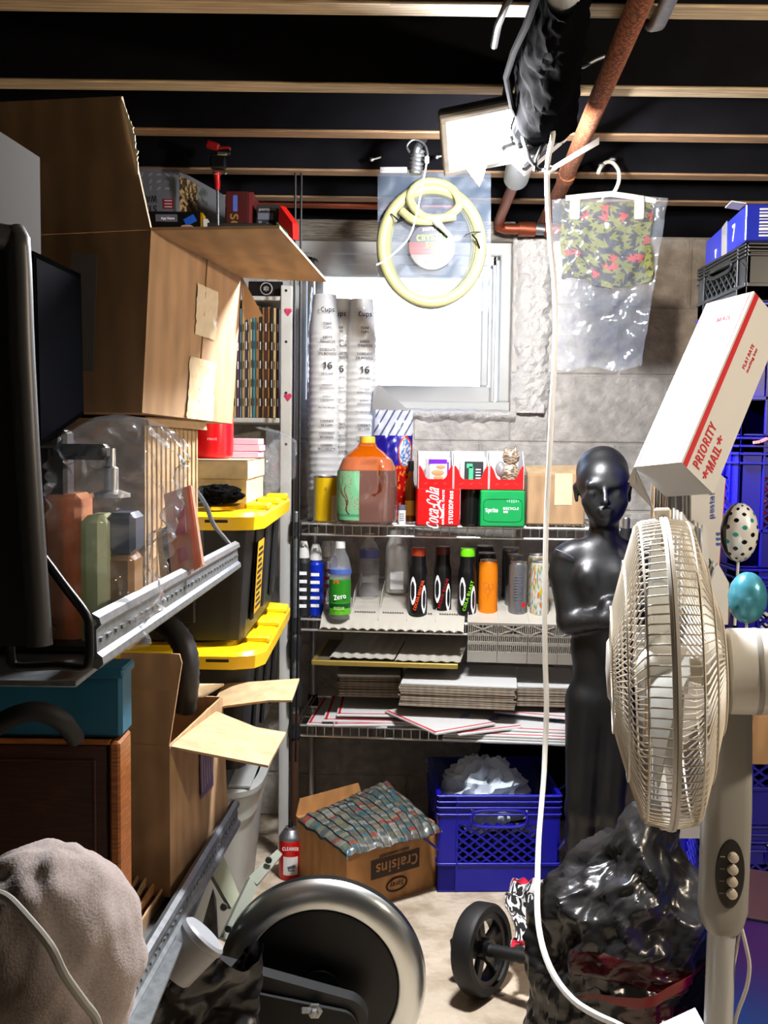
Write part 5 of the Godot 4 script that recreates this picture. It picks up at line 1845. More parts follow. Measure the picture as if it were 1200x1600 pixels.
func build_right() -> void:
	# the tower of crates against the right wall
	var x := 0.759 + 0.165
	var h := 0.281
	var names := ["lowest blue milk crate of the right hand tower", "second blue milk crate from the floor in the right hand tower", "third blue milk crate of the right hand tower, behind the fan motor", "blue milk crate holding pink cloth, second from the top of the tower", "topmost blue milk crate of the tower, beside the big leaning mailer box"]
	var g := G.new()
	span(g, Vector3(0.74, 0, -2.5), Vector3(1.12, 0.107, -2.14), 0.004)
	solo("wooden_plinth", g, mats["grey_wood"], "low wooden plinth under the tower of blue crates", "plinth")
	for k in 5:
		crate("milk_crate", names[k], Vector3(x, 0.108 + k * 0.2835, -2.15), 0.0, 0.33, h, 0.33, mats["blue_crate"], "blue crates in the right hand tower")
	crate("basket", "black mesh basket on top of the tower of blue crates", Vector3(x, 0.108 + 5 * 0.2835, -2.15), 0.0, 0.33, 0.12, 0.33, mats["black_crate"])
	g = G.new()
	crumple(g, Vector3(x - 0.06, 1.6, -2.3), Vector3(0.07, 0.05, 0.07), 20.0, 0.3)
	solo("white_cloth", g, mats["white_paper"], "white cloth showing through the black basket's hand hole", "cloth")
	g = G.new()
	crumple(g, Vector3(x + 0.01, 1.07, -2.3), Vector3(0.13, 0.09, 0.12), 14.0, 0.25)
	solo("pink_cloth", g, mats["magenta"], "bright pink cloth stuffed in the blue crate second from the top", "cloth")
	g = G.new()
	g.grid(20, 8, func(u: float, v: float) -> Vector3:
		var p := Vector3(x - 0.14 + u * 0.27, 1.232 + 0.006 * sin(u * 9.0), -2.142 - v * 0.2)
		return p + Vector3(0, wob(p, 30.0) * 0.006, 0), 0.006)
	solo("pink_scarf", g, mats["pink"], "pink fabric edge squeezed between the two upper blue crates", "scarf")
	# blue carton on the basket
	var a := at(1103, 381, 2.52)
	var b := at(1165, 349, 2.13)
	var e := b - a
	e.y = 0.0
	var yb := 0.108 + 5 * 0.2835 + 0.121
	var th := thing("blue_carton", "glossy blue drinks carton with silver stripe lying on the black basket", "carton", Vector3(a.x, yb, a.z))
	var dirx := e.normalized()
	var dz := Vector3(-dirx.z, 0, dirx.x)
	if dz.x < 0.0: dz = -dz
	var L := e.length()
	var Hh := 0.075
	var w := Basis(dirx, Vector3.UP, dirx.cross(Vector3.UP))
	g = G.new()
	var mid := dirx * L * 0.5 + dz * 0.06 + Vector3(0, Hh * 0.5, 0)
	g.box(mid, Vector3(L, Hh, 0.12), 0.002, w)
	part("carton", g, mats["blue_box"], th)
	var lf := -dz
	g = G.new()
	g.box(dirx * L * 0.52 + lf * 0.0008 + Vector3(0, Hh * 0.5, 0), Vector3(0.05, Hh, 0.001), 0.0, w * Basis(Vector3.BACK, 0.1))
	g.box(dirx * L * 0.50 + dz * 0.06 + Vector3(0, -0.0006, 0), Vector3(0.035, 0.001, 0.12), 0.0, w)
	part("silver_stripe", g, mats["foil_silver"], th)
	txt(th, "7", 0.036, dirx * L * 0.74 + lf * 0.001 + Vector3(0, Hh * 0.5, 0), face_basis(dirx, lf), mats["white_ink"])
	txt(th, "V", 0.02, dirx * L * 0.3 + lf * 0.001 + Vector3(0, Hh * 0.32, 0), face_basis(dirx, lf), mats["white_ink"])
	g = G.new()
	var en := dirx
	for k in 9:
		g.box(dirx * (L + 0.0006) + dz * 0.05 + Vector3(0, Hh * (0.14 + 0.09 * k), 0), Vector3(0.001, Hh * [0.05, 0.03, 0.07, 0.04, 0.05, 0.03, 0.06, 0.04, 0.05][k], 0.045), 0.0, w)
	part("barcode", g, mats["card_white"], th)
	g = G.new()
	g.panel([dirx * L * 0.85 + Vector3(0, Hh + 0.001, 0), dirx * L + Vector3(0, Hh + 0.001, 0), dirx * L * 1.0 + lf * 0.03 + Vector3(0, Hh + 0.006, 0), dirx * L * 0.85 + lf * 0.03 + Vector3(0, Hh + 0.006, 0)], 0.002)
	part("flap", g, mats["card_white"], th)
	# the big leaning mailing box
	var B := at(1064, 722, 1.86)
	var A := at(1008, 690, 1.98)
	var C := at(1178, 455, 2.02)
	var E := at(1121, 738, 1.93)
	var dL := C - B
	var dW := A - B
	dW -= dL * (dW.dot(dL) / dL.length_squared())
	var dD := dL.cross(dW).normalized()
	if dD.z > 0.0: dD = -dD
	dD *= 0.085
	dD = (E - B) - dL * ((E - B).dot(dL) / dL.length_squared())
	dD -= dW * (dD.dot(dW) / dW.length_squared())
	var fw := at(1107, 458, 2.12) - C
	th = thing("mailing_box", "long white postal box with red stripes leaning above the flattened boxes", "mailing box", B)
	g = wg(th)
	var D4 := C + dW
	var out := (dL.cross(dW)).normalized()
	if out.dot(EYE - B) < 0.0: out = -out
	var o2 := dL.cross(dD).normalized()
	if o2.dot(EYE - B) < 0.0: o2 = -o2
	var q := [B, B + dW, B + dW + dL, B + dL]
	var r := [B + dD, B + dD + dW, B + dD + dW + dL, B + dD + dL]
	g.qo(q[0], q[1], q[2], q[3], out)
	g.qo(r[0], r[1], r[2], r[3], -out)
	g.qo(q[0], q[3], r[3], r[0], o2)
	g.qo(q[1], q[2], r[2], r[1], -o2)
	g.qo(q[0], q[1], r[1], r[0], -dL)
	g.qo(q[3], q[2], r[2], r[3], dL)
	part("box", g, mats["card_white"], th)
	var sk := out * 0.0006
	var sk2 := o2 * 0.0006
	var strip := func(gg: G, o: Vector3, al: Vector3, ac: Vector3, u0: float, u1: float, v0: float, v1: float, up: Vector3) -> void:
		gg.qo(o + al * u0 + ac * v0 + up, o + al * u1 + ac * v0 + up, o + al * u1 + ac * v1 + up, o + al * u0 + ac * v1 + up, up)
	g = wg(th)
	strip.call(g, B, dL, dW, 0.0, 1.0, 0.055, 0.075, sk)
	strip.call(g, B, dL, dW, 0.0, 1.0, 0.925, 0.945, sk)
	strip.call(g, B, dL, dW, 0.0, 1.0, 0.975, 0.985, sk)
	strip.call(g, B, dL, dD, 0.0, 1.0, 0.05, 0.17, sk2)
	part("red_stripe", g, mats["red_print"], th)
	var inv := th.transform.affine_inverse()
	txt(th, "PRIORITY", 0.021, inv * (B + dL * 0.155 + dD * 0.36 + sk2 * 1.5), face_basis(dL, o2), mats["red_print"], 0.1)
	txt(th, "MAIL", 0.021, inv * (B + dL * 0.14 + dD * 0.68 + sk2 * 1.5), face_basis(dL, o2), mats["red_print"], 0.055)
	txt(th, "*     *", 0.02, inv * (B + dL * 0.14 + dD * 0.68 + sk2 * 1.5), face_basis(dL, o2), mats["red_print"], 0.10)
	txt(th, "FLAT RATE", 0.008, inv * (B + dL * 0.70 + dD * 0.5 + sk2 * 1.5), face_basis(dL, o2), mats["red_print"], 0.06)
	txt(th, "mailing box", 0.006, inv * (B + dL * 0.70 + dD * 0.62 + sk2 * 1.5), face_basis(dL, o2), mats["red_print"], 0.06)
	txt(th, "PRIORITY", 0.012, inv * (B + dL * 0.91 + dW * 0.42 + sk * 1.5), face_basis(-dW, out), mats["pink"], 0.03)
	txt(th, "MAIL", 0.012, inv * (B + dL * 0.86 + dW * 0.42 + sk * 1.5), face_basis(-dW, out), mats["red_print"], 0.035)
	txt(th, "FROM:", 0.008, inv * (B + dL * 0.72 + dW * 0.2 + sk * 1.5), face_basis(dL, out), mats["pink"], 0.06)
	g = wg(th)
	g.panel([B + dW, B + dW * 0.985 + dL * 0.02, A + Vector3(-0.02, -0.085, 0.01), A + Vector3(-0.032, -0.08, 0.0)], 0.003)
	g.panel([B + dW * 1.0, A + Vector3(-0.028, -0.085, 0.0), B + dW * 0.85 + dD * 0.6 + Vector3(-0.01, -0.05, 0)], 0.003)
	part("end_flap", g, mats["card_white"], th)
	# flattened boxes standing on edge behind the fan
	for k in 5:
		var xx := 1018.0 + k * 9.0
		th = thing("flattened_box", ["leftmost flattened white box standing on edge behind the fan", "second flattened white box from the left behind the fan", "third flattened white box on edge behind the fan", "fourth flattened white box on edge behind the fan", "fifth flattened box on edge, right end of the tight row"][k], "flattened box", Vector3(at(xx, 800, 2.0).x, 0.62, -2.0), -0.28, "flattened boxes on edge behind the fan")
		g = G.new()
		var top := at(xx, 699 + k * 3, 2.0).y - 0.62
		for j in 2:
			g.box(Vector3(j * 0.0035, top * 0.5, -0.14), Vector3(0.003, top - j * 0.004, 0.28), 0.0)
		part("card", g, mats["card_grey"] if k % 2 else mats["card"], th)
		g = G.new()
		g.box(Vector3(-0.0022, top * 0.5, -0.14), Vector3(0.001, top, 0.281))
		g.box(Vector3(0.0052, top * 0.5, -0.14), Vector3(0.001, top - 0.004, 0.281))
		part("white_face", g, mats["card_white"], th)
	var flats := [
		[[1056, 738], [1066, 706], [1092, 722], [1100, 1000], [1060, 1000], 2.02, 0.06, "grey toned flattened box with faint print beside the tight row"],
		[[1080, 735], [1096, 716], [1134, 748], [1118, 965], [1080, 975], 1.96, 0.05, "large flattened white box with blue postal print under the leaning box"],
		[[1066, 800], [1074, 812], [1096, 830], [1098, 935], [1066, 950], 1.90, 0.04, "white flattened box in front of the blue printed one"],
		[[1098, 820], [1106, 826], [1110, 960], [1098, 960], [1096, 900], 1.87, 0.03, "narrow flattened box edge between white flats and the balloon"],
		[[1030, 1310], [1036, 945], [1066, 935], [1104, 960], [1132, 1310], 1.99, 0.05, "large grey white flattened box standing low behind the fan cage"],
		[[1112, 905], [1122, 880], [1147, 925], [1138, 976], [1112, 976], 1.84, 0.04, "small flattened mailer with a red edge below the polka dot balloon"]]
	for fidx in flats.size():
		var s: Array = flats[fidx]
		var dd: float = s[5]
		var pts := []
		for k in range(4, -1, -1):
			pts.append(at(s[k][0], s[k][1], dd + (s[k][0] - 1090.0) * 0.001))
		var low := 10.0
		for p in pts: low = minf(low, p.y)
		th = thing("flattened_carton", s[7], "flattened box", Vector3(pts[0].x, low, pts[0].z), 0.0, "flattened boxes leaning under the postal box")
		g = wg(th)
		for k in 3:
			var sh := Vector3(-0.004, 0.003, -0.012) * k
			g.panel(pts.map(func(p): return p + sh), 0.004)
		part("sheets", g, mats["card_cool"] if fidx == 0 or fidx == 4 else mats["card_white"], th)
		g = wg(th)
		var c0: Vector3 = pts[2]
		var c1: Vector3 = pts[1]
		var rx: Vector3 = (c1 - c0)
		var nn: Vector3 = (pts[1] - pts[0]).cross(pts[2] - pts[0]).normalized()
		if nn.z < 0.0: nn = -nn
		g.qo(c0 + rx * 0.03 + nn * 0.0008, c1 + nn * 0.0008, c1 + Vector3(-0.006, 0, 0) + nn * 0.0008, c0 + Vector3(-0.006, -0.004, 0) + rx * 0.03 + nn * 0.0008, nn)
		part("red_edge", g, mats["red_print"] if fidx != 3 else mats["card_edge"], th)
		if fidx == 1:
			for k in 2:
				txt(th, ["postal", "USPS"][k], 0.012, th.transform.affine_inverse() * (at(1112, 790 - k * 40, dd + 0.02) + nn * 0.002), face_basis(Vector3(0, 1, 0), nn), mats["blue_print"], 0.05)
			g = wg(th)
			for k in 3: g.box(at(1121, 850 - k * 8, dd + 0.03) + nn * 0.001, Vector3(0.012, 0.005, 0.002))
			part("blue_emblem", g, mats["blue_print"], th)
	# balloons on sticks
	for k in 2:
		var c: Vector3 = at(1155, 832, 1.88) if k == 0 else at(1168, 934, 1.76)
		var rx: float = 0.034 if k == 0 else 0.033
		var ry: float = 0.056 if k == 0 else 0.046
		th = thing("foil_balloon", ["white foil balloon printed with coloured dots and a black side, by the blue crates", "pale teal foil balloon above the fan motor"][k], "balloon", c + Vector3(0, -ry - 0.12, 0))
		g = wg(th)
		var dots := imgtex("dots", 256, 256, func(x: int, y: int) -> Color:
			if x > 84 and x < 128 + 20: return Color(0.03, 0.03, 0.035)
			var cx := int(x / 20.0)
			var cy := int(y / 20.0)
			var dx := x - (cx + 0.5) * 20.0
			var dy := y - (cy + 0.5) * 20.0
			var hh := (cx * 7 + cy * 13) % 6
			if dx * dx + dy * dy < 40.0 and (cx + cy) % 2 == 0: return [Color(0.04, 0.04, 0.04), Color(0.85, 0.45, 0.12), Color(0.15, 0.55, 0.55), Color(0.8, 0.75, 0.2), Color(0.04, 0.04, 0.04), Color(0.15, 0.5, 0.65)][hh]
			return Color(0.86, 0.86, 0.84))
		g.ball(c, Vector3(rx, ry, rx), 40, 26, func(v: Vector3) -> float:
			return 1.0 + 0.012 * sin(v.y * 16.0) * (1.0 - absf(v.y)) - 0.012 * exp(-pow(v.x * 8.0, 2.0)) + 0.01 * wob(v, 5.0))
		part("balloon", g, mat("balloon_dots", Color.WHITE, 0.22, 0.2, {"tex": dots}) if k == 0 else mats["foil_teal"], th)
		g = wg(th)
		g.tube([c + Vector3(0, -ry + 0.002, 0), c + Vector3(-0.002, -ry - 0.12, 0)], 0.0028, 8)
		part("stick", g, mats["white_plastic"], th)
	# purple box at the bottom right
	var p0 := at(1118, 1640, 1.58)
	th = thing("printed_box", "box printed in a purple to blue gradient, bottom right behind the fan pole", "box", Vector3(0.585, 0, -1.60), deg_to_rad(-22.0))
	g = G.new()
	var ht := at(1150, 1432, 1.6).y
	g.box(Vector3(0.11, ht * 0.5, -0.1), Vector3(0.24, ht, 0.2), 0.003)
	part("box", g, mat("grad", Color.WHITE, 0.35, 0.0, {"tex": imgtex("grad", 32, 256, func(x: int, y: int) -> Color:
		var t := y / 256.0
		return Color(0.36, 0.10, 0.66).lerp(Color(0.06, 0.36, 0.85), smoothstep(0.10, 0.42, t)))}), th)
	g = G.new()
	g.box(Vector3(0.11, ht + 0.0015, -0.1), Vector3(0.242, 0.004, 0.202), 0.001)
	part("lid", g, mat("lid_maroon", Color(0.17, 0.08, 0.10), 0.4), th)
	txt(th, "VI", 0.022, Vector3(0.115, ht + 0.0042, -0.165), face_basis(Vector3.RIGHT, Vector3.UP), mats["white_ink"])
	# plain cardboard box between the fan column and the crates
	g = G.new()
	bx(g, 1172, 1105, 1260, 1195, 1.85, 0.2, 0.002)
	solo("cardboard_box", g, mats["card"], "small plain cardboard box at the right edge below the fan motor", "box")
	# big black refuse bag
	trash_bag()

func trash_bag() -> void:
	var c := at(965, 1500, 1.78)
	var th := thing("refuse_bag", "bulging shiny black refuse bag on the floor in front of the mannequin", "refuse bag", Vector3(c.x, 0, -1.78))
	var g := G.new()
	var H := at(990, 1252, 1.78).y
	var shape := func(u: float, v: float) -> Vector3:
		var a := (0.0 if u > 0.9999 else u) * TAU
		var y := v * H
		var r := 0.155
		if v < 0.08: r *= lerpf(0.9, 1.0, v / 0.08)
		if v > 0.62: r *= lerpf(1.0, 0.16, pow((v - 0.62) / 0.38, 1.25))
		var off := Vector3(0.05 * smoothstep(0.5, 1.0, v), 0, 0.0)
		var dir := Vector3(cos(a), 0, -sin(a))
		var p := dir * r * Vector3(1.06, 1, 0.9) + Vector3(0, y, 0) + off
		var k := (ridge(p, 4.4) - 0.55) * 0.028 + (ridge(p + Vector3(2, 0, 0), 9.0) - 0.55) * 0.011 + (ridge(p + Vector3(0, 3, 0), 19.0) - 0.55) * 0.0045
		k *= 1.0 - 0.75 * smoothstep(0.8, 0.96, v)
		# vertical pleats on the left side
		var pl := smoothstep(0.62, 0.45, v) * smoothstep(-0.1, -0.6, cos(a))
		k = k * (1.0 - 0.6 * pl) + 0.0035 * sin(a * 44.0 + 2.0 * wob(p, 6.0)) * pl
		if v > 0.995: return Vector3(off.x, y, 0)
		return p + (dir + Vector3(0, 0.35, 0)) * k
	g.grid(150, 110, shape)
	g.t(Vector3(0.15, 0.0, 0), Vector3(-0.08, 0.0, -0.12), Vector3(-0.08, 0.0, 0.12))
	part("bag", g, mats["bag_black"], th, 60.0)
	# things inside that show through the thin film
	for s in [[0.60, 0.88, 0.50, 0.60, "bag_maroon"], [0.70, 0.92, 0.33, 0.46, "bag_maroon"]]:
		g = G.new()
		g.grid(30, 16, func(u: float, v: float) -> Vector3:
			var uu: float = lerpf(s[0], s[1], u)
			var vv: float = lerpf(s[2], s[3], v) + 0.03 * sin(u * 5.0)
			var edge := minf(minf(u, 1.0 - u), minf(v, 1.0 - v))
			var p: Vector3 = shape.call(uu, vv)
			var ctr := Vector3(0, p.y, 0)
			return ctr + (p - ctr) * (0.97 + 0.045 * smoothstep(0.0, 0.2, edge)))
		part("red_film", g, mats[s[4]], th, 60.0)
	g = G.new()
	var tie := []
	for k in 14:
		var u := lerpf(0.64, 0.93, k / 13.0)
		var p: Vector3 = shape.call(u, 0.47 + 0.09 * k / 13.0 + 0.012 * sin(k * 0.9))
		tie.append(Vector3(p.x * 1.04, p.y, p.z * 1.05))
	g.grid(13, 1, func(u: float, v: float) -> Vector3:
		var p: Vector3 = tie[int(round(u * 13.0))]
		return p + Vector3(0, (v - 0.5) * 0.02 * sin(u * PI), 0.004), 0.001)
	part("red_drawstring", g, mat("drawstring", Color(0.42, 0.02, 0.03), 0.3), th, 60.0)
	# box corner poking out by the fan pole
	g = G.new()
	g.panel([at(1030, 1600, 1.5), at(1086, 1574, 1.5), at(1092, 1640, 1.5), at(1036, 1660, 1.5)], 0.05)
	solo("small_box", g, mats["card_white"], "white box corner with red trim at the bottom edge beside the fan pole", "box")

# ---------------------------------------------------------------- the left side
func lip(g: G, a: Vector3, b: Vector3) -> void:
	# pressed steel shelf edge: a rolled lip profile swept from a (near) to b (far)
	var z := (b - a).normalized()
	var xx := Vector3.UP.cross(z).normalized()          # sideways
	if xx.x < 0.0: xx = -xx
	var yy := z.cross(xx)
	if yy.y < 0.0: yy = -yy
	var prof := PackedVector2Array([Vector2(-0.012, 0.024), Vector2(-0.004, 0.028), Vector2(0.003, 0.024), Vector2(0.005, 0.017), Vector2(0.0, 0.012), Vector2(0.001, -0.010), Vector2(0.006, -0.014), Vector2(0.007, -0.021), Vector2(0.002, -0.026), Vector2(-0.004, -0.024), Vector2(-0.004, -0.021), Vector2(0.002, -0.020), Vector2(0.003, -0.016), Vector2(-0.003, -0.012), Vector2(-0.004, 0.013), Vector2(0.001, 0.018), Vector2(-0.001, 0.022), Vector2(-0.005, 0.024), Vector2(-0.012, 0.021)])
	var w := Transform3D(Basis(xx, yy, xx.cross(yy)), a)
	var l := (b - a).length()
	if w.basis.z.dot(z) < 0.0: w = Transform3D(w.basis, b)
	g.prism(prof, l, w)

func build_left_shelves() -> void:
	var th := thing("steel_shelving", "galvanised shelving unit at the left with rolled front edges and bent wire brackets", "shelving unit", Vector3(-0.55, 0, -1.4))
	for k in 2:
		var a: Vector3 = at(150, 1004, 0.95) if k == 0 else at(176, 1607, 1.19)
		var b: Vector3 = at(371, 868, 1.9) if k == 0 else at(371, 1271, 1.9)
		var g := wg(th)
		lip(g, a, b)
		var lp := part("shelf_edge", g, mats["galv"], th)
		g = wg(th)
		for j in 34:
			var p := a.lerp(b, (j + 0.5) / 34.0)
			g.box(p + Vector3(0.0015, 0.001, 0), Vector3(0.002, 0.004, 0.014 if j % 2 else 0.007))
		part("stamped_marks", g, mats["steel"], lp).set_meta("kind", "stuff")
		g = wg(th)
		var y := minf(a.y, b.y) - 0.02
		g.box(Vector3(-0.66, y + (0.006 if k == 0 else 0.0), -1.42 if k == 0 else -1.55), Vector3(0.74, 0.006, 0.96 if k == 0 else 0.72), 0.001)
		part("shelf_board", g, mats["galv"], th)
	for z in [-0.98, -1.9]:
		var g := wg(th)
		g.box(Vector3(-1.0, 0.85, z), Vector3(0.03, 1.7, 0.03), 0.002)
		part("upright", g, mats["galv"], th)
	# bent wire brackets
	var g := wg(th)
	g.tube(smooth_path([at(-40, 770, 0.97), at(20, 812, 0.96), at(68, 872, 0.95), at(100, 915, 0.94), at(134, 960, 0.93), at(139, 985, 0.93), at(139, 1030, 0.93), at(130, 1043, 0.93), at(90, 1040, 0.93), at(40, 1042, 0.93), at(20, 1038, 0.93), at(16, 1015, 0.93), at(14, 1000, 0.93), at(4, 994, 0.94), at(-40, 996, 0.95)], 4), 0.0044, 10)
	part("wire_bracket", g, mats["wire_black"], th)
	g = wg(th)
	g.tube(smooth_path([at(306, 766, 1.82), at(322, 790, 1.85), at(334, 820, 1.87), at(352, 842, 1.89), at(361, 856, 1.9), at(362, 880, 1.9)], 4), 0.0042, 10)
	part("wire_bracket", g, mats["steel"], th)

func quad_box(th: Node3D, called: String, m: Material, q: Array, back: Vector3) -> MeshInstance3D:
	# a box given by its front face (four corners, counter-clockwise seen from the front) and the vector to its back face
	var g := wg(th)
	var r := q.map(func(p): return p + back)
	g.qo(q[0], q[1], q[2], q[3], -back)
	g.qo(r[0], r[1], r[2], r[3], back)
	var c: Vector3 = (q[0] + q[1] + q[2] + q[3]) * 0.25
	for k in 4:
		var a: Vector3 = q[k]
		var b: Vector3 = q[(k + 1) % 4]
		g.qo(a, b, b + back, a + back, (a + b) * 0.5 - c)
	return part(called, g, m, th)

func build_left_things() -> void:
	# ---- the big open carton, top left
	var n0 := at(222, 645, 1.35)      # near bottom corner of the lit face
	var n1 := at(236, 360, 1.35)      # near top
	var f0 := at(363, 662, 1.70)
	var f1 := at(378, 434, 1.70)
	var left := (n0 - f0).cross(Vector3.UP).normalized()
	if left.x > 0.0: left = -left
	var wv := Vector3(-0.40, 0, -0.10)
	var th := thing("open_carton", "large open cardboard carton with taped side and flaps folded out, top left", "carton", Vector3(n0.x - 0.15, n0.y, n0.z - 0.15))
	var g := wg(th)
	g.panel([n0, f0, f1, n1], 0.004)
	part("side_wall", g, mats["card"], th)
	g = wg(th)
	g.panel([n1, n1 + wv, n0 + wv, n0], 0.004)
	part("near_wall", g, mats["card"], th)
	g = wg(th)
	g.panel([f0 + wv, f0, f1, f1 + wv], -0.004)
	part("far_wall", g, mats["card"], th)
	g = wg(th)
	g.panel([n0 + wv, n1 + wv, f1 + wv, f0 + wv], 0.004)
	part("hidden_wall", g, mats["card"], th)
	g = wg(th)
	g.panel([n0, n0 + wv, f0 + wv, f0], 0.004)
	part("bottom", g, mats["card"], th)
	var t0 := at(190, 150, 1.345)
	g = wg(th)
	g.panel([n1 + Vector3(0, 0.001, 0.001), t0, t0 + wv * 1.1 + Vector3(0, 0.012, 0), n1 + wv], 0.004)
	part("near_flap", g, mats["card"], th)
	g = wg(th)
	g.grid(40, 1, func(u: float, v: float) -> Vector3:
		var rag := 0.004 + 0.005 * absf(noise.get_noise_1d(u * 9.0)) + 0.003 * absf(noise.get_noise_1d(u * 40.0))
		return n1.lerp(t0, lerpf(0.4, 0.98, u)) + Vector3(v * rag * sin(u * PI), 0, 0.003), 0.003)
	part("torn_edge", g, mats["card_cream"], th)
	g = wg(th)
	var o0 := at(437, 357, 1.36)
	var o1 := at(511, 441, 1.70)
	g.panel([n1, o0, o1, f1], -0.004)
	part("side_flap", g, mats["card"], th)
	g = wg(th)
	g.panel([f1, at(410, 494, 1.72), at(383, 500, 1.71), f1 + Vector3(0, -0.05, 0)], 0.004)
	part("far_flap", g, mats["card"], th)
	var outn := (f0 - n0).cross(n1 - n0).normalized()
	if outn.x < 0.0: outn = -outn
	var on := func(u: float, v: float) -> Vector3:
		return n0.lerp(f0, u).lerp(n1.lerp(f1, u), v) + outn * 0.0012
	for r in [[0.46, 0.70, 0.52, 0.83], [0.42, 0.72, 0.0, 0.38]]:
		g = wg(th)
		g.grid(10, 16, func(u: float, v: float) -> Vector3:
			var p: Vector3 = on.call(lerpf(r[0], r[1], u + 0.05 * wob(Vector3(u * 3.0, v * 6.0, r[0] * 9.0), 1.5)), lerpf(r[2], r[3], v))
			return p + outn * (0.0012 * (1.0 + wob(p, 60.0))))
		part("tape", g, mats["tape"], th, 60.0)
	g = wg(th)
	g.tube([on.call(0.545, 0.0), on.call(0.55, 0.5), on.call(0.556, 1.0)], 0.0011, 5)
	part("centre_seam", g, mats["card_edge"], th)
	g = wg(th)
	var tq := at(111, 396, 1.335)
	g.panel([at(116, 580, 1.335), at(146, 580, 1.335), at(152, 396, 1.335), tq], 0.001)
	part("dark_tape", g, mats["dark_tape"], th)
	# ---- the carton below it, standing on the steel shelf
	th = thing("tall_box", "plain cardboard box standing on the steel shelf under the large open carton", "box", Vector3(-0.5, 0.985, -1.45))
	var a := at(226, 664, 1.42)
	a.y = 0.985
	var b := at(309, 667, 1.60)
	quad_box(th, "body", mats["card_pale"], [Vector3(a.x, 0.985, a.z), Vector3(b.x, 0.985, b.z), Vector3(b.x, n0.y - 0.006, b.z), Vector3(a.x, n0.y - 0.006, a.z)], Vector3(-0.24, 0, -0.06))
	g = wg(th)
	for k in 12:
		var p := Vector3(a.x, 0, a.z).lerp(Vector3(b.x, 0, b.z), (k + 0.5) / 12.0)
		g.tube([Vector3(p.x, 0.99, p.z), Vector3(p.x, n0.y - 0.012, p.z)], 0.0022, 5)
	part("corrugation", g, mats["card_pale"], th).set_meta("kind", "stuff")
	g = wg(th)
	g.panel([Vector3(a.x, n0.y - 0.004, a.z), Vector3(b.x + 0.01, n0.y - 0.004, b.z), Vector3(b.x + 0.012, n0.y - 0.02, b.z), Vector3(a.x + 0.004, n0.y - 0.016, a.z)], 0.003)
	part("flap_edge", g, mats["card_pale"], th)
	# ---- white carton behind the monitor
	th = thing("white_carton", "pale grey carton standing behind the black monitor at the far left", "carton", Vector3(-0.5, 0.985, -1.2))
	var wc := at(64, 400, 1.16)
	var wt := at(63, 246, 1.16)
	var wl := at(-60, 188, 1.0)
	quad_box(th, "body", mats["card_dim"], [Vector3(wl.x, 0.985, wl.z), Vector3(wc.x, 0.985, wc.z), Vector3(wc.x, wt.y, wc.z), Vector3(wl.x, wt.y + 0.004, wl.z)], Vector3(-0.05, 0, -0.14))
	# ---- monitor (near) and television (far), both standing on the shelf
	th = thing("monitor", "black flat monitor seen edge on at the far left, grey rounded frame", "monitor", Vector3(-0.45, 0.985, -0.9))
	g = wg(th)
	var m0 := at(26, 372, 0.9)
	var m1 := at(62, 1008, 0.9)
	var lean := [at(62, 1008, 0.9), at(45, 760, 0.9), at(34, 560, 0.9), at(27, 388, 0.9), at(16, 372, 0.9), at(-60, 366, 0.88)]
	g.tube(smooth_path(lean, 4), 0.0115, 14)
	part("frame", g, mats["bezel_grey"], th)
	g = wg(th)
	g.panel([at(-60, 372, 0.885), at(-60, 1010, 0.885), at(58, 1010, 0.9), at(40, 760, 0.9), at(30, 560, 0.9), at(22, 380, 0.9)], 0.02)
	part("screen", g, mats["black"], th)
	th = thing("television", "black flat television with a dark navy screen between the monitor and the open carton", "television", Vector3(-0.38, 0.985, -1.12))
	var s0 := at(52, 392, 1.02)
	var s1 := at(126, 428, 1.2)
	var s2 := at(131, 648, 1.2)
	var s3 := at(60, 700, 1.02)
	quad_box(th, "cabinet", mats["tv_black"], [s3, s2, s1, s0], Vector3(-0.03, 0, 0.0) + Vector3(0, 0, -0.02))
	g = wg(th)
	var cc: Vector3 = (s0 + s1 + s2 + s3) * 0.25
	var nn := (s2 - s3).cross(s0 - s3).normalized()
	if nn.x < 0.0: nn = -nn
	var inner := [s3, s2, s1, s0].map(func(p): return cc + (p - cc) * 0.93 + nn * 0.001)
	g.panel(inner, 0.0008)
	part("screen", g, mats["screen_navy"], th)
	g = wg(th)
	var foot := (s2 + s3) * 0.5
	g.box(Vector3(foot.x - 0.02, (foot.y + 0.985) * 0.5, foot.z - 0.01), Vector3(0.05, foot.y - 0.985, 0.03), 0.004)
	part("neck", g, mats["bezel_grey"], th)
	g = wg(th)
	g.box(Vector3(foot.x - 0.02, 0.991, foot.z - 0.01), Vector3(0.14, 0.012, 0.12), 0.004)
	part("foot", g, mats["black_matt"], th)
	# ---- bagged soap dispenser on the shelf edge
	var d := 1.10
	var y := 0.987
	th = thing("soap_dispenser", "square clear dispenser of peach and pale green liquid with a black pump", "dispenser", Vector3(at(118, 1000, d).x, y, -d))
	g = wg(th)
	bx(g, 67, 772, 124, 1022, d, 0.055, 0.006)
	part("peach_bottle", g, mat("peach", Color(0.82, 0.58, 0.42), 0.12, 0.0, {"back": Color(0.8, 0.55, 0.4)}), th)
	g = wg(th)
	bx(g, 124.5, 806, 163, 1024, d - 0.012, 0.06, 0.008)
	part("green_bottle", g, mat("pale_liquid", Color(0.72, 0.75, 0.62), 0.1, 0.0, {"back": Color(0.7, 0.75, 0.6)}), th)
	g = wg(th)
	bx(g, 164, 868, 208, 1016, d + 0.01, 0.05, 0.006)
	part("amber_bottle", g, mat("amber", Color(0.62, 0.48, 0.33), 0.15), th)
	g = wg(th)
	bx(g, 165, 802, 210, 866, d + 0.01, 0.05, 0.006)
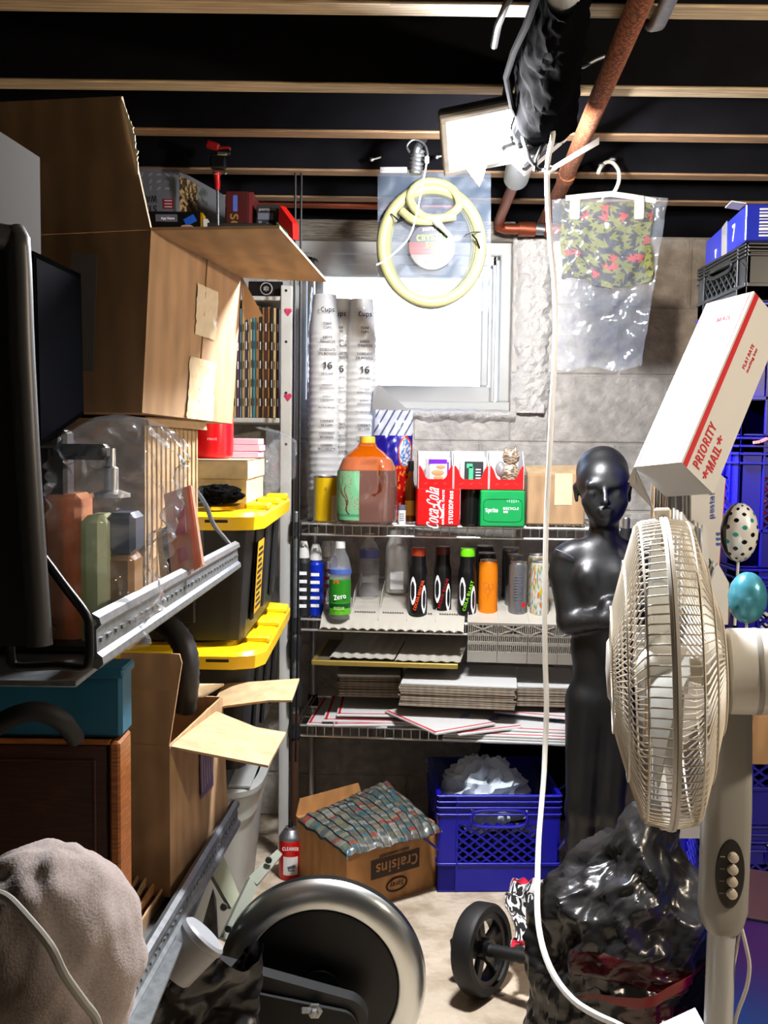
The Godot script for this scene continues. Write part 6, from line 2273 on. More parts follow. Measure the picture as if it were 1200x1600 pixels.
	part("blue_bottle", g, mat("slate", Color(0.28, 0.31, 0.38), 0.3), th)
	g = wg(th)
	var pc := at(162, 770, d)
	g.lathe([Vector2(0, 0), Vector2(0.009, 0), Vector2(0.009, 0.028), Vector2(0.006, 0.03), Vector2(0.0055, 0.05), Vector2(0, 0.05)], 18, Transform3D(Basis(), at(162, 772, d - 0.0) + Vector3(0.002, 0, -0.02)))
	g.lathe([Vector2(0, 0), Vector2(0.022, 0), Vector2(0.022, 0.004), Vector2(0.01, 0.008), Vector2(0, 0.008)], 20, Transform3D(Basis(), at(162, 778, d) + Vector3(0.002, 0, -0.02)))
	part("pump_neck", g, mats["chrome"], th)
	g = wg(th)
	bx(g, 78, 694, 165, 718, d - 0.005, 0.022, 0.004)
	g.tube([at(45, 696, d - 0.02), at(82, 696, d - 0.005)], 0.0035, 8)
	part("pump_head", g, mats["black"], th)
	th = thing("plastic_bag", "clear crinkled plastic bag pulled over the soap dispenser", "plastic bag", Vector3(at(150, 1000, d).x, y, -d))
	g = wg(th)
	var bc := at(155, 1020, 1.12)
	bc.y = y + 0.002
	var bh := at(180, 650, 1.12).y - y
	g.grid(60, 70, func(u: float, v: float) -> Vector3:
		var an := (0.0 if u > 0.9999 else u) * TAU
		var rr := lerpf(0.062, 0.075, smoothstep(0.0, 0.25, v)) * (1.0 if v < 0.78 else sqrt(maxf(0.0, 1.0 - pow((v - 0.78) / 0.22, 2.0))) * 0.98 + 0.02)
		var sx := lerpf(1.0, 0.98, v)
		var off := Vector3(lerpf(-0.004, 0.024, smoothstep(0.2, 0.9, v)), 0, 0)
		var p := bc + off + Vector3(cos(an) * rr * sx, v * bh, -sin(an) * rr * 0.85)
		var k := (ridge(p, 11.0) - 0.5) * 0.016 + (ridge(p + Vector3(4, 0, 0), 24.0) - 0.5) * 0.006
		return p + Vector3(cos(an), 0, -sin(an)) * k * smoothstep(0.0, 0.1, v) * (1.0 - smoothstep(0.93, 1.0, v)))
	part("film", g, mats["clear_bag"], th, 70.0)
	# ---- sauce packets in a bag
	d = 1.40
	th = thing("printed_packet", "pink and orange printed packet leaning behind the shelf edge, with a yellow and black sachet", "packet", Vector3(at(285, 905, d).x, 0.99, -d))
	g = wg(th)
	g.panel([at(268, 905, d), at(316, 882, d), at(298, 758, d + 0.03), at(256, 772, d + 0.03)], 0.012)
	part("pink_packet", g, mat("packet_pink", Color.WHITE, 0.3, 0.0, {"tex": tex["soft"]}), th)
	mats["packet_pink"].albedo_color = Color(0.82, 0.58, 0.46)
	g = wg(th)
	for r in [[270, 786, 288, 782, 291, 832, 273, 838], [275, 842, 291, 836, 294, 872, 279, 880]]:
		g.panel([at(r[6], r[7], d - 0.002), at(r[4], r[5], d - 0.002), at(r[2], r[3], d + 0.018), at(r[0], r[1], d + 0.018)], 0.001)
	part("pink_print", g, mat("print_pink", Color(0.72, 0.38, 0.42), 0.5), th)
	g = wg(th)
	g.panel([at(303, 892, d - 0.002), at(313, 886, d - 0.002), at(296, 760, d + 0.026), at(292, 762, d + 0.026)], 0.001)
	part("orange_edge", g, mat("orange_edge", Color(0.86, 0.38, 0.16), 0.4), th)
	g = wg(th)
	g.panel([at(252, 918, d + 0.01), at(266, 908, d + 0.01), at(252, 822, d + 0.03), at(244, 830, d + 0.03)], 0.008)
	part("yellow_sachet", g, mats["yellow_dull"], th)
	g = wg(th)
	g.panel([at(262, 908, d + 0.006), at(276, 900, d + 0.006), at(262, 822, d + 0.026), at(252, 826, d + 0.026)], 0.006)
	part("black_sachet", g, mats["black"], th)
	g = wg(th)
	g.grid(24, 20, func(u: float, v: float) -> Vector3:
		var p := at(lerpf(244, 318, u), lerpf(912, 752, v), d - 0.02 + 0.03 * v)
		return p + Vector3(0, 0, 0.008 * (ridge(p, 16.0) - 0.4)))
	part("clear_pouch", g, mats["clear_bag"], th, 70.0)
	# ---- lower shelf: wooden cabinet, teal box, cardboard box
	th = thing("drawer_unit", "dark brown wooden drawer front with a honey coloured edge under the teal box", "drawer unit", Vector3(-0.55, 0.50, -1.33))
	var pa := at(187, 1160, 1.30)
	var pl := at(-60, 1156, 1.30)
	g = wg(th)
	span(g, Vector3(pl.x, 0.50, -1.36), Vector3(pa.x - 0.018, pa.y - 0.004, -1.302), 0.002)
	part("panel", g, mats["brown_wood"], th)
	g = wg(th)
	span(g, Vector3(pa.x - 0.014, 0.50, -1.36), Vector3(pa.x, pa.y, -1.30), 0.003)
	part("side_edge", g, mats["honey_wood"], th)
	g = wg(th)
	span(g, Vector3(pl.x, pa.y - 0.004, -1.36), Vector3(pa.x - 0.014, pa.y, -1.30), 0.001)
	part("top_edge", g, mats["honey_wood"], th)
	g = wg(th)
	span(g, Vector3(pl.x, pa.y - 0.028, -1.302), Vector3(pa.x - 0.034, pa.y - 0.024, -1.299), 0.001)
	span(g, Vector3(pa.x - 0.036, 0.52, -1.302), Vector3(pa.x - 0.032, pa.y - 0.024, -1.299), 0.001)
	part("bead", g, mats["brown_wood"], th)
	th = thing("teal_box", "teal plastic box lying on the wooden drawer unit under the steel shelf", "box", Vector3(-0.5, pa.y + 0.001, -1.4))
	g = wg(th)
	var tb := at(190, 1046, 1.31)
	span(g, Vector3(pl.x, pa.y + 0.002, -1.365), Vector3(tb.x, tb.y, -1.31), 0.005)
	part("body", g, mats["teal"], th)
	g = wg(th)
	span(g, Vector3(pl.x, tb.y - 0.012, -1.369), Vector3(tb.x + 0.003, tb.y + 0.002, -1.306), 0.003)
	part("lid", g, mats["teal"], th)
	g = wg(th)
	g.box(Vector3(tb.x + 0.007, pa.y + 0.04, -1.40), Vector3(0.008, 0.07, 0.06), 0.002)
	solo("white_card", g, mats["card_cool"], "white card edge squeezed between the teal box and the cardboard box", "card")
	# black strap handle arch in front of teal box
	g = G.new()
	g.tube(smooth_path([at(-30, 1150, 1.24), at(20, 1120, 1.22), at(60, 1112, 1.22), at(95, 1125, 1.23), at(118, 1154, 1.26)], 5), [0.012, 0.012, 0.013, 0.013, 0.013, 0.013, 0.013, 0.013, 0.013, 0.013, 0.013, 0.013, 0.013, 0.013, 0.013, 0.013, 0.013, 0.012, 0.012, 0.012, 0.012], 10)
	solo("strap_handle", g, mats["black_matt"], "black arched handle resting on the drawer unit in front of the teal box", "handle")
	# cardboard box with open flaps
	var c0 := at(266, 1402, 1.55)
	var c1 := at(265, 1166, 1.55)
	var e0 := at(357, 1270, 1.86)
	var e1 := at(348, 1092, 1.86)
	e1.y = c1.y
	e0.y = c0.y
	var cw := Vector3(-0.20, 0, -0.02)
	th = thing("flap_box", "cardboard box with torn open flaps and a purple print, behind the lower shelf edge", "box", c0)
	g = wg(th)
	g.panel([c0, e0, e1, c1], 0.004)
	part("side_wall", g, mats["card"], th)
	g = wg(th)
	g.panel([c0 + cw, c0, c1, c1 + cw], 0.004)
	part("near_wall", g, mats["card"], th)
	g = wg(th)
	g.panel([e0, e0 + cw, e1 + cw, e1], 0.004)
	part("far_wall", g, mats["card"], th)
	g = wg(th)
	g.panel([e0 + cw, c0 + cw, c1 + cw, e1 + cw], 0.004)
	part("hidden_wall", g, mats["card"], th)
	g = wg(th)
	g.panel([c0, c0 + cw, e0 + cw, e0], 0.004)
	part("bottom", g, mats["card"], th)
	g = wg(th)
	g.panel([at(196, 1166, 1.56), at(264, 1166, 1.55), at(284, 1036, 1.545), at(280, 1022, 1.545), at(188, 1020, 1.55)], 0.004)
	part("upright_flap", g, mats["card"], th)
	for fl in [[[at(267, 1166, 1.55), at(419, 1196, 1.60), at(447, 1144, 1.74), at(400, 1136, 1.78), at(325, 1106, 1.83)], "side_flap"], [[at(328, 1106, 1.87), at(420, 1094, 1.80), at(456, 1094, 1.82), at(468, 1060, 1.92), at(350, 1068, 1.97)], "far_flap"], [[at(272, 1088, 1.80), at(318, 1086, 1.84), at(350, 1068, 1.86), at(272, 1068, 1.86)], "inner_flap"]]:
		g = wg(th)
		var pts: Array = fl[0]
		var cen := Vector3()
		for p in pts: cen += p
		cen /= pts.size()
		# a slightly buckled sheet: fan of small triangles round the lifted centre
		cen += Vector3(0, 0.006, 0)
		for k in pts.size():
			var p: Vector3 = pts[k]
			var q: Vector3 = pts[(k + 1) % pts.size()]
			for j in 4:
				g.t(cen, p.lerp(q, j / 4.0), p.lerp(q, (j + 1) / 4.0))
				g.t(cen - Vector3(0, 0.004, 0), p.lerp(q, (j + 1) / 4.0) - Vector3(0, 0.004, 0), p.lerp(q, j / 4.0) - Vector3(0, 0.004, 0))
			g.q(p - Vector3(0, 0.004, 0), q - Vector3(0, 0.004, 0), q, p)
		part(fl[1], g, mats["card_pale"], th)
	var on2 := (e0 - c0).cross(c1 - c0).normalized()
	if on2.x < 0.0: on2 = -on2
	g = wg(th)
	var wall2 := func(u: float, v: float) -> Vector3: return c0.lerp(e0, u).lerp(c1.lerp(e1, u), v) + on2 * 0.001
	g.qo(wall2.call(0.5, 0.42), wall2.call(0.74, 0.42), wall2.call(0.74, 0.82), wall2.call(0.5, 0.82), on2)
	part("purple_print", g, mat("faded_purple", Color(0.42, 0.33, 0.50), 0.7), th)
	g = wg(th)
	for k in 5: g.qo(wall2.call(0.52 + k * 0.045, 0.46 + 0.02 * k) + on2 * 0.0005, wall2.call(0.54 + k * 0.045, 0.46) + on2 * 0.0005, wall2.call(0.54 + k * 0.045, 0.78 - 0.03 * k) + on2 * 0.0005, wall2.call(0.52 + k * 0.045, 0.74) + on2 * 0.0005, on2)
	part("print_lines", g, mat("lilac_line", Color(0.62, 0.54, 0.62), 0.7), th)
	# ---- loose cardboard along the lower shelf edge
	th = thing("cardboard_offcuts", "ragged brown cardboard offcuts standing along the lower shelf edge", "cardboard", at(240, 1560, 1.3))
	for k in 4:
		g = wg(th)
		var i0 := k * 0.012
		var pts := []
		for j in 13:
			var u := j / 12.0
			pts.append(at(lerpf(160, 356, u) - k * 8.0, lerpf(1604, 1258, u) - 6.0 * k - 5.0 * absf(sin(j * 2.1 + k)), lerpf(1.20, 1.87, u)) + Vector3(-0.012 - 0.005 * k, 0.034, 0))
		for j in 12:
			var dn := Vector3(-0.01, -0.09, 0)
			g.panel([pts[j], pts[j + 1], pts[j + 1] + dn, pts[j] + dn], 0.003)
		part("strip", g, [mats["card"], mats["orange_card"], mats["card_pale"], mats["card_edge"]][k], th)
	# ---- plush cushion and its cord
	g = G.new()
	var pcx := at(72, 1500, 0.98)
	g.ball(pcx, Vector3(0.098, 0.118, 0.10), 90, 50, func(v: Vector3) -> float:
		var k := 1.0 + 0.05 * wob(v, 1.6)
		# folds that run up to the seam on the right
		k -= 0.045 * exp(-pow((v.x * 0.8 + v.y * 0.5 - 0.52 + 0.05 * sin(v.z * 6.0)) * 11.0, 2.0))
		k -= 0.03 * exp(-pow((v.x * 0.9 - v.y * 0.25 - 0.62) * 14.0, 2.0)) * smoothstep(-0.2, 0.5, v.z)
		return k + 0.006 * wob(v, 14.0))
	solo("plush_cushion", g, mats["plush"], "plump grey plush cushion in the lower left corner", "cushion", "", 80.0)
	g = G.new()
	g.tube(smooth_path([at(-20, 1392, 0.87), at(10, 1402, 0.865), at(40, 1432, 0.86), at(78, 1478, 0.855), at(100, 1522, 0.86), at(128, 1562, 0.875), at(150, 1592, 0.89), at(158, 1630, 0.9)], 4), 0.0042, 8)
	solo("power_cord", g, mats["fan_grey"], "grey cord lying across the plush cushion", "cord")
	# ---- vacuum hose
	g = G.new()
	var hp := smooth_path([at(225, 960, 1.82), at(252, 972, 1.80), at(275, 990, 1.78), at(290, 1018, 1.77), at(293, 1060, 1.77), at(288, 1110, 1.78)], 6)
	var hr := []
	for k in hp.size(): hr.append(0.0205 + 0.0014 * (k % 2))
	g.tube(hp, hr, 16)
	solo("vacuum_hose", g, mats["hose"], "dark grey ribbed hose bending down behind the open flap box", "hose")

func tote(label: String, where: Vector3, turn: float, w: float, h: float, dp: float, sticker: bool) -> Node3D:
	# origin: right front bottom corner; runs to -x and back
	var th := thing("storage_tote", label, "storage tote", where, turn, "black totes with yellow lids")
	var g := G.new()
	var ins := 0.03
	var r0 := [Vector3(-w + ins, 0, -ins), Vector3(-ins, 0, -ins), Vector3(-ins, 0, -dp + ins), Vector3(-w + ins, 0, -dp + ins)]
	var r1 := [Vector3(-w + 0.012, h, -0.012), Vector3(-0.012, h, -0.012), Vector3(-0.012, h, -dp + 0.012), Vector3(-w + 0.012, h, -dp + 0.012)]
	var chamf := func(r: Array, c: float) -> Array:
		var o := []
		for k in 4:
			var p: Vector3 = r[k]
			var a: Vector3 = (r[(k + 3) % 4] - p).normalized()
			var b: Vector3 = (r[(k + 1) % 4] - p).normalized()
			o.append(p + a * c); o.append(p + a * c * 0.3 + b * c * 0.3); o.append(p + b * c)
		return o
	var q0: Array = chamf.call(r0, 0.03)
	var q1: Array = chamf.call(r1, 0.03)
	for k in 12:
		g.q(q0[k], q0[(k + 1) % 12], q1[(k + 1) % 12], q1[k])
	for k in range(1, 11): g.t(q0[0], q0[k + 1], q0[k])
	part("bin", g, mats["tote_black"], th, 35.0)
	for x in [-w * 0.5]:
		g = G.new()
		g.box(Vector3(x, h * 0.5, -0.016), Vector3(w * 0.45, h * 0.7, 0.012), 0.004, Basis(Vector3.RIGHT, 0.06))
		part("front_panel", g, mats["tote_black"], th)
	for z in [-dp * 0.22, -dp * 0.5, -dp * 0.78]:
		g = G.new()
		g.box(Vector3(-0.017, h * 0.52, z), Vector3(0.01, h * 0.8, 0.07), 0.004, Basis(Vector3.BACK, -0.06))
		part("side_rib", g, mats["tote_black"], th)
	# lid: rolled yellow rim with raised inner field and latch blocks
	g = G.new()
	var ring := func(o: float, y: float) -> Array:
		return chamf.call([Vector3(-w - o, y, o), Vector3(o, y, o), Vector3(o, y, -dp - o), Vector3(-w - o, y, -dp - o)], 0.055)
	var rings := [ring.call(-0.004, h - 0.012), ring.call(0.012, h - 0.014), ring.call(0.014, h + 0.012), ring.call(0.008, h + 0.02), ring.call(-0.03, h + 0.022), ring.call(-0.035, h + 0.014), ring.call(-0.05, h + 0.014), ring.call(-0.055, h + 0.026)]
	for i in rings.size() - 1:
		for k in 12: g.q(rings[i][k], rings[i][(k + 1) % 12], rings[i + 1][(k + 1) % 12], rings[i + 1][k])
	var top: Array = rings[rings.size() - 1]
	for k in range(1, 11): g.t(top[0], top[k], top[k + 1])
	var lid := part("lid", g, mats["yellow"], th, 35.0)
	for z in [-0.12, -dp * 0.5, -dp + 0.12]:
		g = G.new()
		g.box(Vector3(-0.01, h + 0.026, z), Vector3(0.05, 0.014, 0.06), 0.004)
		part("latch_block", g, mats["yellow"], lid)
	g = G.new()
	g.box(Vector3(-0.075, h + 0.004, 0.0125), Vector3(0.045, 0.006, 0.004), 0.001)
	part("lid_slot", g, mats["black_matt"], lid)
	if sticker:
		var bb := Basis(Vector3.BACK, -0.06)
		var sx := -0.0195
		g = G.new()
		g.box(Vector3(sx + 0.010, h * 0.50, -dp * 0.22), Vector3(0.001, h * 0.62, 0.10), 0.0, bb)
		var st := part("sticker", g, mats["yellow_dull"], th)
		g = G.new()
		for k in 11:
			g.box(Vector3(sx + 0.0108 + (0.5 - (0.24 + k * 0.05)) * -h * 0.06, h * (0.24 + 0.05 * k), -dp * 0.22 + 0.004 * (k % 3)), Vector3(0.001, h * 0.024, 0.078 - 0.014 * (k % 3)), 0.0, bb)
		part("print", g, mats["black_ink"], st).set_meta("kind", "stuff")
	return th

func build_totes() -> void:
	# a frosted grey tote on the floor, a dark crate on it, then the two yellow-lidded totes
	var th := thing("grey_tote", "frosted grey plastic tote with a curved rim on the floor behind the lower shelf", "storage tote", Vector3(-0.5, 0, -2.45))
	var A := Vector3(-0.335, 0, -2.33)
	var g := wg(th)
	var top := 0.39
	var bw := 0.36
	var bd := 0.44
	var ringf := func(y: float, ins: float) -> Array:
		var o := []
		for k in 32:
			var a := TAU * (k + 0.5) / 32
			o.append(Vector3(A.x - bw * 0.5 + 0.035 + signf(cos(a)) * pow(absf(cos(a)), 0.4) * (bw * 0.5 - ins), y, A.z - bd * 0.5 - signf(sin(a)) * pow(absf(sin(a)), 0.4) * (bd * 0.5 - ins)))
		return o
	var rows := [ringf.call(0.0, 0.05), ringf.call(0.01, 0.042), ringf.call(0.30, 0.014), ringf.call(0.305, 0.006), ringf.call(top - 0.02, 0.0), ringf.call(top - 0.018, -0.012), ringf.call(top - 0.004, -0.014), ringf.call(top, -0.008), ringf.call(top, 0.006), ringf.call(0.31, 0.012), ringf.call(0.012, 0.05)]
	for i in rows.size() - 1:
		for k in 32: g.q(rows[i][k], rows[i][(k + 1) % 32], rows[i + 1][(k + 1) % 32], rows[i + 1][k])
	part("bin", g, mats["grey_tote"], th)
	g = wg(th)
	g.box(Vector3(A.x - bw * 0.5 + 0.035, top + 0.006, A.z - bd * 0.5), Vector3(bw - 0.02, 0.01, bd - 0.02), 0.003)
	part("lid", g, mats["grey_tote"], th)
	g = G.new()
	span(g, Vector3(-0.68, 0.402, -2.62), Vector3(-0.36, 0.555, -2.3), 0.004)
	solo("dark_box", g, mats["black_matt"], "plain black box hidden between the grey tote and the lower yellow lidded tote", "box")
	var yt := at(390, 1045, 1.94).y
	tote("black storage tote with a yellow lid, the lower of the two", Vector3(-0.247, 0.557, -1.95), 0.0, 0.44, yt + 0.012 - 0.557, 0.60, false)
	var y2 := yt + 0.012 + 0.034
	tote("black storage tote with yellow lid and yellow warning sticker, upper of the two", Vector3(-0.25, y2, -1.955), 0.0, 0.44, at(395, 828, 1.94).y + 0.012 - y2, 0.60, true)
	# ---- things on the upper lid
	var lid_y := at(395, 828, 1.94).y + 0.012 + 0.034
	th = thing("cream_box", "worn cream cardboard box on the upper yellow lid, under the red jar", "box", Vector3(-0.36, lid_y, -2.1))
	var ca := at(385, 768, 2.02)
	var cb := at(413, 740, 2.3)
	var ht := at(385, 722, 2.02).y
	quad_box(th, "body", mats["card_cream"], [Vector3(ca.x, lid_y, -2.02), Vector3(cb.x - 0.003, lid_y, -2.3), Vector3(cb.x - 0.003, ht, -2.3), Vector3(ca.x, ht, -2.02)], Vector3(-0.26, 0, -0.02))
	g = wg(th)
	g.panel([Vector3(ca.x + 0.003, ht - 0.034, -2.017), Vector3(cb.x, ht - 0.034, -2.302), Vector3(cb.x, ht + 0.004, -2.302), Vector3(ca.x + 0.003, ht + 0.004, -2.017)], 0.003)
	g.panel([Vector3(ca.x - 0.26, ht - 0.034, -2.035), Vector3(ca.x + 0.003, ht - 0.034, -2.017), Vector3(ca.x + 0.003, ht + 0.004, -2.017), Vector3(ca.x - 0.26, ht + 0.004, -2.035)], 0.003)
	g.panel([Vector3(ca.x - 0.26, ht + 0.004, -2.035), Vector3(ca.x + 0.003, ht + 0.004, -2.017), Vector3(cb.x, ht + 0.004, -2.302), Vector3(cb.x - 0.26, ht + 0.004, -2.32)], 0.003)
	part("lid", g, mats["card_cream"], th)
	g = G.new()
	crumple(g, Vector3(at(338, 786, 1.97).x, lid_y + 0.02, -1.985), Vector3(0.05, 0.019, 0.026), 26.0, 0.25)
	solo("black_pouch", g, mats["black_soft"], "crumpled black pouch on the upper yellow lid in front of the cream box", "pouch")
	# red plastic jar
	th = thing("red_jar", "red plastic coffee jar standing on the cream box, half hidden by cartons", "jar", Vector3(at(330, 700, 2.12).x, ht + 0.005, -2.13))
	g = G.new()
	var jh := at(330, 640, 2.12).y - ht + 0.03
	var jprof := func(s: float) -> Array:
		return [Vector2(0, 0), Vector2(0.038, 0), Vector2(0.044, 0.006), Vector2(0.045, 0.03), Vector2(0.045, jh * 0.6), Vector2(0.042, jh * 0.8), Vector2(0.045, jh * 0.86), Vector2(0.045, jh)]
	g.lathe(jprof.call(1.0), 34)
	part("jar", g, mat("red_jar", Color(0.74, 0.05, 0.08), 0.25), th)
	g = G.new()
	g.lathe([Vector2(0.047, jh), Vector2(0.048, jh + 0.02), Vector2(0.044, jh + 0.026), Vector2(0, jh + 0.026)], 34)
	part("lid", g, mats["black"], th)
	txt(th, "OUR HOUSE", 0.008, Vector3(0.004, jh * 0.72, 0.047), face_basis(Vector3.RIGHT, Vector3.BACK), mats["white_ink"], 0.045)
	txt(th, "roast", 0.006, Vector3(0.008, jh * 0.30, 0.0468), face_basis(Vector3.RIGHT, Vector3.BACK), mats["pink"], 0.02)
	# pink note pads
	for k in 3:
		g = G.new()
		g.box(Vector3(at(383, 700, 2.2).x + 0.003 * (k % 2), ht + 0.012 + k * 0.0145, -2.25), Vector3(0.058, 0.0135, 0.10), 0.001)
		solo("note_pad", g, mats["pink"], ["pink paper pad, lowest of the stack beside the red jar", "pink paper pad in the middle of the stack beside the red jar", "pink paper pad on top of the stack beside the red jar"][k], "paper pad", "pink paper pads")
	# clear plastic cover at the back of the lid
	th = thing("clear_cover", "clear plastic cover sheet leaning over the rear of the upper yellow lid", "plastic cover", Vector3(-0.23, lid_y, -2.48))
	g = wg(th)
	g.grid(20, 20, func(u: float, v: float) -> Vector3:
		var p := at(lerpf(415, 463, u), lerpf(lerpf(776, 745, u), lerpf(665, 690, u), v), 2.45 + 0.1 * u)
		return p + Vector3(0, 0, 0.01 * wob(p, 14.0)))
	g.tube([at(402, 668, 2.44), at(440, 676, 2.5), at(462, 690, 2.55), at(463, 712, 2.55)], 0.003, 6)
	part("cover", g, mats["clear_bag"], th, 60.0)

func build_records() -> void:
	# steel unit along the left back holding records; perforated white post on its near right corner
	var th := thing("record_shelf", "tall white metal shelf unit holding records in the left back corner", "shelving unit", Vector3(-0.5, 0, -3.0))
	var g := wg(th)
	var p0 := at(447, 445, 2.84)
	g.box(Vector3(p0.x, p0.y * 0.5, -2.86), Vector3(0.031, p0.y, 0.028), 0.002)
	var post := part("post", g, mats["white_frame"], th)
	for y in [480, 560, 640, 720]:
		g = wg(th)
		g.lathe([Vector2(0, 0), Vector2(0.004, 0), Vector2(0.004, 0.0012), Vector2(0, 0.0012)], 12, Transform3D(Basis(Vector3.RIGHT, PI / 2), at(447, y - 26, 2.8455)))
		part("peg_hole", g, mats["black_ink"], post)
	for y in [487, 620]:
		g = wg(th)
		var c := at(450, y, 2.8445)
		for s in [-1.0, 1.0]:
			g.ball(c + Vector3(s * 0.0045, 0.003, 0), Vector3(0.0062, 0.0062, 0.0012), 14, 8)
		g.prism(PackedVector2Array([Vector2(-0.0102, 0.001), Vector2(0, -0.013), Vector2(0.0102, 0.001)]), 0.0012, Transform3D(Basis(), c + Vector3(0, 0, -0.0004)))
		part("heart_sticker", g, mat("heart", Color(0.72, 0.16, 0.32), 0.5), post)
	var shelf_y := at(400, 653, 2.86).y
	g = wg(th)
	span(g, Vector3(-0.85, shelf_y - 0.014, -3.18), Vector3(p0.x - 0.016, shelf_y, -2.85), 0.002)
	part("shelf", g, mats["white_frame"], th)
	var up_y := at(415, 470, 2.86).y
	g = wg(th)
	span(g, Vector3(-0.85, up_y, -3.18), Vector3(p0.x - 0.016, up_y + 0.012, -2.85), 0.002)
	part("shelf", g, mats["white_frame"], th)
	for x in [-0.86]:
		g = wg(th)
		g.box(Vector3(x, 0.85, -2.86), Vector3(0.03, 1.7, 0.028), 0.002)
		part("post", g, mats["white_frame"], th)
	for x in [-0.86, p0.x]:
		g = wg(th)
		g.box(Vector3(x, 0.85, -3.17), Vector3(0.03, 1.7, 0.028), 0.002)
		part("post", g, mats["white_frame"], th)
	# top board
	var top_y := at(340, 359, 2.75).y
	g = wg(th)
	span(g, Vector3(-0.86, top_y - 0.02, -3.18), Vector3(at(452, 370, 2.72).x, top_y, -2.66), 0.002)
	part("shelf", g, mats["black_matt"], th)
	# the records: each spine its own tone
	var tones := [Color(0.28, 0.10, 0.10), Color(0.62, 0.48, 0.26), Color(0.15, 0.14, 0.16), Color(0.72, 0.62, 0.42), Color(0.30, 0.20, 0.30), Color(0.45, 0.58, 0.66), Color(0.68, 0.56, 0.34), Color(0.16, 0.2, 0.34), Color(0.60, 0.50, 0.34), Color(0.76, 0.70, 0.56), Color(0.24, 0.5, 0.55), Color(0.55, 0.40, 0.22), Color(0.12, 0.12, 0.13), Color(0.64, 0.50, 0.30)]
	var x := at(350, 600, 2.86).x
	var k := 0
	var first: Node3D = null
	var tone_names := ["dark red", "tan", "charcoal", "cream", "plum", "pale blue", "ochre", "navy", "buff", "ivory", "teal", "brown", "black", "amber"]
	var nth := ["first", "second", "third"]
	while x < p0.x - 0.022:
		var w := 0.0045 + rng.randf() * 0.004
		var hgt := minf(0.312 + rng.randf_range(-0.008, 0.003), up_y - shelf_y - 0.004)
		var o := thing("record", "record sleeve with %s spine, %s of that colour from the left" % [tone_names[k % 14], nth[int(k / 14.0)]], "record", Vector3(x + w * 0.5, shelf_y + 0.001, -2.862 - rng.randf() * 0.008), 0.0, "records on the white metal shelf")
		g = G.new()
		g.box(Vector3(0, hgt * 0.5, -0.15), Vector3(w, hgt, 0.30), 0.0006)
		var tone: Color = tones[k % tones.size()]
		part("sleeve", g, mat("spine_%d" % (k % tones.size()), tone, 0.6), o)
		g = G.new()
		for j in 5: g.box(Vector3(0, hgt * (0.14 + 0.17 * j), 0.0003), Vector3(w * 0.4, hgt * 0.07, 0.0006))
		part("spine_print", g, mats["white_ink"] if tone.get_luminance() < 0.3 else mats["black_ink"], o)
		x += w + 0.0016
		k += 1
	# box with a round emblem above the records
	var d := 2.88
	th = thing("emblem_box", "black box with a round white emblem above the records", "box", Vector3(at(412, 460, d).x, up_y + 0.013, -d))
	g = wg(th)
	var bb := bx(g, 388, 440, 442, 463, d, 0.2, 0.002)
	part("box", g, mats["black"], th)
	g = wg(th)
	bx(g, 388, 463, 442, 471, d - 0.001, 0.2, 0.001)
	part("white_base", g, mats["card_white"], th)
	g = wg(th)
	var ec := at(416, 451, d - 0.0006)
	var ring := []
	for j in 24: ring.append(ec + Vector3(cos(TAU * j / 24), sin(TAU * j / 24), 0) * 0.0165)
	g.tube(ring, 0.0016, 5, true)
	for j in 5: g.box(ec + Vector3(0.003 * (j - 2), 0.001 * (j % 2), 0), Vector3(0.0018, 0.016 - 0.003 * absf(j - 2.0), 0.001))
	part("emblem", g, mats["card_white"], th)
	# ---- on the top board
	build_games(top_y)

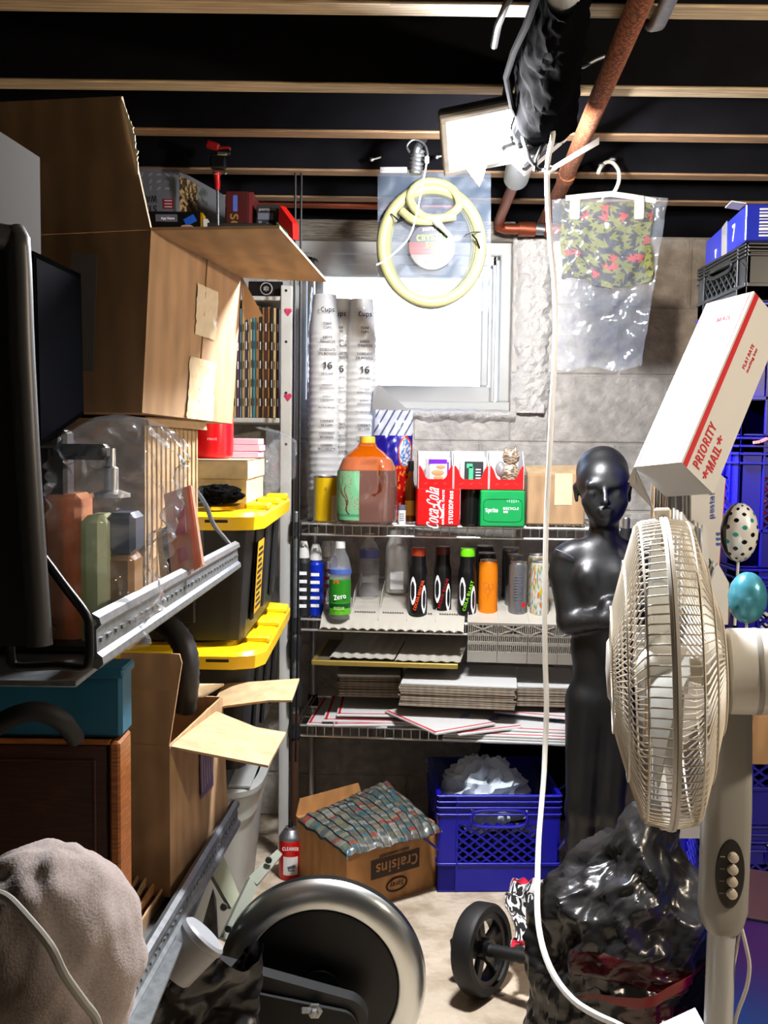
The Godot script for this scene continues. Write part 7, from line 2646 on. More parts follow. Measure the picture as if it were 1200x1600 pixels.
func build_games(top_y: float) -> void:
	var d := 2.66
	# big grey construction-toy box standing on its head
	var th := thing("toy_box", "grey toy box standing upside down on the top board of the record shelf", "box", Vector3(at(265, 320, 2.75).x, top_y, -2.8))
	var a := at(208, 330, 2.7)
	var b := at(273, 330, 2.72)
	var c := at(352, 340, 3.02)
	var hy := at(273, 262, 2.72).y
	quad_box(th, "box", mat("toy_grey", Color(0.42, 0.43, 0.45), 0.45), [Vector3(a.x - 0.05, top_y, -2.72), Vector3(b.x, top_y, -2.72), Vector3(b.x, hy, -2.72), Vector3(a.x - 0.05, hy, -2.72)], Vector3(c.x - b.x, 0, -0.30))
	g_txt_flip(th, "STAR", Vector3(b.x - 0.072, top_y + 0.018 + 0.028, -2.7194), 0.018, 0.05)
	g_txt_flip(th, "WARS", Vector3(b.x - 0.072, top_y + 0.044 + 0.028, -2.7194), 0.018, 0.05)
	var g := wg(th)
	g.box(Vector3(b.x - 0.017, top_y + 0.06, -2.7195), Vector3(0.028, 0.026, 0.001))
	part("red_logo", g, mat("logo_red", Color(0.55, 0.04, 0.05), 0.5), th)
	g = wg(th)
	for k in 3: g.box(Vector3(b.x - 0.017, top_y + 0.052 + k * 0.008, -2.7188), Vector3(0.02, 0.003, 0.001))
	part("logo_print", g, mats["card_cool"], th)
	g = wg(th)
	for k in 12: g.box(Vector3(b.x - 0.02 - 0.022 * (k % 4), top_y + 0.10 + 0.018 * int(k / 4.0), -2.7193), Vector3(0.012, 0.004, 0.001), 0.0, Basis(Vector3.BACK, k * 0.7))
	part("faint_print", g, mats["fan_grey"], th)
	g = wg(th)
	var dir := Vector3(c.x - b.x, 0, -0.30)
	var sn := Vector3(0.3, 0, c.x - b.x).normalized()
	g.grid(10, 8, func(u: float, v: float) -> Vector3:
		return Vector3(b.x, lerpf(top_y + 0.005, hy - 0.012, v), -2.72) + dir * lerpf(0.08, 0.62, u) + sn * 0.0008)
	part("side_picture", g, mat("side_pic", Color.WHITE, 0.4, 0.0, {"tex": imgtex("side_pic", 64, 64, func(x: int, y: int) -> Color:
		var n := noise.get_noise_2d(x * 0.09, y * 0.09)
		var m2 := noise.get_noise_2d(x * 0.2 + 30.0, y * 0.2)
		if x > 40: return Color(0.25, 0.28, 0.27).lerp(Color(0.45, 0.47, 0.46), clampf(n + 0.5, 0.0, 1.0))
		return Color(0.22, 0.15, 0.10).lerp(Color(0.72, 0.62, 0.42), clampf(n * 1.2 + m2 * 0.8 + 0.4, 0.0, 1.0)))}), th)
	# flat black game box in front
	th = thing("game_box", "flat black game box with a blue card picture in front of the grey toy box", "box", Vector3(at(280, 350, d).x, top_y, -d))
	g = wg(th)
	bx(g, 232, 331, 313, 358, d - 0.004, 0.05, 0.001)
	part("box", g, mats["black"], th)
	g = wg(th)
	bx(g, 243, 335, 277, 346, d - 0.0046, 0.0006)
	part("badge", g, mats["grey_ink"], th)
	txt(th, "App Store", 0.006, th.transform.affine_inverse() * at(262, 341, d - 0.0052), face_basis(Vector3.RIGHT, Vector3.BACK), mats["white_ink"], 0.035)
	g = wg(th)
	var pc := at(297, 344, d - 0.0052)
	g.box(pc, Vector3(0.03, 0.019, 0.001), 0.0, Basis(Vector3.BACK, 0.5))
	part("blue_card", g, mat("card_blue", Color(0.12, 0.35, 0.75), 0.4), th)
	g = wg(th)
	g.ball(at(292, 354, d - 0.0052), Vector3(0.016, 0.005, 0.0012), 14, 8)
	part("hand_print", g, mat("skin_print", Color(0.72, 0.55, 0.45), 0.6), th)
	g = wg(th)
	bx(g, 313.5, 332, 316, 358, d - 0.0046, 0.05)
	part("yellow_edge", g, mats["yellow_dull"], th)
	g = wg(th)
	bx(g, 317, 342, 324, 358, d, 0.03)
	part("white_tab", g, mats["card_white"], th)
	# maroon word game box
	th = thing("word_game_box", "maroon game box with large gold letters on the top board", "box", Vector3(at(372, 330, d).x, top_y, -d))
	g = wg(th)
	bx(g, 353, 299, 388, 358.5, d + 0.02, 0.22, 0.001)
	part("box", g, mat("maroon", Color(0.25, 0.06, 0.06), 0.4), th)
	g = wg(th)
	bx(g, 388.3, 300, 396, 358.5, d + 0.024, 0.22, 0.001)
	part("glossy_side", g, mat("maroon_side", Color(0.42, 0.16, 0.17), 0.25), th)
	txt(th, "SC", 0.022, th.transform.affine_inverse() * at(366, 345, d + 0.0188), face_basis(Vector3.DOWN, Vector3.BACK), mats["gold"], 0.036)
	g = wg(th)
	bx(g, 364, 305, 371, 330, d + 0.0192, 0.0006)
	part("blue_print", g, mats["blue_print"], th)
	# black gadget box
	th = thing("gadget_box", "black gadget box with grey print at the right of the top board", "box", Vector3(at(419, 340, d).x, top_y, -d))
	g = wg(th)
	bx(g, 401, 320, 436, 359, d + 0.01, 0.16, 0.001)
	part("box", g, mats["black_matt"], th)
	g = wg(th)
	bx(g, 403, 333, 427, 343, d + 0.0092, 0.0006)
	bx(g, 404, 345, 409, 351, d + 0.0092, 0.0006)
	part("grey_print", g, mats["grey_ink"], th)
	txt(th, "portable", 0.006, th.transform.affine_inverse() * at(418, 327, d + 0.009), face_basis(Vector3.RIGHT, Vector3.BACK), mats["fan_grey"], 0.045)
	g = wg(th)
	var rc := at(418, 354, d + 0.009)
	var ring := []
	for j in 16: ring.append(rc + Vector3(cos(TAU * j / 16), sin(TAU * j / 16) * 0.7, 0) * 0.012)
	g.tube(ring, 0.001, 5, true)
	part("dial_print", g, mats["fan_grey"], th)
	# red and green card box
	th = thing("card_pack", "small bright red, yellow and green card pack at the end of the top board", "card pack", Vector3(at(446, 355, d).x, top_y, -d))
	g = wg(th)
	g.panel([at(434, 360, d - 0.02), at(458, 374, d - 0.06), at(457, 348, d - 0.06), at(437, 321, d - 0.02)], 0.02)
	part("pack", g, mat("pack_red", Color(0.85, 0.12, 0.10), 0.4), th)
	g = wg(th)
	g.panel([at(431, 364, d - 0.022), at(450, 375, d - 0.05), at(449, 364, d - 0.05), at(432, 347, d - 0.022)], 0.002)
	part("green_band", g, mat("pack_green", Color(0.20, 0.58, 0.36), 0.4), th)
	g = wg(th)
	g.panel([at(458, 374, d - 0.059), at(461, 372, d - 0.05), at(460, 347, d - 0.05), at(457, 348, d - 0.059)], 0.002)
	part("yellow_edge", g, mats["yellow_dull"], th)
	# red bar clamp hanging from a joist
	th = thing("bar_clamp", "red and black bar clamp hanging from a joist above the game boxes", "clamp", at(341, 352, 2.62))
	g = wg(th)
	g.tube([at(341, 352, 2.62), at(340, 296, 2.62)], 0.0035, 10)
	part("bar", g, mats["steel"], th)
	g = wg(th)
	g.tube([at(340, 297, 2.62), at(340, 290, 2.62), at(339, 276, 2.62), at(339, 270, 2.62)], [0.006, 0.007, 0.008, 0.012], 14)
	part("handle", g, mats["red"], th)
	g = wg(th)
	g.box(at(341, 255, 2.62), Vector3(0.04, 0.03, 0.025), 0.004)
	g.box(at(345, 240, 2.62), Vector3(0.05, 0.014, 0.02), 0.003, Basis(Vector3.BACK, 0.2))
	part("jaw", g, mats["black"], th)
	g = wg(th)
	g.box(at(333, 228, 2.62), Vector3(0.035, 0.02, 0.022), 0.004, Basis(Vector3.BACK, -0.3))
	g.box(at(348, 232, 2.62), Vector3(0.04, 0.007, 0.02), 0.002)
	part("red_jaw", g, mats["red_dark"], th)
	g = wg(th)
	for x in [337.0, 352.0]: g.ball(at(x, 271, 2.605), Vector3(0.005, 0.003, 0.003), 10, 6)
	g.box(at(347, 240, 2.607), Vector3(0.024, 0.008, 0.003), 0.001)
	part("steel_fitting", g, mats["chrome"], th)

func g_txt_flip(th: Node3D, s: String, p: Vector3, h: float, w: float) -> void:
	txt(th, s, h, th.transform.affine_inverse() * p, face_basis(Vector3.LEFT, Vector3.BACK), mats["black_ink"], w)

# ---------------------------------------------------------------- floor things and things hanging from the joists
func build_floor_things() -> void:
	# ---- exercise bike flywheel with its arm and struts
	var d := 1.84
	var c := at(503, 1549, d)
	var th := thing("exercise_bike", "exercise bike lying low with a chrome rimmed flywheel and dark plastic arm", "exercise bike", Vector3(c.x, 0, -d))
	var R := 0.197
	c.y = R + 0.003
	c = Vector3(c.x, c.y, -d)
	var W := Transform3D(Basis(Vector3.RIGHT, PI / 2), c)          # lathe axis towards the viewer
	W.basis = Basis(Vector3.UP, -0.04) * W.basis
	var g := wg(th)
	g.lathe([Vector2(0, -0.022), Vector2(R - 0.006, -0.022), Vector2(R, -0.017), Vector2(R, 0.0)], 96, W)
	part("wheel_edge", g, mat("wheel_dark", Color(0.22, 0.23, 0.23), 0.3, 0.8), th)
	g = wg(th)
	g.lathe([Vector2(R, 0.0), Vector2(R - 0.003, 0.007), Vector2(R - 0.009, 0.0135), Vector2(R - 0.019, 0.0195), Vector2(R - 0.032, 0.0235), Vector2(R - 0.047, 0.025), Vector2(R - 0.051, 0.02)].map(func(p): return p), 96, W)
	part("chrome_rim", g, mats["polished"], th, 70.0)
	g = wg(th)
	g.lathe([Vector2(R - 0.051, 0.016), Vector2(R - 0.053, 0.02), Vector2(R - 0.06, 0.021), Vector2(0.04, 0.026), Vector2(0.038, 0.04), Vector2(0, 0.041)], 96, W)
	part("disc_face", g, mat("disc_black", Color(0.06, 0.065, 0.065), 0.42, 0.3), th)
	g = wg(th)
	var arm := PackedVector2Array()
	for k in 17:
		var a := -PI / 2 + PI * k / 16
		arm.append(Vector2(0.03 + cos(a) * 0.044, sin(a) * 0.044))
	arm.append(Vector2(-0.24, 0.07)); arm.append(Vector2(-0.24, -0.09))
	var ab := Basis(Vector3.BACK, -0.17)
	var ao := at(512, 1578, d - 0.075)
	g.prism(arm, 0.03, Transform3D(ab, ao))
	part("arm", g, mats["arm_grey"], th)
	g = wg(th)
	var arm2 := PackedVector2Array()
	for k in 17:
		var a := -PI / 2 + PI * k / 16
		arm2.append(Vector2(0.026 + cos(a) * 0.030, sin(a) * 0.030 - 0.004))
	arm2.append(Vector2(-0.24, 0.034)); arm2.append(Vector2(-0.24, -0.09))
	g.prism(arm2, 0.012, Transform3D(ab, ao + Vector3(0, 0, 0.03)))
	part("arm_cover", g, mats["black_matt"], th)
	g = wg(th)
	var bo := at(492, 1578, d - 0.12)
	g.lathe([Vector2(0, 0), Vector2(0.014, 0), Vector2(0.014, 0.006), Vector2(0.008, 0.007), Vector2(0.007, 0.016), Vector2(0, 0.017)], 6, Transform3D(Basis(Vector3.RIGHT, PI / 2), bo))
	g.box(bo + Vector3(-0.014, 0.002, 0.006), Vector3(0.022, 0.012, 0.008), 0.003)
	part("axle_nut", g, mats["steel"], th)
	g = wg(th)
	var s0 := at(437, 1332, 1.98)
	var s1 := at(395, 1378, 1.94)
	var s2 := at(352, 1470, 1.86)
	g.tube([s1, s1.lerp(s2, 0.5), s2], 0.016, 4)
	g.tube([s1, s0.lerp(s1, 0.4), s0], [0.016, 0.013, 0.010], 4)
	part("strut", g, mats["bike_grey"], th)
	g = wg(th)
	g.panel([at(328, 1360, 1.84), at(362, 1420, 1.84), at(374, 1398, 1.86), at(350, 1338, 1.88), at(334, 1342, 1.86)], 0.014)
	part("gusset", g, mat("gusset", Color(0.70, 0.72, 0.62), 0.5), th)
	g = wg(th)
	for q in [at(420, 1343, 1.955), at(350, 1416, 1.81), at(357, 1450, 1.83)]:
		g = wg(th)
		g.lathe([Vector2(0, 0), Vector2(0.007, 0), Vector2(0.007, 0.005), Vector2(0, 0.006)], 8, Transform3D(Basis(Vector3.RIGHT, PI / 2), q))
		part("bolt", g, mats["steel"], th)
	# ---- black refuse bag at the lower left with a white carton in it
	th = thing("refuse_bag", "smaller crumpled black refuse bag at the lower left, torn open at the top", "refuse bag", Vector3(at(300, 1600, 1.55).x, 0, -1.56))
	g = G.new()
	g.grid(90, 70, func(u: float, v: float) -> Vector3:
		var an := (0.0 if u > 0.9999 else u) * TAU
		var hh := 0.365 + 0.06 * sin(an + 2.6) + 0.03 * sin(an * 3.0)
		var r := 0.115 * (1.0 - 0.12 * v)
		var p := Vector3(cos(an) * r * 0.95, v * hh, -sin(an) * r * 0.7)
		var k := (ridge(p + Vector3(9, 0, 0), 5.0) - 0.5) * 0.028 + (ridge(p, 12.0) - 0.5) * 0.008
		return p + Vector3(cos(an), 0, -sin(an)) * k)
	g.t(Vector3(0.1, 0.001, 0), Vector3(-0.05, 0.001, -0.07), Vector3(-0.05, 0.001, 0.07))
	part("bag", g, mats["bag_black"], th, 60.0)
	g = G.new()
	g.panel([at(333, 1388, 1.66), at(312, 1460, 1.6), at(342, 1478, 1.6), at(338, 1405, 1.66)], 0.002)
	part("bag_flap", g, mats["bag_black"], th)
	th.get_child(1).position = -th.position
	g = G.new()
	g.lathe([Vector2(0, 0), Vector2(0.030, 0), Vector2(0.033, 0.004), Vector2(0.036, 0.06), Vector2(0.038, 0.062), Vector2(0.038, 0.07), Vector2(0.034, 0.074), Vector2(0, 0.075)], 32, Transform3D(Basis(Vector3.BACK, -0.75) * Basis(Vector3.RIGHT, -0.25), at(268, 1520, 1.45)))
	solo("white_tub", g, mat("tub_grey", Color(0.62, 0.63, 0.64), 0.45), "white plastic tub lid sticking out of the smaller refuse bag", "tub")
	# ---- red spray can on the floor
	d = 2.74
	th = stand("spray_can", "red spray can with a silver top standing on the floor by the rack post", "spray can", 457, d, 0.001)
	g = G.new()
	var r := 0.0325
	g.lathe([Vector2(0, 0.002), Vector2(r * 0.92, 0), Vector2(r, 0.005), Vector2(r, 0.11)], 30)
	part("can", g, mats["red"], th)
	g = G.new()
	g.lathe([Vector2(r, 0.11), Vector2(r * 1.02, 0.113), Vector2(r * 0.92, 0.12), Vector2(r * 0.6, 0.135), Vector2(r * 0.5, 0.137), Vector2(r * 0.5, 0.142), Vector2(0, 0.142)], 30)
	part("dome", g, mats["steel"], th)
	g = G.new()
	g.lathe([Vector2(0, 0.142), Vector2(0.007, 0.142), Vector2(0.006, 0.158), Vector2(0, 0.16)], 14)
	part("nozzle", g, mats["black"], th)
	g = G.new()
	g.grid(16, 6, func(u: float, v: float) -> Vector3:
		var a := lerpf(-0.55, 0.75, u)
		var vv := lerpf(0.016, 0.068, v)
		return Vector3(sin(a) * (r + 0.0006), vv, cos(a) * (r + 0.0006)))
	part("label", g, mats["white_paper"], th)
	txt(th, "CLEANER", 0.010, Vector3(0.003, 0.092, r + 0.001), face_basis(Vector3.RIGHT, Vector3.BACK), mats["white_ink"], 0.045)
	g = G.new()
	g.box(Vector3(0.006, 0.04, r + 0.0008), Vector3(0.022, 0.008, 0.001), 0.0, Basis(Vector3.BACK, 0.3))
	g.box(Vector3(0.006, 0.03, r + 0.0008), Vector3(0.018, 0.003, 0.001))
	part("print", g, mats["grey_ink"], th)
	# ---- cranberry carton with the newspaper patterned bag on it
	var N := onplane(541, 1431, 0.0)
	var Rr := onplane(684, 1383, 0.0)
	var Lv := onplane(464, 1372, 0.0)
	var h := 0.175
	th = thing("printed_carton", "brown printed fruit carton on the floor, lettering upside down, under the patchwork bag", "carton", N)
	var back := Lv - N
	back = back.normalized() * 0.27
	var fr := (Rr - N)
	quad_box(th, "carton", mats["orange_card"], [N, Rr, Rr + Vector3.UP * h, N + Vector3.UP * h], back)
	g = wg(th)
	g.panel([N + back + Vector3.UP * h, N + back + fr * 0.75 + Vector3.UP * h, N + back * 1.02 + fr * 0.7 + Vector3.UP * (h + 0.05), N + back * 1.02 + fr * 0.05 + Vector3.UP * (h + 0.045)], 0.004)
	part("back_flap", g, mats["orange_card"], th)
	var fn := fr.cross(Vector3.UP).normalized()
	if fn.z < 0.0: fn = -fn
	var fp := func(u: float, v: float) -> Vector3: return N + fr * u + Vector3.UP * (h * v) + fn * 0.0008
	g = wg(th)
	g.qo(fp.call(0.25, 0.42), fp.call(0.78, 0.40), fp.call(0.78, 0.70), fp.call(0.25, 0.72), fn)
	part("dark_band", g, mat("print_brown", Color(0.22, 0.14, 0.09), 0.7), th)
	var inv := th.transform.affine_inverse()
	txt(th, "Craisins", 0.030, inv * (fp.call(0.53, 0.56) + fn * 0.0008), face_basis(-fr + Vector3(0, 0.004, 0), fn), mats["orange_card"], 0.14)
	txt(th, "DRIED CRANBERRIES", 0.008, inv * (fp.call(0.50, 0.75)), face_basis(-fr, fn), mats["print_brown"], 0.1)
	txt(th, "50% LESS SUGAR", 0.010, inv * (fp.call(0.64, 0.9)), face_basis(-fr, fn), mats["print_brown"], 0.11)
	g = wg(th)
	var oc: Vector3 = fp.call(0.53, 0.24)
	var ring := []
	for k in 24: ring.append(oc + fr.normalized() * cos(TAU * k / 24) * 0.034 + Vector3.UP * sin(TAU * k / 24) * 0.018)
	g.tube(ring, 0.0028, 5, true)
	part("oval_mark", g, mats["print_brown"], th)
	txt(th, "Spray", 0.014, inv * oc, face_basis(-fr, fn), mats["print_brown"], 0.044)
	# patchwork bag: a slumped slab printed with rows of scraps
	g = G.new()
	var corners := [onplane(541, 1338, h + 0.014), onplane(692, 1300, h + 0.014), onplane(606, 1222, h + 0.05), onplane(464, 1284, h + 0.03)]
	var q0: Vector3 = corners[0]
	var q1: Vector3 = corners[1]
	var q2v: Vector3 = corners[2]
	var q3: Vector3 = corners[3]
	g.grid(60, 40, func(u: float, v: float) -> Vector3:
		var p := q0.lerp(q1, u).lerp(q3.lerp(q2v, u), v)
		var e := minf(minf(u, 1.0 - u), minf(v, 1.0 - v))
		var bulge := 0.03 * pow(clampf(e * 4.0, 0.0, 1.0), 0.5)
		return p + Vector3(0, bulge + wob(p, 16.0) * 0.006 + 0.0015 * sin(u * TAU * 13.0), 0), 0.012)
	var scraps := imgtex("scraps", 320, 240, func(x: int, y: int) -> Color:
		var col := int(x / 24.0)
		if x % 24 < 3: return Color(0.05, 0.06, 0.06)
		var row := int((y + col * 5) / 9.0)
		if (y + col * 5) % 9 < 1: return Color(0.25, 0.27, 0.27)
		var hsh := (col * 73856093 ^ row * 19349663) % 17
		var n := 0.85 + 0.3 * noise.get_noise_2d(x * 0.35, y * 0.5)
		var cols := [Color(0.42, 0.42, 0.38), Color(0.52, 0.50, 0.44), Color(0.32, 0.36, 0.36), Color(0.46, 0.44, 0.36), Color(0.26, 0.40, 0.44), Color(0.38, 0.42, 0.34), Color(0.55, 0.55, 0.52), Color(0.62, 0.26, 0.20), Color(0.36, 0.34, 0.32)]
		var cc: Color = cols[absi(hsh) % 9] if absi(hsh) != 7 or row % 3 == 0 else cols[1]
		return cc * n)
	solo("patchwork_bag", g, mat("patchwork", Color.WHITE, 0.3, 0.0, {"tex": scraps, "spec": 0.6}), "flat woven bag of printed paper scraps slumped on the fruit carton", "bag", "", 60.0)
	g = G.new()
	for k in 6:
		g.box(at(505 + k * 5.5, 1243 - k * 0.6, 2.86), Vector3(0.006, 0.012, 0.01), 0.001)
	solo("notebook", g, mats["black_ink"], "black and white comb edge sticking up behind the patchwork bag", "notebook")
	# ---- blue milk crate under the rack with plastic bags
	var cp := onplane(778, 1394, 0.0)
	var cr := crate("milk_crate", "blue milk crate on the floor under the rack, filled with white plastic bags", Vector3(cp.x, 0.002, cp.z), deg_to_rad(2.0), 0.332, 0.268, 0.33, mats["blue_crate"])
	g = G.new()
	crumple(g, Vector3(cp.x - 0.03, 0.22, cp.z - 0.14), Vector3(0.12, 0.10, 0.11), 10.0, 0.25, 60)
	solo("plastic_bag", g, mat("bag_white", Color(0.80, 0.84, 0.88), 0.35, 0.0, {"back": Color(0.4, 0.42, 0.45)}), "crumpled white plastic bag bulging from the floor crate", "plastic bag", "", 60.0)
	g = G.new()
	crumple(g, Vector3(cp.x - 0.0, 0.10, cp.z - 0.15), Vector3(0.13, 0.085, 0.12), 10.0, 0.2, 40)
	solo("plastic_bag", g, mat("bag_dark", Color(0.12, 0.13, 0.2), 0.4), "dark bag at the bottom of the floor crate seen through its lattice", "plastic bag", "", 60.0)
	g = G.new()
	g.grid(40, 30, func(u: float, v: float) -> Vector3:
		var p := at(lerpf(662, 860, u), lerpf(1150, 1252, v) + 60.0 * u * (1.0 - v), lerpf(2.98, 2.76, v))
		return p + Vector3(0, 0.022 * (ridge(p, 9.0) - 0.4), 0.015 * wob(p, 18.0)))
	solo("film_sheet", g, mats["haze_bag"], "thin clear plastic film draped out of the floor crate toward the wall", "plastic film", "", 60.0)
	# ---- dark sack behind the crate, logo print
	g = G.new()
	crumple(g, Vector3(0.48, 0.19, -3.12), Vector3(0.17, 0.19, 0.06), 8.0, 0.12, 50)
	th = solo("black_sack", g, mats["black_soft"], "black sack with a small white print behind the floor crate", "sack", "", 60.0)
	g = G.new()
	g.x = th.transform.affine_inverse()
	ring = []
	var lc := at(818, 1213, 3.045)
	for k in 14: ring.append(lc + Vector3(cos(TAU * k / 14) * 0.018, sin(TAU * k / 14) * 0.010, 0))
	g.tube(ring, 0.0016, 4, true)
	g.tube([lc + Vector3(-0.01, 0.01, 0), lc + Vector3(0.0, -0.004, 0.001), lc + Vector3(0.012, 0.008, 0)], 0.0014, 4)
	part("white_print", g, mats["card_white"], th)
	# ---- exercise wheel
	d = 2.2
	var wc := onplane(752, 1548, 0.0)
	var wr := 0.098
	th = thing("ab_roller", "black ab roller wheel on the floor in front of the blue crate", "exercise wheel", Vector3(wc.x, 0, wc.z))
	var axv := Vector3(0.80, 0.14, 0.58).normalized()
	var up2 := Vector3.UP - axv * axv.y
	up2 = up2.normalized()
	var WB := Transform3D(Basis(up2.cross(axv).normalized(), axv, up2), Vector3(0, wr * 0.99, 0))
	WB.basis = Basis(axv.cross(up2).normalized(), axv, -up2) if WB.basis.determinant() < 0 else WB.basis
	g = G.new()
	g.lathe([Vector2(wr * 0.80, -0.024), Vector2(wr * 0.94, -0.024), Vector2(wr, -0.016), Vector2(wr, 0.016), Vector2(wr * 0.94, 0.024), Vector2(wr * 0.80, 0.024), Vector2(wr * 0.78, 0.01), Vector2(wr * 0.78, -0.01), Vector2(wr * 0.80, -0.024)], 56, WB)
	part("tyre", g, mats["rubber"], th)
	g = G.new()
	g.lathe([Vector2(wr * 0.66, -0.016), Vector2(wr * 0.80, -0.018), Vector2(wr * 0.80, 0.018), Vector2(wr * 0.66, 0.016), Vector2(wr * 0.66, -0.016)], 48, WB)
	g.lathe([Vector2(0.0, -0.022), Vector2(0.024, -0.022), Vector2(0.024, 0.022), Vector2(0, 0.022)], 24, WB)
	part("rim", g, mats["black"], th)
	for k in 5:
		g = G.new()
		g.x = WB
		var a := TAU * k / 5.0 + 0.3
		g.box(Vector3(cos(a), 0, -sin(a)) * wr * 0.45, Vector3(wr * 0.52, 0.014, 0.026), 0.004, Basis(Vector3.UP, a))
		part("spoke", g, mats["black"], th)
	g = G.new()
	g.x = WB
	var pts := []
	var rad := []
	for k in 15:
		pts.append(Vector3(0, 0.02 + k * 0.0095, 0)); rad.append(0.0135 if k % 2 else 0.0155)
	g.tube(pts, rad, 14)
	part("handle_grip", g, mats["rubber"], th)
	g = G.new()
	g.x = WB
	g.tube([Vector3(0, -0.02, 0), Vector3(0, -0.052, 0)], 0.012, 12)
	g.box(Vector3(0, -0.062, 0), Vector3(0.03, 0.03, 0.03), 0.004)
	part("handle_stub", g, mats["rubber"], th)
	# ---- zebra cloth with a red hem
	g = G.new()
	g.grid(24, 30, func(u: float, v: float) -> Vector3:
		var p := at(lerpf(798, 850, u) + 8.0 * sin(v * 7.0), lerpf(1478, 1372, v), lerpf(2.12, 2.36, v) + 0.05 * u)
		return p + Vector3(0, 0.01 * (ridge(p, 14.0) - 0.5), 0.02 * (ridge(p, 9.0) - 0.5)), 0.004)
	var zebra := imgtex("zebra", 96, 128, func(x: int, y: int) -> Color:
		if y > 116 or y < 8 and x < 60: return Color(0.75, 0.05, 0.2)
		var s := sin(y * 0.25 + noise.get_noise_2d(x * 0.03, y * 0.02) * 7.0)
		return Color(0.04, 0.04, 0.04) if s > 0.0 else Color(0.85, 0.85, 0.83))
	solo("zebra_cloth", g, mat("zebra", Color.WHITE, 0.8, 0.0, {"tex": zebra}), "zebra patterned cloth with a red hem poking out beside the big refuse bag", "cloth", "", 60.0)

func build_hanging() -> void:
	# ---- clear bag with coiled tubing, hung from a joist hook
	var d := 2.72
	var th := thing("tubing_bag", "clear plastic bag holding a coil of cream tubing, hanging before the window", "bag", at(680, 485, d))
	var g := wg(th)
	for k in 2:
		g.grid(24, 36, func(u: float, v: float) -> Vector3:
			var p := at(lerpf(590, 767, u), lerpf(486, 248, v), d + (0.022 if k else -0.022) * sin(clampf(v * 1.1, 0.0, 1.0) * PI) * sin(u * PI))
			return p + Vector3(0, 0, 0.004 * wob(p, 20.0)))
	part("film", g, mats["haze_bag"], th, 70.0)
	g = wg(th)
	var c := at(674, 385, d)
	var R := 0.126
	var dp := 0.0155
	for k in 3:
		var ring := []
		for j in 48:
			var a := TAU * j / 48
			ring.append(c + Vector3(cos(a) * (R + 0.005 * (k - 1)), sin(a) * (R + 0.023), 0.010 * (k - 1)))
		g.tube(ring, 0.0155, 12, true)
	part("tube_coil", g, mat("tubing", Color(0.66, 0.65, 0.47), 0.3, 0.0, {"back": Color(0.3, 0.3, 0.2)}), th)
	g = wg(th)
	g.tube(smooth_path([at(628, 330, d - 0.02), at(650, 345, d - 0.035), at(690, 342, d - 0.035), at(718, 320, d - 0.03), at(700, 290, d - 0.02), at(660, 285, d - 0.02), at(640, 310, d - 0.025), at(665, 340, d - 0.04), at(712, 338, d - 0.04)], 4), 0.0115, 10)
	part("tube_end", g, mats["tubing"], th)
	g = wg(th)
	g.tube(smooth_path([at(680, 345, d - 0.04), at(690, 355, d - 0.045), at(702, 368, d - 0.045)], 3), [0.012, 0.011, 0.010, 0.008, 0.007, 0.006, 0.006], 10)
	part("tube_fitting", g, mats["fan_grey"], th)
	g = wg(th)
	g.tube([at(611, 334, d - 0.032), at(622, 344, d - 0.034), at(632, 342, d - 0.034), at(620, 348, d - 0.034)], 0.002, 5)
	g.tube([at(726, 368, d - 0.03), at(738, 363, d - 0.034), at(752, 362, d - 0.03)], 0.0012, 5)
	g.tube([at(737, 366, d - 0.034), at(744, 374, d - 0.034), at(750, 388, d - 0.032)], 0.002, 5)
	part("twist_tie", g, mats["wire_black"], th)
	g = wg(th)
	var lc := at(675, 385, d - 0.03)
	var lr := 0.0605
	var rings := imgtex("tube_label", 128, 128, func(x: int, y: int) -> Color:
		var col := Color(0.10, 0.12, 0.36)
		if y > 52: col = Color(0.78, 0.12, 0.11)
		if y > 86: col = Color(0.72, 0.71, 0.68)
		if (y > 68 and y < 70 or y > 76 and y < 78) and y < 86: col = Color(0.88, 0.6, 0.5)
		if y > 100 and y < 113 and x > 42 and x < 82 and (x * 5) % 7 < 4: col = Color(0.25, 0.25, 0.25)
		return col)
	g.grid(40, 8, func(u: float, v: float) -> Vector3:
		var a := (0.0 if u > 0.9999 else u) * TAU
		return lc + Vector3(cos(a) * lr * (1.0 - v), sin(a) * lr * (1.0 - v), 0.0))
	for i in g.v.size():
		var p := th.transform * g.v[i] - lc
		g.u[i] = Vector2(0.5 + p.x / lr * 0.5, 0.5 - p.y / lr * 0.5)
	part("round_label", g, mat("tube_label", Color(0.48, 0.48, 0.48), 0.4, 0.0, {"tex": rings}), th)
	var inv := th.transform.affine_inverse()
	txt(th, "CRYSTAL", 0.016, inv * (lc + Vector3(0.0, 0.024, 0.001)), face_basis(Vector3(1, 0.08, 0), Vector3.BACK), mats["lime"], 0.082)
	txt(th, "Straw", 0.014, inv * (lc + Vector3(0.008, 0.006, 0.001)), face_basis(Vector3(1, 0.08, 0), Vector3.BACK), mats["lime"], 0.05)
	txt(th, "SUPER", 0.008, inv * (lc + Vector3(-0.006, 0.045, 0.001)), face_basis(Vector3(1, 0.1, 0), Vector3.BACK), mats["card_white"], 0.04)
	# header strip with hang slot
	g = wg(th)
	g.panel([at(594, 270, d - 0.004), at(636, 270, d - 0.004), at(636, 261, d - 0.004), at(594, 261, d - 0.004)], 0.001)
	part("header_strip", g, mats["card_cool"], th)
	# ---- spring grip hung from the joist with its cord
	th = thing("spring_grip", "black and chrome ribbed spring grip hooked on a joist above the tubing bag", "spring grip", at(650, 270, 2.5))
	g = wg(th)
	g.tube(smooth_path([at(674, 196, 2.63), at(664, 212, 2.56), at(653, 230, 2.48), at(650, 240, 2.48)], 4), 0.0105, 12)
	part("bar", g, mats["steel"], th)
	g = wg(th)
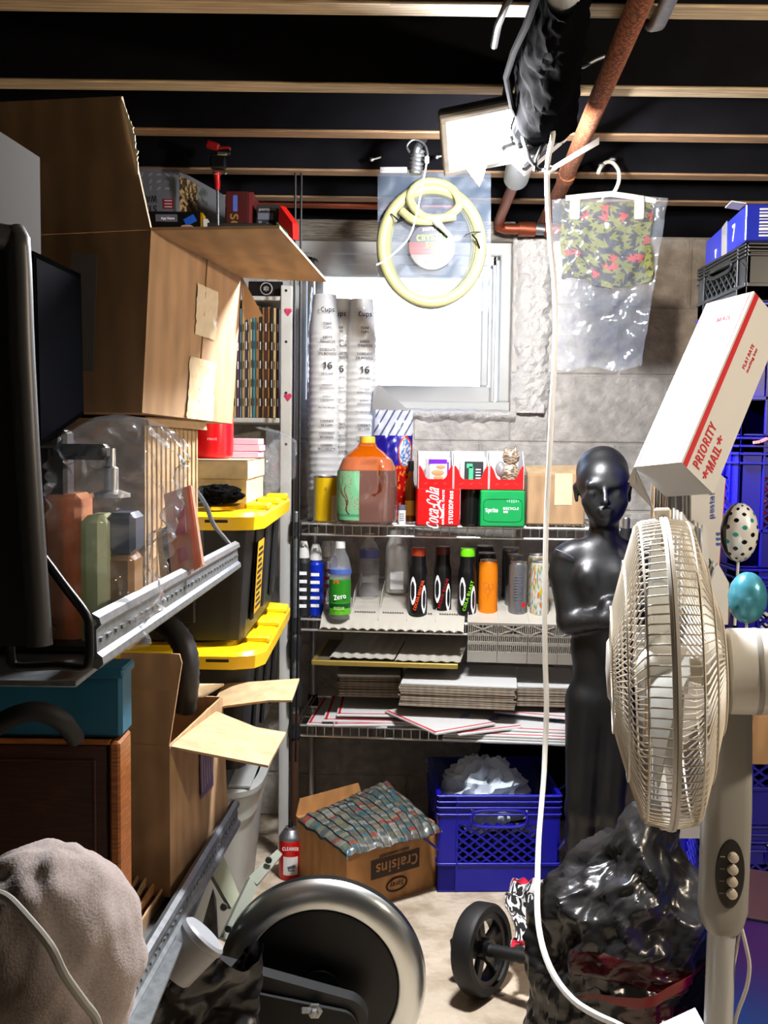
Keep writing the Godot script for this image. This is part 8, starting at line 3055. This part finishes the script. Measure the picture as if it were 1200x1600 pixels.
	var gp := []
	var gr := []
	for k in 18:
		gp.append(at(653 - 4.0 * (k / 17.0), 236 + 36.0 * k / 17.0, 2.485)); gr.append(0.0145 if k % 3 else 0.0175)
	g.tube(gp, gr, 16)
	part("ribbed_grip", g, mats["galv"], th)
	g = wg(th)
	g.tube(smooth_path([at(640, 238, 2.47), at(636, 228, 2.47), at(646, 218, 2.47), at(662, 224, 2.47), at(668, 240, 2.47), at(666, 252, 2.47)], 4), 0.0025, 6)
	part("hook_wire", g, mats["steel"], th)
	g = G.new()
	g.tube(smooth_path([at(667, 244, 2.46), at(666, 258, 2.46), at(660, 290, 2.46), at(653, 325, 2.46), at(644, 360, 2.46), at(634, 378, 2.46), at(618, 394, 2.46), at(600, 408, 2.46), at(588, 414, 2.46)], 4), 0.0022, 6)
	g.box(at(667, 250, 2.46), Vector3(0.01, 0.016, 0.01), 0.002)
	solo("pull_wire", g, mats["cord_white"], "thin white wire hanging from the spring grip across the tubing bag", "wire")
	for q in [[581, 249, "left of the tubing bag"], [683, 245, "right of the spring grip"]]:
		g = G.new()
		g.tube([at(q[0], q[1], 2.66), at(q[0] + 8, q[1] - 2, 2.66), at(q[0] + 14, q[1] - 4, 2.66)], 0.003, 6)
		g.ball(at(q[0], q[1], 2.66), Vector3(0.006, 0.006, 0.004), 12, 8)
		solo("screw_hook", g, mats["chrome"], "small bright screw hook in the joist, " + q[2], "hook", "screw hooks in the joists")
	# ---- swim shorts on a clip hanger in a bag
	d = 2.64
	th = thing("hanger", "clear plastic clip hanger hooked on a joist strip, holding patterned shorts", "hanger", at(950, 320, d))
	g = wg(th)
	g.tube(smooth_path([at(934, 272, d), at(938, 262, d), at(946, 254, d), at(957, 254, d), at(966, 266, d), at(967, 282, d), at(962, 296, d), at(956, 304, d)], 4), 0.0052, 10)
	g.tube([at(884, 310, d), at(920, 306, d), at(955, 303, d), at(990, 308, d), at(1024, 314, d)], 0.0075, 10)
	part("hook_bar", g, mat("hanger_clear", Color(0.80, 0.79, 0.74), 0.15, 0.0, {"alpha": 0.7}), th)
	for x in [899.0, 1000.0]:
		g = wg(th)
		bx(g, x - 8, 305, x + 8, 342, d - 0.012, 0.022, 0.003)
		part("clip", g, mat("clip_clear", Color(0.62, 0.62, 0.56), 0.25), th)
	g = wg(th)
	g.ball(at(940, 258, d), Vector3(0.009, 0.006, 0.007), 10, 8)
	g.ball(at(957, 249, d), Vector3(0.010, 0.006, 0.007), 10, 8)
	part("nails", g, mats["steel"], th)
	g = G.new()
	g.grid(40, 34, func(u: float, v: float) -> Vector3:
		var bot := lerpf(439, 443, u) - 6.0 * sin(u * PI * 2.0 + 0.6) + 5.0 * (1.0 if absf(u - 0.45) < 0.12 else 0.0)
		var p := at(lerpf(877, 1018, u) + 2.0 * sin(v * 9.0), lerpf(bot, 316, v), d)
		return p + Vector3(0, 0, 0.006 * sin(u * 14.0) * (1.0 - v) + 0.004 * wob(p, 20.0)), 0.012)
	var leaf := imgtex("leaf_print", 256, 256, func(x: int, y: int) -> Color:
		var u := x / 256.0 * 10.0
		var v := y / 256.0 * 10.0
		var cx := floorf(u)
		var cy := floorf(v)
		var best := 9.0
		var red := false
		for i in range(-1, 2):
			for j in range(-1, 2):
				var hx := fposmod(sin((cx + i) * 127.1 + (cy + j) * 311.7) * 43758.5, 1.0)
				var hy := fposmod(sin((cx + i) * 269.5 + (cy + j) * 183.3) * 43758.5, 1.0)
				var px := cx + i + hx - u
				var py := cy + j + hy - v
				var an := hx * 3.1 + hy * 5.0
				for l in 3:
					var aa := an + (l - 1) * 0.75
					var lx := px * cos(aa) + py * sin(aa)
					var ly := -px * sin(aa) + py * cos(aa)
					var dd := absf(ly) * 5.2 + absf(lx - 0.3) * 1.5
					if dd < best:
						best = dd
						red = hx * 0.7 + hy * 0.3 > 0.80
		if best < 1.08: return Color(0.78, 0.16, 0.13) if red else Color(0.50, 0.50, 0.09)
		return Color(0.13, 0.10, 0.09))
	solo("swim_shorts", g, mat("leaf_print", Color(0.64, 0.64, 0.64), 0.75, 0.0, {"tex": leaf}), "olive and black leaf patterned shorts with red flecks, clipped on the hanger", "shorts", "", 60.0)
	th = thing("garment_bag", "clear plastic garment bag round the patterned shorts, hanging empty below", "garment bag", at(945, 575, d))
	g = wg(th)
	for k in 2:
		g.grid(30, 44, func(u: float, v: float) -> Vector3:
			var lx := lerpf(866, 862, v)
			var rx := lerpf(1002, 1044, v)
			var py := lerpf(576, lerpf(313, 310, u) - 6.0 * sin(u * PI), v) + 4.0 * sin(u * 11.0) * (1.0 - v)
			var p := at(lerpf(lx, rx, u), py, d + (0.026 if k else -0.026) * sin(u * PI) * clampf(v * 4.0, 0.15, 1.0))
			return p + Vector3(0, 0, 0.010 * (ridge(p, 9.0) - 0.5) + 0.003 * wob(p, 40.0)))
	part("film", g, mats["clear_bag"], th, 70.0)
